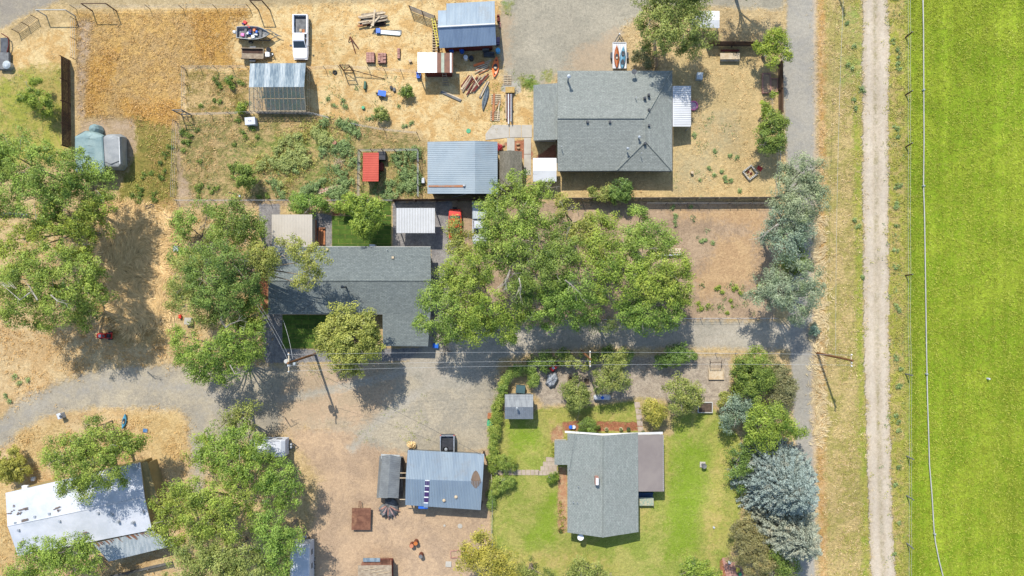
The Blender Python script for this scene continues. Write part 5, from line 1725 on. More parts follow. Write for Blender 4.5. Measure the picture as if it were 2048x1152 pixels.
for lb, nm, x, y, s, m in (('white plastic tub on legs against the wire fence south of the greenhouse', 'water_tub', 505, 245, (1.35, 1.0, .9), M_MOB),
        ('green watering tank on dry grass, west of the wheelbarrow', 'water_tank', 731, 172, (.3, 1.0, .5), simple('tank_dark_green', (.03, .1, .05), (.02, .07, .04), 2, .4)),
        ('black crate by the wheelbarrow, left of the pair', 'crate', 783, 176, (.35, .4, .3), M_DARK),
        ('grey crate by the wheelbarrow, right of the pair', 'crate', 789, 180, (.35, .5, .3), M_WOODG),
        ('small pale sack near the narrow paver stack', 'sack', 821, 123, (.4, .4, .35), M_WOODP),
        ('grey cart standing in tree shade of the north yard', 'garden_cart', 1397, 155, (.8, .95, .7), M_GALV2),
        ('green waste bin with lid against the long hedge', 'waste_bin', 980, 844, (.7, .7, 1.1), M_GREENP),
        ('brown wooden crate just above the green waste bin', 'crate', 981, 831, (.75, .7, .6), M_WOODR),
        ('dark green box between the hedge arch and the grey shed', 'storage_box', 1041, 777, (1.2, 1.0, .9), simple('box_teal_dark', (.05, .1, .1), (.04, .08, .09), 2, .5)),
        ('white paper trash on the grass verge of the west gravel track', 'post_box', 127, 830, (.55, .75, .9), M_MOB),
        ('small white box on dry grass above the mobile home', 'box', 69, 957, (.5, .5, .4), M_MOB),
        ('dark plastic bin under the edge of the western trees', 'bin', 188, 536, (.6, .6, .6), M_DARK),
        ('grey tank half under the saplings at the west lot corner', 'water_tank', 357, 498, (.65, .75, .8), M_GALV2),
        ('pale fuel can at the corner of the blue garage', 'fuel_can', 847, 362, (.4, .7, .5), M_MOB),
        ('red canvas folded on the dry yard beside the pallet fire pit', 'canvas', 1519, 337, (.7, .55, .08), simple('canvas_red', S(214,80,70), S(196,66,60), 2)),
        ('blue cooler on the gravel beside the fallen branches', 'cooler', 872, 691, (.75, .6, .5), M_BLUEP),
        ('folded blue tarp on dry grass near the cyan kayak', 'tarp', 291, 861, (.6, .5, .1), simple('tarp_blue', S(110,160,210), S(80,130,190), 3)),
        ('red fuel can beside the small pale shed in the saplings', 'fuel_can', 362, 633, (.35, .5, .4), M_REDP),
        ('pale tool chest under the saplings near the west lot corner', 'tool_chest', 380, 642, (.9, .9, .7), M_CONC),
        ('white concrete pad with a square hole beside the green tree at the south edge', 'concrete_block', 897, 1128, (.8, .75, .12), M_CONC),
        ('grey concrete base with round pedestal on the south lawn', 'birdbath', 1405, 929, (.75, .75, .12), M_CONC)):
    org = P(x, y, 0)
    ct = nm.replace('_', ' ')
    t = thing(nm, lb, ct, org)
    a = {'canvas': -.6, 'post_box': .35, 'sack': .4}.get(nm, random.uniform(-.1, .1))
    MB(org, a).box(-s[0] / 2, -s[1] / 2, 0, s[0] / 2, s[1] / 2, s[2] * .86 if s[2] > .2 else s[2], min(.04, s[2] * .1)).build('body', m, t, bevel=min(.03, s[2] * .2))
    if s[2] > .2:
        MB(org, a).box(-s[0] * .52, -s[1] * .52, s[2] * .87, s[0] * .52, s[1] * .52, s[2], .03).build('lid', m, t, bevel=.015)
    if nm == 'birdbath':
        MB(org).lathe((0, 0, .121), [(.2, 0), (.12, .2), (.12, .55), (.34, .65), (.34, .72), (.2, .66)], 16).build('basin', M_WOODG, t)
    if nm == 'water_tub':
        for dx in (-.12, .12):
            MB(org).lathe((dx, 0, .9), [(.06, 0), (.06, .05)], 8).build('cap', M_DARK, t)
    if nm == 'post_box':
        MB(org).lathe((.25, 0, .9), [(.2, 0), (.2, .05), (.12, .08)], 12).build('dial', M_DMET, t)

# ---- square timber frames, planters, fire pit, furniture
def frame_bed(name, label, cat, pts, h, mat, soil=None, z=0, wd=.1):
    w_ = [P(x, y, 0) for x, y in pts]
    b = sum(w_, Vector()) / 4
    t = thing(name, label, cat, b)
    for i in range(4):
        p, q = w_[i], w_[(i + 1) % 4]
        d = (q - p).normalized(); nrm = Vector((-d.y, d.x, 0)) * wd / 2
        ext = d * (wd / 2 if i % 2 else -wd / 2)
        MB().prism([((p - nrm - ext).x, (p - nrm - ext).y), ((p + nrm - ext).x, (p + nrm - ext).y), ((q + nrm + ext).x, (q + nrm + ext).y), ((q - nrm + ext).x, (q - nrm + ext).y)], 0, h + .001 * i).build('board', mat, t)
    if soil:
        MB().prism([(v[0], v[1]) for v in shrink([(p.x, p.y) for p in w_], .06)], 0.002, h * .7).build('soil', soil, t)
    return t
frame_bed('sandbox', 'pale timber framed sandbox on the pebble gravel', 'sandbox', [(1417,738),(1446,738),(1446,758),(1417,758)], .3, M_WOODP, M_WOODP)
frame_bed('raised_bed', 'long empty timber bed in the northeast corner of the north yard', 'raised bed', [(1524,148),(1539,148),(1539,187),(1524,187)], .35, M_PAVER, simple('bed_dry_soil', S(206,174,140), S(180,150,120), 2))
frame_bed('raised_bed', 'short timber bed between the long empty bed and the east fence', 'raised bed', [(1541,158),(1554,158),(1554,184),(1541,184)], .25, M_PAVER, simple('bed_dry_soil', S(206,174,140)))
frame_bed('planter_box', 'white lattice planter with leafy plants below the grey-olive bush', 'planter', [(1395,804),(1423,804),(1423,824),(1395,824)], .45, M_WALLW, M_SOIL)
frame_bed('planter_box', 'small timber planter with a seedling right of the olive bush', 'planter', [(1166,756),(1178,756),(1178,769),(1166,769)], .4, M_WOOD, M_SOIL)
frame_bed('planter_box', 'narrow timber planter on the gravel, left of the seedling planter', 'planter', [(1135,752),(1156,752),(1156,762),(1135,762)], .4, M_WOOD, M_SOIL)
frame_bed('timber_border', 'open timber corner frame on the dirt beside the green tree at the south edge', 'border', [(901,1102),(922,1100),(920,1114),(902,1116)], .12, M_PAVER)
t = thing('bench', 'long weathered picnic bench in the shade of the north fence', 'bench', P(1460, 113, 0))
for k in range(4):
    MB(P(1460, 108 + k * 4.2, .72 if k < 3 else .45)).box(-1.3, -.13, -.04, 1.3, .13, 0).build('plank', M_WOODP, t)
MB(P(1460, 101, .45)).box(-1.25, -.13, -.04, 1.25, .13, 0).build('plank', M_WALLR, t)
for x in (1446, 1474):
    MB(P(x, 111, 0)).box(-.05, -.75, 0, .05, .75, .4).build('leg_frame', M_WOOD, t)
t = thing('fire_pit', 'square fire pit built of pale blocks set diagonally on dry grass', 'fire pit', P(1499, 346, 0))
for i in range(4):
    for k in range(6):
        a = R(38) + i * math.pi / 2
        c_ = Vector((math.cos(a) * .68 - math.sin(a) * (-.6 + k * .24), math.sin(a) * .68 + math.cos(a) * (-.6 + k * .24), 0))
        MB(P(1499, 346, 0) + c_, a).box(-.09, -.09, 0, .09, .09, .4).build('block', M_CONC if k % 2 else M_WALLW, t)
for k in range(5):
    a = k * 1.3
    MB(P(1499, 346, 0)).tube([(-.4 * math.cos(a), -.4 * math.sin(a), .05), (.4 * math.cos(a), .4 * math.sin(a), .15)], .05, 6).build('log', M_WOODP if k % 2 else M_WALLR, t)
t = thing('paddling_pool', 'pink paddling pool peeking from under the ribbed patio cover', 'paddling pool', P(1386, 212, 0))
MB(P(1386, 212, 0)).lathe((0, 0, 0), [(.5, 0), (.62, .05), (.62, .25), (.52, .28), (.48, .1), (.05, .08)], 18).build('rim', M_PINK, t)
MB(P(1386, 212, .16)).lathe((0, 0, 0), [(.5, 0), (.5, .02)], 18).build('water', simple('pool_pale_pink', S(240,190,210), S(250,220,230), 2, .2), t)
t = thing('patio_table', 'pale glass patio table with chair by the east porch of the sage house', 'table', P(1291, 1000, 0))
MB(P(1293, 1003, .72)).box(-.95, -.55, 0, .95, .55, .05, .0).build('tabletop', simple('table_mosaic', S(230,214,180), S(160,190,170), 5, .3), t, bevel=.02)
for sx in (-.8, .8):
    for sy in (-.45, .45):
        MB(P(1293, 1003, 0)).box(sx - .04, sy - .04, 0, sx + .04, sy + .04, .715).build('leg', M_DMET, t)
t = thing('patio_sofa', 'blue-cushioned patio sofa behind the mosaic patio table', 'sofa', P(1290, 989, 0))
MB(P(1290, 990, 0)).box(-.95, -.3, 0, .95, .35, .42).build('seat', simple('cushion_blue', S(70,104,140), S(56,84,120), 2, .7), t)
MB(P(1290, 990, 0)).box(-.95, .36, 0, .95, .52, .8).build('backrest', simple('cushion_blue', S(70,104,140)), t)
# flower pots along the mulch bed
for k, (lb, x, y, m) in enumerate((('blue glazed pot at the west end of the mulch bed', 1141, 853, M_BLUEP), ('white pot next to the blue glazed pot', 1147, 853, M_MOB), ('terracotta pot right of the round bright bush', 1197, 854, M_WALLR),
        ('green-planted pot third from the white fascia corner', 1212, 857, M_WOODP), ('green-planted pot in the middle of the mulch bed', 1241, 857, M_WOODP), ('dark pot at the east end of the mulch bed', 1256, 857, M_DMET), ('pot at the foot of the stepping path', 1285, 862, M_WOOD),
        ('round pot at the southwest corner of the sage house bed', 1120, 1059, M_WALLR), ('white tall pot on the brick patio at the bottom edge', 1457, 1122, M_MOB))):
    org = P(x, y, 0)
    t = thing('flower_pot', lb, 'flower pot', org, 'garden pots')
    MB(org).lathe((0, 0, 0), [(.16, 0), (.24, .36), (.26, .36), (.26, .4), (.2, .4)], 14).build('pot', m, t)
    if k not in (0, 1, 8):
        V = leaf_quads(np.array(org)[None] + rng.normal(size=(90, 3)) * [.12, .12, .08] + [0, 0, .48], rng.normal(size=(90, 3)) + [0, 0, 1], rng.uniform(.08, .16, 90), rng.uniform(.04, .08, 90)) - np.array(org)[None, None]
        me = quads_mesh('plant', V, MATS.get('fol_pot') or foliage_mat('fol_pot', (.05, .1, .02), (.16, .26, .06)), rng.random(90))
        o = bpy.data.objects.new('plant', me); col.objects.link(o); o.parent = t

# ---- small debris by the barn
dz = [('stack of grey boards leaning in the barn shade', 'board_stack', 905, 98, (.9, .3, .9), M_WOODG), ('dark metal shelf in the barn shade', 'shelf', 950, 98, (.8, .4, 1.2), M_DMET), ('grey machine in the barn shade right of the shelf', 'machine', 972, 100, (.9, .6, 1.0), M_WOODG),
      ('wire cage of dark bars in the barn shade', 'cage', 978, 111, (1.6, .6, .8), M_DMET), ('heap of dark bicycle scrap at the east barn wall', 'scrap_heap', 996, 84, (.5, 1.0, .7), M_PURP), ('rusty red scrap beside the east barn wall', 'scrap', 997, 38, (.4, .9, .4), M_WALLR),
      ('low pale block near the east barn wall', 'block', 1000, 51, (.25, .7, .3), M_PAVER), ('blue box under the west edge of the small red shed', 'box', 838, 152, (.6, .8, .6), M_BLUEP)]
for lb, nm, x, y, s, m in dz:
    org = P(x, y, 0)
    t = thing(nm, lb, nm.replace('_', ' '), org)
    n_ = 4
    for k in range(n_):
        y0 = -s[1] / 2 + s[1] * k / n_
        MB(org, random.uniform(-.08, .08)).box(-s[0] / 2 * random.uniform(.8, 1), y0 + .01, 0, s[0] / 2 * random.uniform(.8, 1), y0 + s[1] / n_ - .01, s[2] * random.uniform(.6, 1)).build('panel', m, t)
t = thing('ladder_rack', 'white lattice rack with yellow ladder along the west barn wall', 'rack', P(873, 78, 0))
for k in range(14):
    MB(P(870, 40 + k * 5, .9)).box(-.35, -.05, 0, .35, .05, .05).build('slat', M_WOODP, t)
for dx in (-.3, .3):
    MB(P(870, 73, .8)).box(dx - .03, -2.2, -.8, dx + .03, 2.2, .09).build('rail', M_WOOD, t)
t = thing('ladder', 'yellow ladder leaning along the white lattice rack', 'ladder', P(873, 65, 1.2))
for dx in (-.18, .18):
    a, b = P(866, 35, 1.2), P(877, 94, 1.2)
    MB().tube([a + Vector((dx, 0, 0)), b + Vector((dx, 0, 0))], .04, 5).build('stile', M_YEL, t)
for k in range(10):
    p = P(866, 35, 1.2).lerp(P(877, 94, 1.2), (k + .5) / 10)
    MB(p).box(-.18, -.03, -.03, .18, .03, .03).build('rung', M_YEL, t)
t = thing('step_ladder', 'wooden step ladder leaning against the small red shed', 'ladder', P(890, 160, 0))
for dx in (-.3, .3):
    MB().tube([P(888, 144, 2.3) + Vector((dx * .7, 0, 0)), P(892, 172, 0.05) + Vector((dx * 1.3, 0, 0))], .04, 5).build('stile', M_WOOD, t)
for k in range(6):
    p = P(888, 144, 2.3).lerp(P(892, 172, .05), (k + .5) / 6)
    MB(p).box(-.3, -.05, -.02, .3, .05, .02).build('step', M_WOOD, t)
t = thing('bent_pipe', 'dark bent pipe lying at the west edge of the photo', 'pipe', P(8, 98, 0))
MB().tube([P(3,67,.5), P(16,75,.5), P(18,88,.5), P(14,105,.5)], .07, 6).build('pipe', M_WALLR, t)
MB(P(8, 95, .3)).box(-.5, -1.2, -.3, .5, 1.3, .0).build('scoop', M_DMET, t)
t = thing('cart', 'grey wheeled cart below the dark bent pipe at the west edge', 'cart', P(8, 130, 0))
MB(P(6, 122, .5)).box(-.6, -1.2, -.2, .9, 1.2, .1, .1).build('tray', M_WOODG, t); MB(P(14, 130, .6)).lathe((0, 0, 0), [(.5, -.6), (.55, .1), (.3, .25)], 12).build('tub', M_GALV2, t)

# ---- fallen branches by the driveway corner
t = thing('branch_pile', 'bare cut branches piled at the driveway corner by the garage wing', 'branches', P(885, 690, 0))
for a, b in (((862,672),(884,682)),((884,682),(890,700)),((870,678),(893,690)),((890,690),(898,706)),((893,706),(905,702)),((888,700),(888,712)),((880,684),(865,690))):
    MB().tube([P(*a, .25), P((a[0] + b[0]) / 2 + random.uniform(-2, 2), (a[1] + b[1]) / 2, .35), P(*b, .2)], [.05, .09, .04], 6).build('branch', M_WOOD, t)
t = thing('brush_pile', 'small pile of bleached sticks among the green weeds', 'brush pile', P(678, 324, 0))
for k in range(16):
    a = random.uniform(0, 3.1); c_ = P(678 + random.uniform(-8, 8), 324 + random.uniform(-6, 6), .1 + random.random() * .2)
    d = Vector((math.cos(a), math.sin(a), random.uniform(-.1, .1))) * random.uniform(.3, .8)
    MB().tube([c_ - d, c_ + d], .025, 4).build('stick', M_WOODP, t)
t = thing('wooden_board', 'long pale corrugated panel lying slantwise in the green weeds', 'panel', P(660, 377, 0))
for k in range(4):
    board(t, 660, 374 + k * 2.4, .05 + .01 * (k % 2), 3.5, .155, .25, M_WOODP if k % 2 else M_PAVER, 'strip', .03)
t = thing('pipe_tripod', 'rusty folded pipe tripod on dry grass', 'tripod', P(706, 88, 0))
for b in ((711,106),(717,97),(697,84)):
    MB().tube([P(700, 73, .5), P(*b, .1)], .06, 6).build('pipe', M_WALLR, t)

# ------------------------------------------------------------------ fences, gates
def board_fence(name, label, p0, p1, h, mat, n, posts=True, wbd=.14, thick=.03):
    a, b = P(*p0, 0), P(*p1, 0)
    t = thing(name, label, 'fence', a)
    L = (b - a).length; d = (b - a) / L; yaw = math.atan2(d.y, d.x)
    src = None
    w_ = L / n
    for k in range(n):
        hh = h + random.uniform(-.03, .03)
        if src is None or k % 6 == 0:
            s_ = MB(a, yaw).box(0.01, -thick / 2, .03, w_ - .012, thick / 2, hh).build('board', mat, t); src = s_; base = k
            if k: s_.location = Vector((d.x * w_ * k, d.y * w_ * k, 0))
        else:
            c = dup_part(src, t, (0, 0, 0)); c.location = Vector((d.x * w_ * k, d.y * w_ * k, 0))
    for zz in (.35, h - .3):
        MB(a, yaw).box(0, -.08, zz, L, -.03, zz + .09).build('rail', mat, t)
    if posts:
        m = max(2, int(L / 2.4))
        ps = None
        for k in range(m + 1):
            if ps is None:
                ps = MB(a, yaw).box(-.05, -.18, 0, .05, -.08, h + .05).build('post', mat, t)
            else:
                c = dup_part(ps, t, (0, 0, 0)); c.location = Vector((d.x * L * k / m, d.y * L * k / m, 0))
    return t
board_fence('board_fence', 'dark brown board fence beside the pale teal covered boat', (141,121), (143,296), 1.9, M_WOODD, 70)
board_fence('board_fence', 'grey-topped brown fence along the north side of the dry yard', (1412,92), (1512,93), 1.8, M_WALLB, 44)
board_fence('board_fence', 'brown fence between the gravel pad and the north yard beneath the tree', (1305,78), (1310,141), 1.8, M_WOOD, 28)
board_fence('board_fence', 'weathered fence along the paved road at the east edge of the north yard', (1556,130), (1557,232), 1.7, M_WALLB, 44)
board_fence('board_fence', 'tall fence dividing the north yard from the brown dirt lot', (1125,399), (1545,397), 1.8, M_WOOD, 180)
board_fence('board_fence', 'dark fence between the blue garage and the carport', (790,402), (1000,400), 1.8, M_WALLB, 90)
board_fence('board_fence', 'grey board fence across the south porch of the mobile home', (222,1150), (345,1122), 1.1, M_WOODG, 52)
for k, (x, y) in enumerate(()): pass

def wire_fence(name, label, pts, h, step, pm, pr=.04, wires=3, cat='fence', top=None):
    w_ = [P(x, y, 0) for x, y in pts]
    t = thing(name, label, cat, w_[0])
    base = None
    for i in range(len(w_) - 1):
        a, b = w_[i], w_[i + 1]
        L = (b - a).length
        n = max(1, round(L / step))
        for k in range(n + (1 if i == len(w_) - 2 else 0)):
            p = a.lerp(b, k / n)
            if base is None:
                base = MB(p).tube([(0, 0, 0), (0, 0, h)], pr, 6).build('post', pm, t)
            else:
                c = dup_part(base, t, (0, 0, 0)); c.location = p - w_[0]
                c.rotation_euler = (random.uniform(-.03, .03), random.uniform(-.03, .03), 0)
        for k in range(wires):
            zz = h * (.25 + .7 * k / max(1, wires - 1))
            MB().tube([a + Vector((0, 0, zz)), b + Vector((0, 0, zz))], .012, 4).build('wire', M_WIRE, t)
    if top:
        for i in range(len(w_) - 1):
            MB().tube([w_[i] + Vector((0, 0, h)), w_[i + 1] + Vector((0, 0, h))], .025, 6).build('top_rail', top, t)
    return t
wire_fence('wire_fence', 'thin wire fence along the northern track above the orange grass', [(152,18),(300,18),(500,17)], 1.3, 4.2, M_WOODD)
wire_fence('wire_fence', 'wire fence dividing pale grass from the orange grass', [(152,40),(152,120)], 1.2, 3.0, M_WOODD)
wire_fence('wire_fence', 'wire fence north of the greenhouse plot', [(370,138),(497,137)], 1.3, 2.4, M_WOOD, top=None)
wire_fence('wire_fence', 'wire fence on the west side of the greenhouse plot', [(372,140),(372,226)], 1.3, 2.2, M_WOOD)
wire_fence('wire_fence', 'wire fence between greenhouse and weed garden', [(385,231),(500,228),(630,230),(660,238)], 1.3, 2.2, M_WOODG, wires=4)
wire_fence('wire_fence', 'wire fence east of the greenhouse running to the small red shed', [(622,140),(680,137)], 1.3, 2.4, M_WOOD)
wire_fence('wire_fence', 'wire fence from the gate frame to the small red shed', [(706,138),(835,147)], 1.3, 2.2, M_WOOD)
wire_fence('wire_fence', 'wire fence on the west side of the weed garden', [(354,244),(352,330),(350,395)], 1.3, 2.6, M_WOOD)
wire_fence('wire_fence', 'wire fence along the south side of the weed garden', [(356,402),(540,402),(720,402),(788,402)], 1.3, 2.6, M_WOODG)
wire_fence('wire_fence', 'curved wire fence north of the chicken run', [(705,250),(770,262),(835,268)], 1.3, 3.0, M_WOODD)
wire_fence('chicken_run_fence', 'tall netting fence around the red-roofed coop', [(720,396),(722,304),(838,303),(838,396)], 1.8, 1.7, M_WALLR, .05, 5, top=M_WOODG)
wire_fence('wire_fence', 'wire fence along the north side of the cross lane', [(1120,640),(1260,638),(1400,636),(1550,636)], 1.2, 2.8, M_WOODD)
wire_fence('wire_fence', 'row of posts and wire in the shade south of the tall fence', [(1290,408),(1540,408)], 1.2, 2.8, M_WOODD, wires=2)
wire_fence('wire_fence', 'white pipe fence along the paved road beside the round trees', [(1558,235),(1553,330),(1549,395)], 1.3, 2.2, M_WALLW, .05, 2, top=M_WALLW)
wire_fence('wire_fence', 'low wire fence along the west side of the south lawn', [(983,945),(985,1000),(984,1060),(986,1150)], 1.0, 2.6, M_WOODG)
wire_fence('wire_fence', 'short fence posts on the pebble gravel north of the sandbox', [(1390,706),(1470,706)], 1.1, 2.2, M_WOODD, wires=2)

# field posts, leaning wooden ones standing alone
for k, (y, dx) in enumerate(((75, .25), (190, .2), (294, .28), (551, .15), (748, 0), (912, -.1), (991, -.15), (1086, -.25))):
    lb = ['northernmost thick post on the hay field edge', 'dark post on the hay field edge level with the raised beds', 'dark post on the field edge level with the coop', 'small post on the field edge level with the brown dirt lot',
          'grey post on the field edge just south of the right utility pole', 'pale post on the field edge level with the blue garage', 'pale leaning post on the field edge level with the blue spruce', 'southernmost pale leaning post on the field edge'][k]
    org = P(1811 + (k > 4) * 2, y, 0)
    t = thing('fence_post', lb, 'post', org, 'posts along the hay field')
    MB(org).tube([(0, 0, 0), (.05, dx * .8, 1.5)], [.1, .085], 8).build('post', M_WOODD if k < 4 else M_WOODG, t)
    MB(org).tube([(.05, dx * .8, 1.5), (.05, dx * .8, 1.52)], [.086, .06], 8).build('post_top', M_WOODG, t)
t = thing('field_wire', 'thin sagging wire strung along the hay field posts', 'wire', P(1812, 576, 0))
for zz in (.6, 1.1):
    pts = [P(1812 + (y > 650) * 2, y, 0) + Vector((0, 0, zz - .12 * (i % 2))) for i, y in enumerate((-40, 20, 75, 130, 190, 240, 294, 420, 551, 650, 748, 830, 912, 950, 991, 1040, 1086, 1130, 1200))]
    MB().tube(pts, .012, 4).build('strand', M_WIRE, t)

# irrigation hose on wheels: white line in the field
t = thing('irrigation_pipe', 'long white irrigation pipe bending across the bright green field', 'pipe', P(1850, 576, 0))
ip = [(1845,-60),(1847,60),(1847.5,180),(1848,280),(1847,370),(1849,430),(1851,560),(1853,700),(1855,800),(1857,860),(1859,930),(1864,990),(1868,1060),(1871,1085),(1878,1120),(1886,1152),(1896,1200)]
MB().tube([P(x, y, .22) for x, y in ip], .07, 8).build('pipe', M_WALLW, t, smooth=True)
for k, (x, y) in enumerate(((1847,180),(1847,372),(1853,748),(1869,1068))):
    MB(P(x, y, .22)).lathe((0, 0, -.2), [(.14, 0), (.14, .4), (.05, .5)], 8).build('riser', M_LMET, t)
t = barrel('small white sprinkler head standing alone in the green field', 1974, 757, M_MOB, .12, .5, 'sprinkler')

# gate frames
def gate_frame(label, x0, x1, y0, y1, h, mat, brace=True):
    """tall H frame: two posts with top beam, seen leaning away"""
    org = P((x0 + x1) / 2, y0, 0)
    t = thing('field_gate', label, 'gate', org)
    for x in (x0, x1):
        MB(P(x, y0, 0)).tube([(0, 0, 0), (0, 0, h)], .08, 8).build('post', mat, t)
    a, b = P(x0, y0, 0), P(x1, y0, 0)
    for zz in ((h, .35) if brace else (h,)):
        MB().tube([a + Vector((0, 0, zz)), b + Vector((0, 0, zz))], .07, 6).build('beam', mat, t)
    if brace:
        MB().tube([a + Vector((0, 0, .35)), b + Vector((0, 0, h * .7))], .05, 6).build('brace', mat, t)
        MB().tube([a + Vector((0, 0, h * .7)), b + Vector((0, 0, h * .7))], .05, 6).build('beam', mat, t)
gate_frame('wooden H gate frame at the northwest corner of the weed garden', 364, 382, 230, 240, 2.6, M_WOODG)
gate_frame('dark gate frame south of the pipe tripod', 688, 706, 142, 150, 2.4, M_WALLB)
gate_frame('thin dark gate frame north of the fishing boat', 517, 540, 20, 30, 3.0, M_WOODD, False)
gate_frame('dark gate frame on the northern track above the orange grass', 185, 233, 22, 30, 2.4, M_WALLB, False)
gate_frame('white-topped gate frame near the northwest corner', 93, 150, 32, 40, 2.0, M_WALLW, False)
t = thing('pipe_gate', 'slanting pipe gate beside the northwest gravel road', 'gate', P(60, 55, 0))
a, b = P(38, 66, 0), P(76, 38, 0)
for k in range(5):
    MB().tube([a + Vector((0, 0, .25 + .25 * k)), b + Vector((0, 0, .25 + .25 * k))], .03, 5).build('bar', M_WOOD, t)
for f in (0, .5, 1):
    p = a.lerp(b, f); MB(p).tube([(0, 0, 0), (0, 0, 1.4)], .05, 6).build('upright', M_WALLB, t)
t = thing('slat_gate', 'long slanted slat gate hinged at the west side of the barn', 'gate', P(840, 25, 0))
a, b = P(822, 22, 0), P(872, 42, 0)
for k in range(6):
    MB().tube([a + Vector((0, 0, .25 + .28 * k)), b + Vector((0, 0, .25 + .28 * k))], .05, 5).build('slat', M_WOODG if k > 4 else M_WOOD, t)
for f in (0, .5, 1):
    p = a.lerp(b, f); MB(p).tube([(0, 0, 0), (0, 0, 1.8)], .06, 6).build('upright', M_WOODD, t)
t = thing('gate_stay', 'long thin pole lying from the dark gate frame across dry grass', 'pole', P(735, 148, 0))
MB().tube([P(704, 140, .9), P(770, 158, .05)], .05, 6).build('rod', M_WOODD, t)
t = thing('lamp_post', 'single pale post on the south edge of the weed garden', 'post', P(480, 396, 0))
MB(P(480, 392, 0)).tube([(0, 0, 0), (0, 0, 3.6)], .05, 6).build('post', M_WOODG, t); MB(P(480, 392, 3.6)).box(-.12, -.12, 0, .12, .12, .15).build('cap', M_LMET, t)

# ------------------------------------------------------------------ utility poles and lines
def pole(label, bx, by, h, arm=1.2, transformer=False, guy=None):
    org = P(bx, by, 0)
    t = thing('utility_pole', label, 'utility pole', org, 'utility poles')
    MB(org).tube([(0, 0, 0), (0, 0, h)], [.17, .12], 10).build('shaft', M_POLE, t)
    MB(org).box(-.06, -arm, h - .5, .06, arm, h - .38).build('crossarm', M_WOODP, t)
    for y in (-arm * .85, -.3, arm * .85):
        MB(org).lathe((0, y, h - .38), [(.05, 0), (.08, .06), (.05, .12), (.07, .18), (.03, .24)], 8).build('insulator', M_FRAME, t)
    if transformer:
        MB(org).lathe((-.45, .1, h - 1.7), [(.25, 0), (.28, .05), (.28, .85), (.2, .95)], 14).build('transformer', M_WALLW, t)
        MB(org).box(-.3, -.5, h - 1.0, .05, -.25, h - .8).build('fuse_box', M_LMET, t)
        MB(org).lathe((.4, -.2, h - 1.6), [(.15, 0), (.17, .05), (.17, .5), (.1, .55)], 12).build('meter_can', M_GALV2, t)
    return t, org
p1, o1 = pole('utility pole with white transformer cans casting a long shadow over the gravel yard', 630, 708, 11.0, transformer=True)
p2, o2 = pole('middle utility pole rising from the shaded hedge', 1163.5, 702.5, 10.0, 1.0)
p3, o3 = pole('eastern utility pole on the dry verge beside the dirt road', 1634, 706, 9.5, .8)
p4, o4 = pole('utility pole just beyond the top edge on the dry verge', 1652, -78, 9.5, .8)
def wire(label, a, b, sag, r=.02, mat=None, group='overhead lines'):
    t = None
    mb = MB(a)
    n = 14
    pts = []
    for i in range(n + 1):
        f = i / n
        p = (b - a) * f
        p.z -= sag * 4 * f * (1 - f)
        pts.append(p)
    mb.tube(pts, r, 4)
    o = mb.build('overhead_wire', mat or M_WIRE, None, origin=a)
    return setp(o, label, 'wire', group)
M_WIREL = simple('wire_bright', (.40,.40,.39), (.33,.33,.32), 1, .5)
for dy, nm in ((1.0, 'northern'), (-.3, 'middle'), (-.95, 'southern')):
    wire(nm + ' wire between the transformer pole and the middle pole', o1 + Vector((0, dy, 10.85)), o2 + Vector((0, dy * .8, 9.8)), 1.0, .011, M_WIREL)
for dy, nm in ((.8, 'northern'), (-.7, 'southern')):
    wire(nm + ' wire between the middle pole and the eastern pole', o2 + Vector((0, dy, 9.85)), o3 + Vector((0, dy * .8, 9.3)), .9, .011, M_WIREL)
wire('single line running north along the dry verge from the eastern pole', o3 + Vector((0, 0, 5.2)), o4 + Vector((0, 0, 5.4)), .7, .014)
for k, (dx, nm) in enumerate(((-.1, 'left'), (.25, 'right'))):
    wire(nm + ' line slanting from the transformer pole toward the west lot trees', o1 + Vector((dx, .3, 10.6)), P(500 + k * 6, 590, 8.5), .6, .010, M_WIREL)
wire('thick line from the transformer pole to the house eave', o1 + Vector((0, .3, 9.2)), P(566, 640, 4.5), .4, .02)
wire('service line from the transformer pole to the blue garage', o1 + Vector((.2, -.2, 9.0)), P(966, 912, 3.0), .9, .016, M_DMET)
wire('long service line from the middle pole to the sage grey house', o2 + Vector((0, -.2, 8.0)), P(1140, 935, 3.2), .8, .014, M_DMET)

# ---- a few more small things
t = thing('white_fence_panel', 'white boards and a pale slab half hidden under the eastern grove trees', 'boards', P(1340, 508, 0))
for k in range(6):
    MB(P(1312 + k * 9, 511 - k * .4, 0), .05 * (k % 3 - 1)).box(-.28, -.1, 0, .26, .08, .5).build('board', M_MOB, t)
MB(P(1348, 501, 0)).box(-.7, -.35, 0, .9, .3, .12).build('slab', M_WOODP, t)
for lb, pts in (('thick dark fallen trunk at the far left edge, upper one', ((-6,428),(25,427),(57,430))), ('short dark fallen trunk between the left trees, lower one', ((76,450),(62,465),(48,480)))):
    t = thing('fallen_trunk', lb, 'trunk', P(*pts[0], 0))
    MB().tube([P(x, y, .35) for x, y in pts], [.2, .17, .11], 8).build('log', M_DMET, t)
t = thing('swing_frame', 'thin metal play frame standing just north of the sandbox', 'play equipment', P(1432, 725, 0))
for dx in (-12, 12):
    for dy in (-6, 6):
        MB().tube([P(1432 + dx, 725 + dy, 0), P(1432 + dx * .9, 725, 1.9)], .03, 5).build('leg', M_WOODD, t)
MB().tube([P(1421, 725, 1.9), P(1443, 725, 1.9)], .03, 5).build('top_bar', M_WOODD, t)
barrel('tiny white sprinkler head on the east side of the south lawn', 1427, 1054, M_MOB, .12, .3, 'sprinkler')
t = thing('brick_patio', 'small brick patio with garden junk at the bottom edge beside the thicket', 'patio', P(1460, 1135, 0))
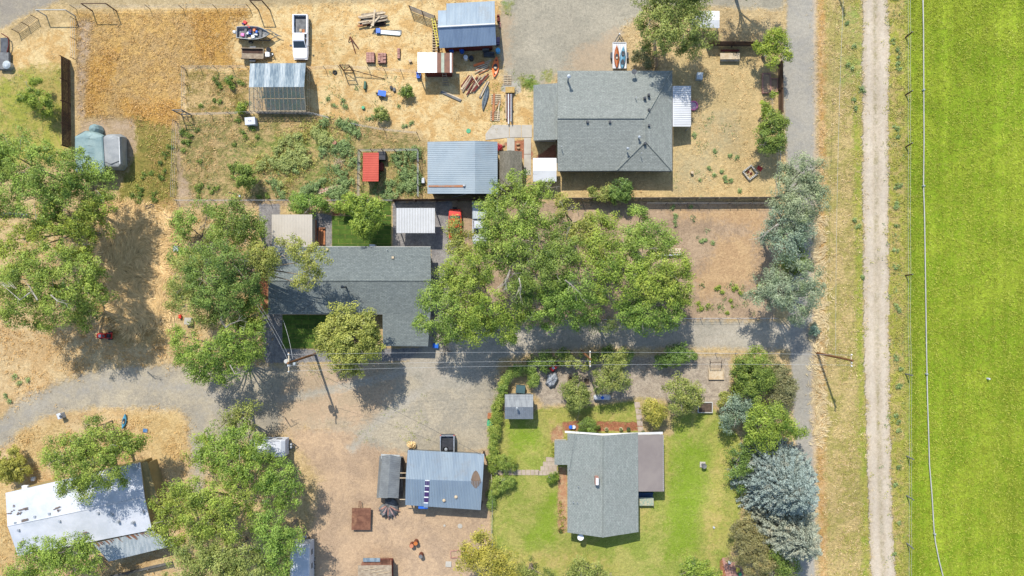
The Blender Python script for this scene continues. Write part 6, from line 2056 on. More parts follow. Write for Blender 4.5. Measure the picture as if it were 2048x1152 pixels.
for j in range(6):
    for k in range(6):
        MB(P(1447 + k * 6 + j * 1.5, 1118 + j * 6.4, 0)).box(-.19, -.2, .002, .18, .19, .05 + random.uniform(0, .01)).build('brick', M_PAVER, t)
for k, (lb, m, x, y) in enumerate((('pale green garden chair on the brick patio', M_GREENP, 1478, 1146), ('yellow garden chair on the brick patio', M_YEL, 1474, 1137))):
    org = P(x, y, 0)
    t = thing('garden_chair', lb, 'chair', org)
    MB(org, .5 + k).box(-.22, -.22, .38, .22, .22, .42).build('seat', m, t)
    MB(org, .5 + k).box(-.22, .2, .42, .22, .25, .85).build('backrest', m, t)
    for sx in (-.2, .2):
        for sy in (-.2, .2):
            MB(org, .5 + k).box(sx - .02, sy - .02, 0, sx + .02, sy + .02, .378).build('leg', m, t)
# ------------------------------------------------------------------ vegetation
FOL = {
 'elm':    foliage_mat('leaf_elm', (.050,.090,.014), (.340,.440,.075), (.42,.45,.10)),
 'bright': foliage_mat('leaf_bright', (.050,.105,.014), (.330,.430,.070), (.40,.47,.08)),
 'deep':   foliage_mat('leaf_deep', (.045,.085,.018), (.250,.340,.070)),
 'olive':  foliage_mat('leaf_olive', (.075,.110,.022), (.350,.390,.100), (.41,.39,.12)),
 'silver': foliage_mat('leaf_silver', (.080,.120,.070), (.320,.390,.270), (.30,.39,.18), trans=.15),
 'yellow': foliage_mat('leaf_yellow', (.130,.150,.022), (.500,.460,.095), (.50,.46,.14)),
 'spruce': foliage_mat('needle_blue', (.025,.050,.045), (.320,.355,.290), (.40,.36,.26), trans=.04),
 'brown':  foliage_mat('leaf_brown', (.120,.120,.050), (.300,.270,.110), (.36,.28,.12)),
 'hedge':  foliage_mat('leaf_hedge', (.090,.160,.028), (.300,.380,.080), (.38,.40,.08)),
 'weed':   foliage_mat('leaf_weed', (.110,.180,.070), (.290,.400,.165)),
 'weedy':  foliage_mat('leaf_weed_yellow', (.260,.300,.080), (.480,.470,.150)),
 'straw':  foliage_mat('straw_blade', (.470,.340,.170), (.820,.640,.370), trans=.15),
 'strawo': foliage_mat('straw_blade_orange', (.470,.290,.110), (.740,.500,.220), trans=.15),
 'hay':    foliage_mat('hay_blade', (.210,.260,.025), (.430,.500,.095), trans=.2),
 'lawn':   foliage_mat('lawn_blade', (.210,.250,.055), (.460,.470,.150), trans=.2),
}
M_BARK = simple('bark', S(176,160,140), S(132,118,102), 2.0, .9, .02, grain=.2, stretch=(2,2,.5))
M_TWIG = simple('twig_pale', S(206,198,186), S(160,150,136), 2.0, .9)
M_BARKD = simple('bark_dark', S(112,98,84), S(84,74,64), 2.0, .9, .02, grain=.2)

def pseudo(p, s=1.0):
    """cheap smooth noise for a (n,3) array, about -1..1"""
    x, y, z = p[:, 0] * s, p[:, 1] * s, p[:, 2] * s
    return (np.sin(x * 1.7 + 1.3 * np.sin(y * 1.1 + z)) + np.sin(y * 1.9 + 1.7 * np.sin(x * .8 - z * 1.3) + 2.1) + np.sin(z * 2.3 + x * .9 - y * .7)) / 3

def fol_object(name, V, tint, mat, parent, org, kind=None):
    me = quads_mesh(name, V - np.array(org)[None, None, :], mat, tint)
    o = bpy.data.objects.new(name, me)
    col.objects.link(o)
    if parent is not None:
        o.parent = parent
    else:
        o.location = org
    if kind:
        o['kind'] = kind
    return o

def crown_quads(lobes, dens=1.2, rho=.6, nleaf=70, L=(.17, .31), W=(.07, .13), flat=.72, gap=.15, low=-.35, up=.95, droop=0.0, twigs=None):
    """lobes: (centre, radius). Clumps of leaves spread through each lobe, denser to its outside"""
    allC, allN, allT = [], [], []
    for c, r_ in lobes:
        n = max(4, int(2.7 * (r_ / rho) ** 2 * dens))
        d = rng.normal(size=(n * 3, 3))
        d /= np.linalg.norm(d, axis=1, keepdims=True)
        d = d[d[:, 2] > low][:n]
        n = len(d)
        rr = r_ * (1 - .55 * rng.random(n) ** 1.6) * (1 + .22 * pseudo(d * 3 + rng.random(3) * 9, 1.2))
        cc = np.array(c)[None] + d * rr[:, None] * np.array([1, 1, flat])
        keep = pseudo(cc, .85) > (-1 + 2 * (gap + .07) * .9)
        cc, d = cc[keep], d[keep]
        n = len(cc)
        if not n:
            continue
        cr = rho * rng.uniform(.6, 1.15, n)
        ct = np.clip(.5 + .22 * rng.normal(size=n) + .12 * pseudo(cc, .5), 0, 1)
        m = nleaf
        off = rng.normal(size=(n, m, 3))
        off[..., 2] *= .6
        ln = np.linalg.norm(off, axis=2, keepdims=True)
        off = off / ln * np.minimum(ln, 1.9) * .62
        C = cc[:, None, :] + off * cr[:, None, None]
        C[..., 2] -= droop * (ln[..., 0]) * cr[:, None]
        N = off * 1.0 + d[:, None, :] * .5 + np.array([0, 0, up]) + rng.normal(size=(n, m, 3)) * .65
        T = np.clip(ct[:, None] + .2 * rng.normal(size=(n, m)), 0, 1)
        allC.append(C.reshape(-1, 3)); allN.append(N.reshape(-1, 3)); allT.append(T.ravel())
    C = np.concatenate(allC); N = np.concatenate(allN); T = np.concatenate(allT)
    C[:, 2] = np.maximum(C[:, 2], .08)
    n = len(C)
    return leaf_quads(C, N, rng.uniform(*L, n), rng.uniform(*W, n)), T

NLEAF = [0]
def tree(label, lobes, kind='elm', name='tree', cat='tree', group=None, base=None, trunk_r=.22, twigs=4, twig_mat=None, bark=None, limbs=True, bare=(), **kw):
    """lobes: (px, py, radius px, height of its centre in metres)"""
    lw = []
    mz = max(l[3] for l in lobes)
    mx, my = lobes[0][0], lobes[0][1]
    zf = 1.0
    if mz >= 4.5 and name == 'tree':
        zf = 1.4 if (mx < 1400 and my > 250 and my < 780) else (1.25 if 1480 < mx and 300 < my < 650 else 1.15)
        if my > 780 and 1400 < mx: zf = 1.0
    lobes = [(l[0], l[1], l[2] * (1 + (zf - 1) * .15), l[3] * zf) for l in lobes]
    for l in lobes:
        p = P(l[0], l[1], l[3])
        lw.append((Vector(p), l[2] * 1.1 * MPP * (H - l[3]) / H))
    tw = sum(r_ ** 2 for _, r_ in lw)
    b = sum((c * r_ ** 2 for c, r_ in lw), Vector()) / tw
    hz = max(c.z for c, _ in lw)
    if base:
        b = P(base[0], base[1], 0)
    org = Vector((b.x, b.y, 0))
    t = thing(name, label, cat, org, group)
    V, T = crown_quads([(tuple(c), r_) for c, r_ in lw], **kw)
    NLEAF[0] += len(V)
    fol_object('crown', V, T, FOL[kind], t, org)
    rd = random.Random(label)
    bark = bark or M_BARK
    fork = Vector((org.x + rd.uniform(-.2, .2), org.y + rd.uniform(-.2, .2), hz * .38))
    MB().tube([org, org.lerp(fork, .5) + Vector((rd.uniform(-.1, .1), rd.uniform(-.1, .1), 0)), fork], [trunk_r * 1.25, trunk_r, trunk_r * .8], 8).build('trunk', bark, t)
    if limbs:
        for c, r_ in lw:
            m = fork.lerp(c, .5) + Vector((rd.uniform(-.4, .4), rd.uniform(-.4, .4), rd.uniform(.1, .6)))
            MB().tube([fork - Vector((0, 0, .1)), m, c, c + (c - m).normalized() * r_ * .6], [trunk_r * .6, trunk_r * .38, trunk_r * .22, .02], 6).build('limb', bark, t)
    for br in bare:
        pts = [P(q[0], q[1], q[2] * zf + 1.0) for q in br]
        m_ = len(pts)
        MB().tube(pts, [.09 * (1 - .75 * i / max(1, m_ - 1)) for i in range(m_)], 5).build('bare_branch', M_TWIG, t)
        mb = MB()
        for q in range(7):
            a = pts[0].lerp(pts[-1], rd.uniform(.3, 1))
            d = (pts[-1] - pts[0]) * rd.uniform(.2, .5)
            mb.tube([a, a + d + Vector((rd.uniform(-.7, .7), rd.uniform(-.7, .7), .1))], [.03, .01], 3, caps=False)
        mb.build('bare_twigs', M_TWIG, t, kind='stuff')
    if twigs:
        mb = MB()
        for c, r_ in lw:
            for k in range(max(1, int(twigs * r_ / 4.5))):
                a = rd.uniform(0, 6.28)
                d = Vector((math.cos(a), math.sin(a), rd.uniform(.1, .8))).normalized()
                s_ = c + d * r_ * .3
                e_ = c + Vector((d.x, d.y, d.z * .7)) * r_ * rd.uniform(.8, 1.12)
                mm = s_.lerp(e_, .5) + Vector((rd.uniform(-.2, .2), rd.uniform(-.2, .2), .15))
                mb.tube([s_, mm, e_], [.035, .028, .012], 4, caps=False)
                for q in range(2):
                    f = rd.uniform(.4, .9)
                    s2 = s_.lerp(e_, f)
                    mb.tube([s2, s2 + Vector((rd.uniform(-.6, .6), rd.uniform(-.6, .6), rd.uniform(.0, .4)))], [.018, .008], 3, caps=False)
        mb.build('twigs', twig_mat or M_TWIG, t, kind='stuff')
    return t

# ---- west group
tree('big elm at the upper left edge over the teal covered boat', [(40,318,48,7),(95,345,50,7.5),(150,335,36,6),(185,372,36,5.5),(20,370,44,7),(70,395,46,7.5),(135,395,40,6.5),(8,300,30,6)], 'elm', gap=.28)
tree('spreading elm on the left with orange grass showing through its gaps', [(140,430,44,6.5),(195,415,32,5),(190,450,30,5),(70,452,26,6),(110,470,40,6.5),(12,480,26,6),(30,520,30,6),(150,490,34,6),(10,415,20,6)], 'elm', gap=.32)
tree('yellow-green elm on the left above the red riding mower', [(55,560,46,7),(150,560,46,7),(105,535,40,7.5),(185,592,34,6),(190,560,26,5.5),(120,615,40,6.5),(45,615,38,6),(170,635,24,5),(10,570,30,6),(90,640,24,5)], 'elm', bare=[[(102,590,9),(115,602,9.2),(132,607,9)],[(60,585,8.5),(40,600,8.8),(5,570,8)],[(75,600,9),(60,575,8.8)]], gap=.26)
tree('small feathery bright tree on the upper left lawn with its own dark shadow', [(62,180,17,2.5),(80,200,20,2.6),(95,215,14,2),(50,195,12,2),(70,165,10,2)], 'bright', trunk_r=.1, rho=.45, gap=.2, L=(.2,.45), W=(.05,.1))
tree('rounded yellow-green bush left of the mobile home', [(18,922,24,1.8),(35,940,20,1.6),(15,945,22,1.6)], 'yellow', name='bush', cat='bush', trunk_r=.08, rho=.4, L=(.2,.4), W=(.06,.1))
# ---- western lot cluster
tree('dark green tree at the top of the west lot beside the lattice', [(465,432,30,5),(500,462,30,5),(455,470,28,4.5),(485,445,28,5.5),(512,440,14,4)], 'deep', gap=.2)
tree('light feathery sapling group in the northwest corner of the lot', [(365,440,24,3.5),(392,465,26,4),(362,480,22,3.5),(395,500,22,4),(350,435,14,3),(425,445,16,4),(430,480,20,4.2),(375,515,22,4),(352,515,14,3.4),(418,420,12,3)], 'elm', gap=.34, trunk_r=.12, nleaf=60)
tree('tall dense tree in the middle of the west lot', [(410,545,40,7),(460,520,38,7.5),(430,580,42,7),(480,560,34,7),(500,590,26,6),(455,605,32,6.5),(505,530,22,6.5)], 'deep', gap=.32)
tree('grey-green spreading tree on the west side of the lot', [(375,560,32,6),(365,600,28,5),(395,610,34,6),(375,530,26,5.5),(415,625,26,5.5),(358,575,18,5),(430,640,16,5)], 'olive', gap=.34)
tree('pale overhanging tree whose branch crosses the slate house roof', [(520,515,26,7),(560,505,22,7.5),(600,500,24,8),(628,520,24,8),(618,552,22,7.5),(595,565,10,7),(535,540,16,7)], 'olive', base=(500,540), gap=.3, twigs=10)
tree('bright bushy tree south of the dense trees, west of the house path', [(500,612,26,5),(515,635,20,4.5),(490,640,22,4.5)], 'bright', gap=.2)
tree('leafy tree at the southwest corner of the lot above the gravel track', [(360,672,16,4.6),(370,690,24,5),(395,720,34,5.5),(440,700,36,6),(480,685,36,6),(505,665,22,5),(430,745,24,5),(470,725,32,5.5),(500,705,20,5),(365,720,16,4),(390,755,14,4)], 'bright', bare=[[(452,655,7),(460,648,7.6),(482,640,7.6)],[(452,655,7),(440,640,7.5)],[(460,730,7),(470,748,7.2),(490,742,7)]], gap=.24, twigs=7)
tree('pair of thin saplings on the lot line northwest of the trees', [(400,408,14,2.5),(385,398,10,2.2),(420,422,12,2.5)], 'elm', gap=.4, trunk_r=.06, nleaf=36)
tree('yellow-green tree spreading over the front lawn and lane south of the slate house', [(690,645,32,5.5),(730,655,28,5.5),(670,675,28,5),(710,685,36,6),(745,690,22,5),(690,715,28,5),(655,655,16,4.5),(640,690,12,4),(720,725,20,4.5),(700,740,12,4),(750,672,14,4.5)], 'yellow', gap=.16, rho=.5, L=(.16,.28), W=(.1,.16))
tree('round glossy tree growing in the square sod lawn', [(728,420,26,4),(745,440,22,4),(725,448,22,4),(712,405,16,3.5),(748,415,18,4),(735,465,12,3)], 'bright', gap=.14, rho=.5, L=(.16,.28), W=(.1,.16))
tree('low green shrub north of the beige shed', [(600,410,18,2),(622,412,18,2.2),(590,400,10,1.6),(640,402,12,1.8)], 'bright', name='bush', cat='bush', trunk_r=.07, rho=.45)
tree('sprawling shrub left of the round glossy tree on the sod', [(688,408,14,1.8),(700,398,10,1.5),(655,415,9,1.2),(672,412,8,1.0)], 'bright', name='bush', cat='bush', trunk_r=.07, rho=.4)
# ---- central grove
tree('sparse tree behind the blue garage with pale bare branches', [(1045,372,32,6.5),(1080,385,26,6),(1020,390,28,6),(1005,362,14,5),(1000,412,26,6),(965,410,14,5.5),(1105,375,12,5)], 'elm', gap=.36, twigs=12)
tree('light tree reaching over the parked red car', [(905,462,20,5.5),(925,490,24,5.5),(900,485,12,5),(945,510,20,6),(935,465,10,5)], 'olive', gap=.34, twigs=8)
tree('broad elm shading the silver pickup', [(1000,440,34,7.5),(1040,430,34,7.5),(985,475,34,7),(1030,480,38,8),(1070,450,28,7),(1000,510,32,7)], 'elm', gap=.2)
tree('elm at the west front of the grove beside the house gable', [(925,545,34,6.5),(960,535,30,7),(905,575,28,6),(940,580,30,6.5),(895,545,16,5.5)], 'elm', gap=.24)
tree('grey-green elm overlapping the southeast corner of the slate roof', [(862,590,24,6),(880,620,28,6.5),(850,650,20,5.5),(875,665,18,5),(915,610,28,6),(850,605,14,6),(905,650,26,5.5)], 'elm', gap=.28, twigs=8)
tree('bright elm hanging over the driveway corner', [(945,625,32,6),(980,620,34,6.5),(960,660,28,5.5),(1005,655,28,5.5),(925,660,20,5),(1020,625,26,6),(900,675,12,4.5),(1015,675,14,4.5)], 'bright', gap=.2)
tree('dense elm in the heart of the grove', [(1080,500,36,8),(1060,545,36,8),(1110,535,34,8),(1130,490,32,7.5),(1040,580,30,7),(1115,455,22,6.5)], 'deep', bare=[[(1020,540,9),(1015,558,9.4),(1003,575,9)],[(1020,540,9),(1010,565,9.6),(1012,578,9.2)]], gap=.2, twigs=7)
tree('sparse grey elm north of the grove with bare ends', [(1130,425,22,6.5),(1160,440,24,6),(1175,470,26,6.5),(1150,475,24,6.5),(1125,405,14,6)], 'olive', gap=.4, twigs=10)
tree('upright elm on the north rim of the grove', [(1200,455,26,6.5),(1215,440,16,5.5),(1195,490,30,7),(1175,515,26,7),(1225,480,18,6)], 'elm', gap=.22)
tree('broad bright elm on the southern side of the grove', [(1110,590,32,7),(1150,575,34,7.5),(1075,610,28,6.5),(1130,620,30,6),(1175,610,28,6.5),(1100,640,18,5),(1060,635,20,5.5),(1160,645,14,4.5)], 'bright', bare=[[(1038,556,8.8),(1042,575,9.2),(1040,590,8.8)],[(1130,560,8.8),(1150,575,9)]], gap=.2, twigs=8)
tree('bushy elm at the northeast of the grove', [(1280,435,20,5),(1300,465,28,6),(1265,475,24,6),(1320,490,24,6),(1285,500,26,6.5),(1340,480,14,5),(1250,500,20,6)], 'elm', gap=.16)
tree('fresh green elm in the eastern middle of the grove', [(1215,540,30,7.5),(1250,560,32,7.5),(1210,575,26,7),(1240,525,20,7),(1270,540,24,7)], 'bright', gap=.18)
tree('easternmost elm of the grove facing the brown lot', [(1310,545,34,7),(1345,535,28,6.5),(1360,565,24,6),(1325,580,30,6.5),(1290,575,28,7),(1365,595,18,5.5),(1375,545,12,5.5)], 'elm', gap=.18)
tree('elm at the southeast of the grove over the lane', [(1290,625,32,6),(1330,620,28,5.5),(1260,620,26,6),(1355,610,20,5),(1305,650,18,4.5),(1270,645,20,4.5),(1340,645,14,4),(1250,600,20,6)], 'bright', gap=.18)
tree('thin pale sapling with reddish bare twigs at the south rim of the grove', [(1205,640,20,4.5),(1190,650,12,4),(1225,650,10,4)], 'olive', gap=.36, twigs=14)
# ---- silver trees east
tree('northern silver tree leaning over the paved road', [(1600,345,34,7),(1625,365,26,6.5),(1585,375,30,7),(1620,400,30,7),(1575,345,18,6),(1595,420,32,7.5),(1640,330,12,6),(1560,400,18,6),(1640,390,14,6)], 'silver', gap=.2, L=(.18,.34), W=(.06,.11))
tree('middle silver tree with long bare branch to the west', [(1560,440,28,6.5),(1590,460,28,7),(1545,465,20,5.5),(1575,490,28,7),(1610,470,18,6),(1530,480,12,5),(1570,420,18,6)], 'silver', bare=[[(1556,448,7.5),(1540,460,7.8),(1518,478,7)]], gap=.24, twigs=9, L=(.18,.34), W=(.06,.11))
tree('southern silver tree casting its shadow on the lane junction', [(1600,555,30,6.5),(1560,580,30,6.5),(1620,590,24,6),(1590,610,28,6),(1530,590,22,5.5),(1505,600,14,5),(1640,580,12,5.5),(1550,555,20,6),(1600,635,14,5),(1620,620,14,5),(1515,565,10,5)], 'silver', gap=.22, twigs=7, L=(.18,.34), W=(.06,.11))
tree('darker green tree between the middle and southern silver trees', [(1590,515,24,5),(1575,535,18,5),(1605,530,16,5)], 'deep', gap=.2)
# ---- north east
tree('large olive-green tree at the top right beside the gravel pad', [(1310,25,34,7),(1350,15,34,7.5),(1395,20,28,7),(1330,60,36,7),(1370,55,34,7.5),(1405,70,24,6),(1345,85,22,5.5),(1380,90,22,5),(1300,60,22,6),(1290,95,14,4),(1300,-10,30,7),(1370,-20,40,8)], 'olive', gap=.18)
tree('thin dry bush at the foot of the brown fence by the gravel pad', [(1285,105,14,2),(1292,125,12,2),(1275,118,10,1.6)], 'brown', name='bush', cat='bush', trunk_r=.06, rho=.4, gap=.3)
tree('rounded green tree at the corner of the north fence and paved road', [(1550,85,22,4),(1562,105,18,4),(1540,110,20,4),(1520,95,13,3),(1555,70,14,3.5)], 'bright', gap=.1, rho=.5)
tree('narrow leaning shrub north of the round roadside trees', [(1538,205,13,2.5),(1532,222,12,2.2),(1545,195,8,2)], 'bright', gap=.3, trunk_r=.07, rho=.4)
tree('upper of the two round trees inside the roadside fence', [(1545,245,20,4),(1560,252,14,3.5),(1530,255,14,3.5),(1552,238,12,3.5)], 'deep', gap=.1, rho=.5, nleaf=70)
tree('lower of the two round trees inside the roadside fence', [(1540,278,22,4),(1530,290,16,3.5),(1552,285,16,3.5)], 'deep', gap=.1, rho=.5, nleaf=70)
tree('tight round green shrub at the lot fence south of the north house', [(1242,378,16,2.6),(1252,388,14,2.4),(1235,392,14,2.2),(1248,368,10,2.4)], 'deep', gap=.08, rho=.45, nleaf=70)
tree('loose yellow-green shrub just left of the tight round shrub', [(1210,385,16,1.8),(1190,388,12,1.4),(1222,390,10,1.6)], 'olive', name='bush', cat='bush', trunk_r=.06, rho=.4, gap=.3)
tree('roadside tree beyond the top edge whose shadow falls on the gravel', [(1500,-45,28,7),(1520,-75,30,7),(1480,-80,26,7),(1560,-60,22,6)], 'olive', gap=.2)
# ---- south west
tree('dense green tree over the camper trailer', [(440,890,34,6.5),(480,885,34,7),(515,900,26,6),(460,925,36,7),(500,935,32,6.5),(420,920,26,6),(530,925,18,5.5)], 'bright', gap=.14)
tree('bright tree at the east end of the southwest wood', [(560,950,28,6),(585,970,18,5.5),(545,985,30,6),(575,1000,20,5),(530,960,22,6)], 'bright', gap=.14)
tree('broad olive elm in the middle of the southwest wood', [(400,985,36,8),(440,1010,40,8.5),(370,1010,30,7.5),(410,1045,38,8),(460,1050,36,8),(480,1000,28,7.5),(350,985,22,7)], 'elm', gap=.2)
tree('pale grey-green tree at the west end of the southwest wood', [(335,1040,24,6),(320,1010,20,5.5),(345,1070,24,6),(310,1055,12,5)], 'elm', gap=.28)
tree('elm at the bottom edge in the southwest wood', [(400,1110,38,7.5),(440,1125,40,8),(370,1135,34,7),(480,1110,34,7.5),(500,1140,34,7),(450,1160,36,7)], 'olive', gap=.22)
tree('dark tree shading the roof of the long white camper', [(545,1060,34,7),(575,1080,28,6.5),(540,1100,32,7),(560,1130,26,6),(595,1065,14,5.5),(520,1050,22,7)], 'bright', gap=.16)
tree('thin olive tree beside the west gravel track bend', [(455,840,24,5),(480,830,20,5),(440,855,16,4.5),(500,818,14,4.5),(495,850,14,4)], 'olive', gap=.36, twigs=9, nleaf=46)
tree('small pale tree left of the southwest wood', [(400,900,22,4.5),(385,915,14,4),(410,880,12,4)], 'elm', gap=.3, twigs=8)
tree('big elm spreading over the mobile home roof', [(130,905,34,6.5),(170,900,36,7),(215,890,34,7),(250,900,26,6.5),(150,940,36,7.5),(200,940,38,8),(240,950,24,6.5),(140,975,22,6),(180,980,26,6.5),(265,880,18,6),(100,915,18,5.5),(280,890,14,5.5)], 'elm', gap=.22, twigs=6)
tree('small tree on dry grass right beside the cyan kayak', [(190,850,16,3.5),(205,858,14,3.5),(180,845,10,3)], 'deep', gap=.3, trunk_r=.09)
tree('feathery elm at the bottom left over the mobile home eave', [(60,1125,34,6),(100,1105,34,6.5),(140,1100,30,6.5),(170,1115,26,6),(120,1140,34,6),(40,1145,24,5.5),(190,1135,18,5.5),(165,1085,14,6)], 'bright', gap=.24, twigs=7)
# ---- south garden
tree('round olive shrub south of the seedling planter', [(1150,788,24,2.8),(1138,780,14,2.4),(1165,792,16,2.4),(1150,806,14,2.2)], 'olive', name='bush', cat='bush', gap=.14, rho=.5)
tree('tall two-tone tree right of the round olive shrub', [(1215,755,24,4),(1225,735,24,4),(1240,765,20,4),(1205,775,18,3.5),(1235,720,16,3.5)], 'olive', gap=.12)
tree('loose shrub by the small planters in the shade', [(1150,735,20,2.5),(1165,725,14,2.2),(1140,722,12,2)], 'olive', name='bush', cat='bush', gap=.3, rho=.5)
tree('round bright bush in the mulch bed at the sage house', [(1175,853,15,1.3),(1166,855,9,1.1),(1184,855,9,1.1)], 'deep', name='bush', cat='bush', gap=.05, rho=.35, nleaf=80, L=(.12,.22), W=(.05,.09))
tree('small bright tree at the end of the stepping path', [(1310,820,20,2.8),(1300,812,12,2.4),(1320,828,12,2.4),(1312,838,12,2.2)], 'yellow', gap=.14, trunk_r=.09, rho=.45)
tree('grey-olive open tree above the lattice planter', [(1355,778,22,4),(1380,785,22,4),(1362,800,22,3.8),(1345,770,12,3.5),(1395,800,14,3.2),(1375,815,14,3),(1355,760,12,3.5)], 'olive', gap=.24)
tree('dense round evergreen at the top of the road hedge', [(1505,745,34,4.5),(1485,740,20,4),(1525,760,24,4.2),(1500,770,26,4),(1510,718,18,3.8)], 'deep', gap=.04, rho=.5, nleaf=80)
tree('brownish berry shrub between the round evergreen and the road', [(1560,755,22,3),(1568,785,24,3),(1550,800,20,3),(1575,765,14,2.6),(1540,730,16,3)], 'brown', gap=.1, rho=.5)
tree('small olive shrub at the lawn corner below the round evergreen', [(1450,800,14,2.2),(1462,790,14,2.4),(1470,780,10,2)], 'olive', name='bush', cat='bush', gap=.16, rho=.45)
tree('grey-green leafy tree at the lawn edge of the road hedge', [(1470,825,26,3.6),(1485,805,22,3.8),(1460,845,16,3),(1495,835,18,3.6)], 'silver', gap=.12, L=(.18,.34), W=(.07,.12))
tree('brightest green tree spreading toward the paved road', [(1520,850,30,4.8),(1550,840,28,5),(1575,855,24,4.5),(1595,860,14,4),(1535,875,24,4.2),(1505,870,20,4),(1515,825,20,4.6)], 'bright', gap=.06, nleaf=72)
tree('shadowed evergreen between bright tree and blue spruce', [(1480,905,20,3),(1490,930,18,3),(1475,950,14,2.6),(1478,975,10,2)], 'deep', gap=.1)
tree('olive-brown shrub thicket south of the blue spruce by the lawn', [(1490,1065,26,3.5),(1500,1095,30,4),(1480,1110,20,3.2),(1520,1125,28,4),(1490,1040,14,3),(1545,1140,20,3.6)], 'brown', gap=.1, rho=.5)
tree('dark evergreen between thicket and paved road at the bottom', [(1560,1110,22,4),(1575,1130,22,4),(1555,1145,20,4)], 'deep', gap=.08)
tree('bright tree at the bottom edge of the dirt yard', [(965,1090,24,4.8),(950,1110,24,4.6),(990,1110,26,5),(1010,1125,24,4.8),(930,1125,18,4),(970,1135,28,5),(1015,1145,20,4.4),(960,1072,14,4)], 'yellow', gap=.1, nleaf=66)
tree('grey-green shrub right of the bright bottom-edge tree', [(1060,1140,20,2.6),(1082,1148,16,2.4),(1045,1150,14,2.4)], 'olive', name='bush', cat='bush', gap=.12)
tree('olive shrub at the bottom edge below the sage house', [(1165,1138,20,2.6),(1190,1142,18,2.4),(1148,1148,14,2.2),(1215,1150,12,2)], 'olive', name='bush', cat='bush', gap=.14)
tree('bright green shrub at the bottom edge of the lawn', [(1385,1135,18,2.4),(1410,1138,18,2.4),(1370,1145,14,2.2),(1395,1150,18,2.4),(1428,1148,12,2)], 'bright', name='bush', cat='bush', gap=.1)
tree('clipped shrub at the garden path gate, north side', [(1010,926,15,1.2),(998,922,12,1.1),(1022,930,10,1)], 'hedge', name='bush', cat='bush', gap=.02, rho=.35, nleaf=70, L=(.12,.22), W=(.06,.1))
tree('wedge-shaped clipped shrub at the garden path gate, south side', [(1000,967,15,1.2),(1014,962,13,1.2),(992,980,10,1)], 'hedge', name='bush', cat='bush', gap=.02, rho=.35, nleaf=70, L=(.12,.22), W=(.06,.1))
tree('little round bush at the brick patio corner', [(1106,955,11,.8)], 'bright', name='bush', cat='bush', gap=.05, rho=.3, nleaf=70, L=(.12,.22), W=(.05,.09))
tree('small tree in the weed garden beside the single pale post', [(490,350,20,2.4),(480,358,14,2),(500,362,12,2),(495,340,10,2)], 'deep', gap=.3, trunk_r=.08, rho=.45)
tree('open bush with long shadow near the wheelbarrow', [(812,178,9,1.1),(806,186,8,1),(818,188,8,.9)], 'deep', name='bush', cat='bush', gap=.3, trunk_r=.05, rho=.32, nleaf=40)
tree('low rounded weed bush below the wheelbarrow on dry grass', [(760,228,12,.8),(770,235,8,.7)], 'olive', name='bush', cat='bush', gap=.3, trunk_r=.05, rho=.32, nleaf=40)
tree('tiny green bush in the greenhouse plot', [(458,160,7,.8),(464,170,5,.6)], 'bright', name='bush', cat='bush', gap=.2, trunk_r=.04, rho=.3, nleaf=40)
tree('low green bush at the southwest greenhouse corner', [(484,217,10,.8),(478,220,7,.6)], 'bright', name='bush', cat='bush', gap=.1, trunk_r=.04, rho=.3, nleaf=50)
tree('grey shrub on the verge below the silver trees', [(1628,660,10,.9)], 'silver', name='bush', cat='bush', gap=.2, trunk_r=.04, rho=.32, nleaf=50)
for lb, l in (('first shaded shrub of the row south of the lane, beside the hedge arch', [(1090,722,18,1.6),(1068,728,12,1.4)]), ('second shaded shrub in the row south of the lane', [(1125,712,14,1.6),(1190,718,10,1.4)]),
              ('wide shaded shrub south of the lane, left of the sandbox', [(1345,712,20,2),(1365,705,16,1.8),(1325,720,14,1.8),(1380,712,10,1.4)]), ('shaded shrub south of the lane above the two-tone tree', [(1250,712,14,1.8),(1215,705,12,1.6)])):
    tree(lb, l, 'deep', name='bush', cat='bush', gap=.15, trunk_r=.06, rho=.45)
def hedge(label, pts, wpx, z, kind='hedge'):
    lob = []
    for i in range(len(pts) - 1):
        (x0, y0), (x1, y1) = pts[i], pts[i + 1]
        n = max(1, int(math.hypot(x1 - x0, y1 - y0) / (wpx * .75)))
        for k in range(n):
            f = k / n
            lob.append((x0 + (x1 - x0) * f + random.uniform(-1.5, 1.5), y0 + (y1 - y0) * f, wpx * random.uniform(.85, 1.15), z))
    return tree(label, lob, kind, name='hedge', cat='hedge', trunk_r=.05, twigs=0, limbs=False, gap=.06, rho=.36, nleaf=60, L=(.13,.24), W=(.06,.11))
hedge('long narrow hedge dividing the gravel yard from the south lawn', [(985,935),(986,890),(990,850),(994,815),(1002,790)], 9, 1.0)
hedge('curved hedge arch around the dark green storage box', [(1005,785),(1012,760),(1024,744),(1045,738),(1066,744),(1070,770)], 10, 1.3)
hedge('thin ivy strip along the low wire fence of the south lawn', [(983,985),(982,1010),(986,1020)], 6, .6)

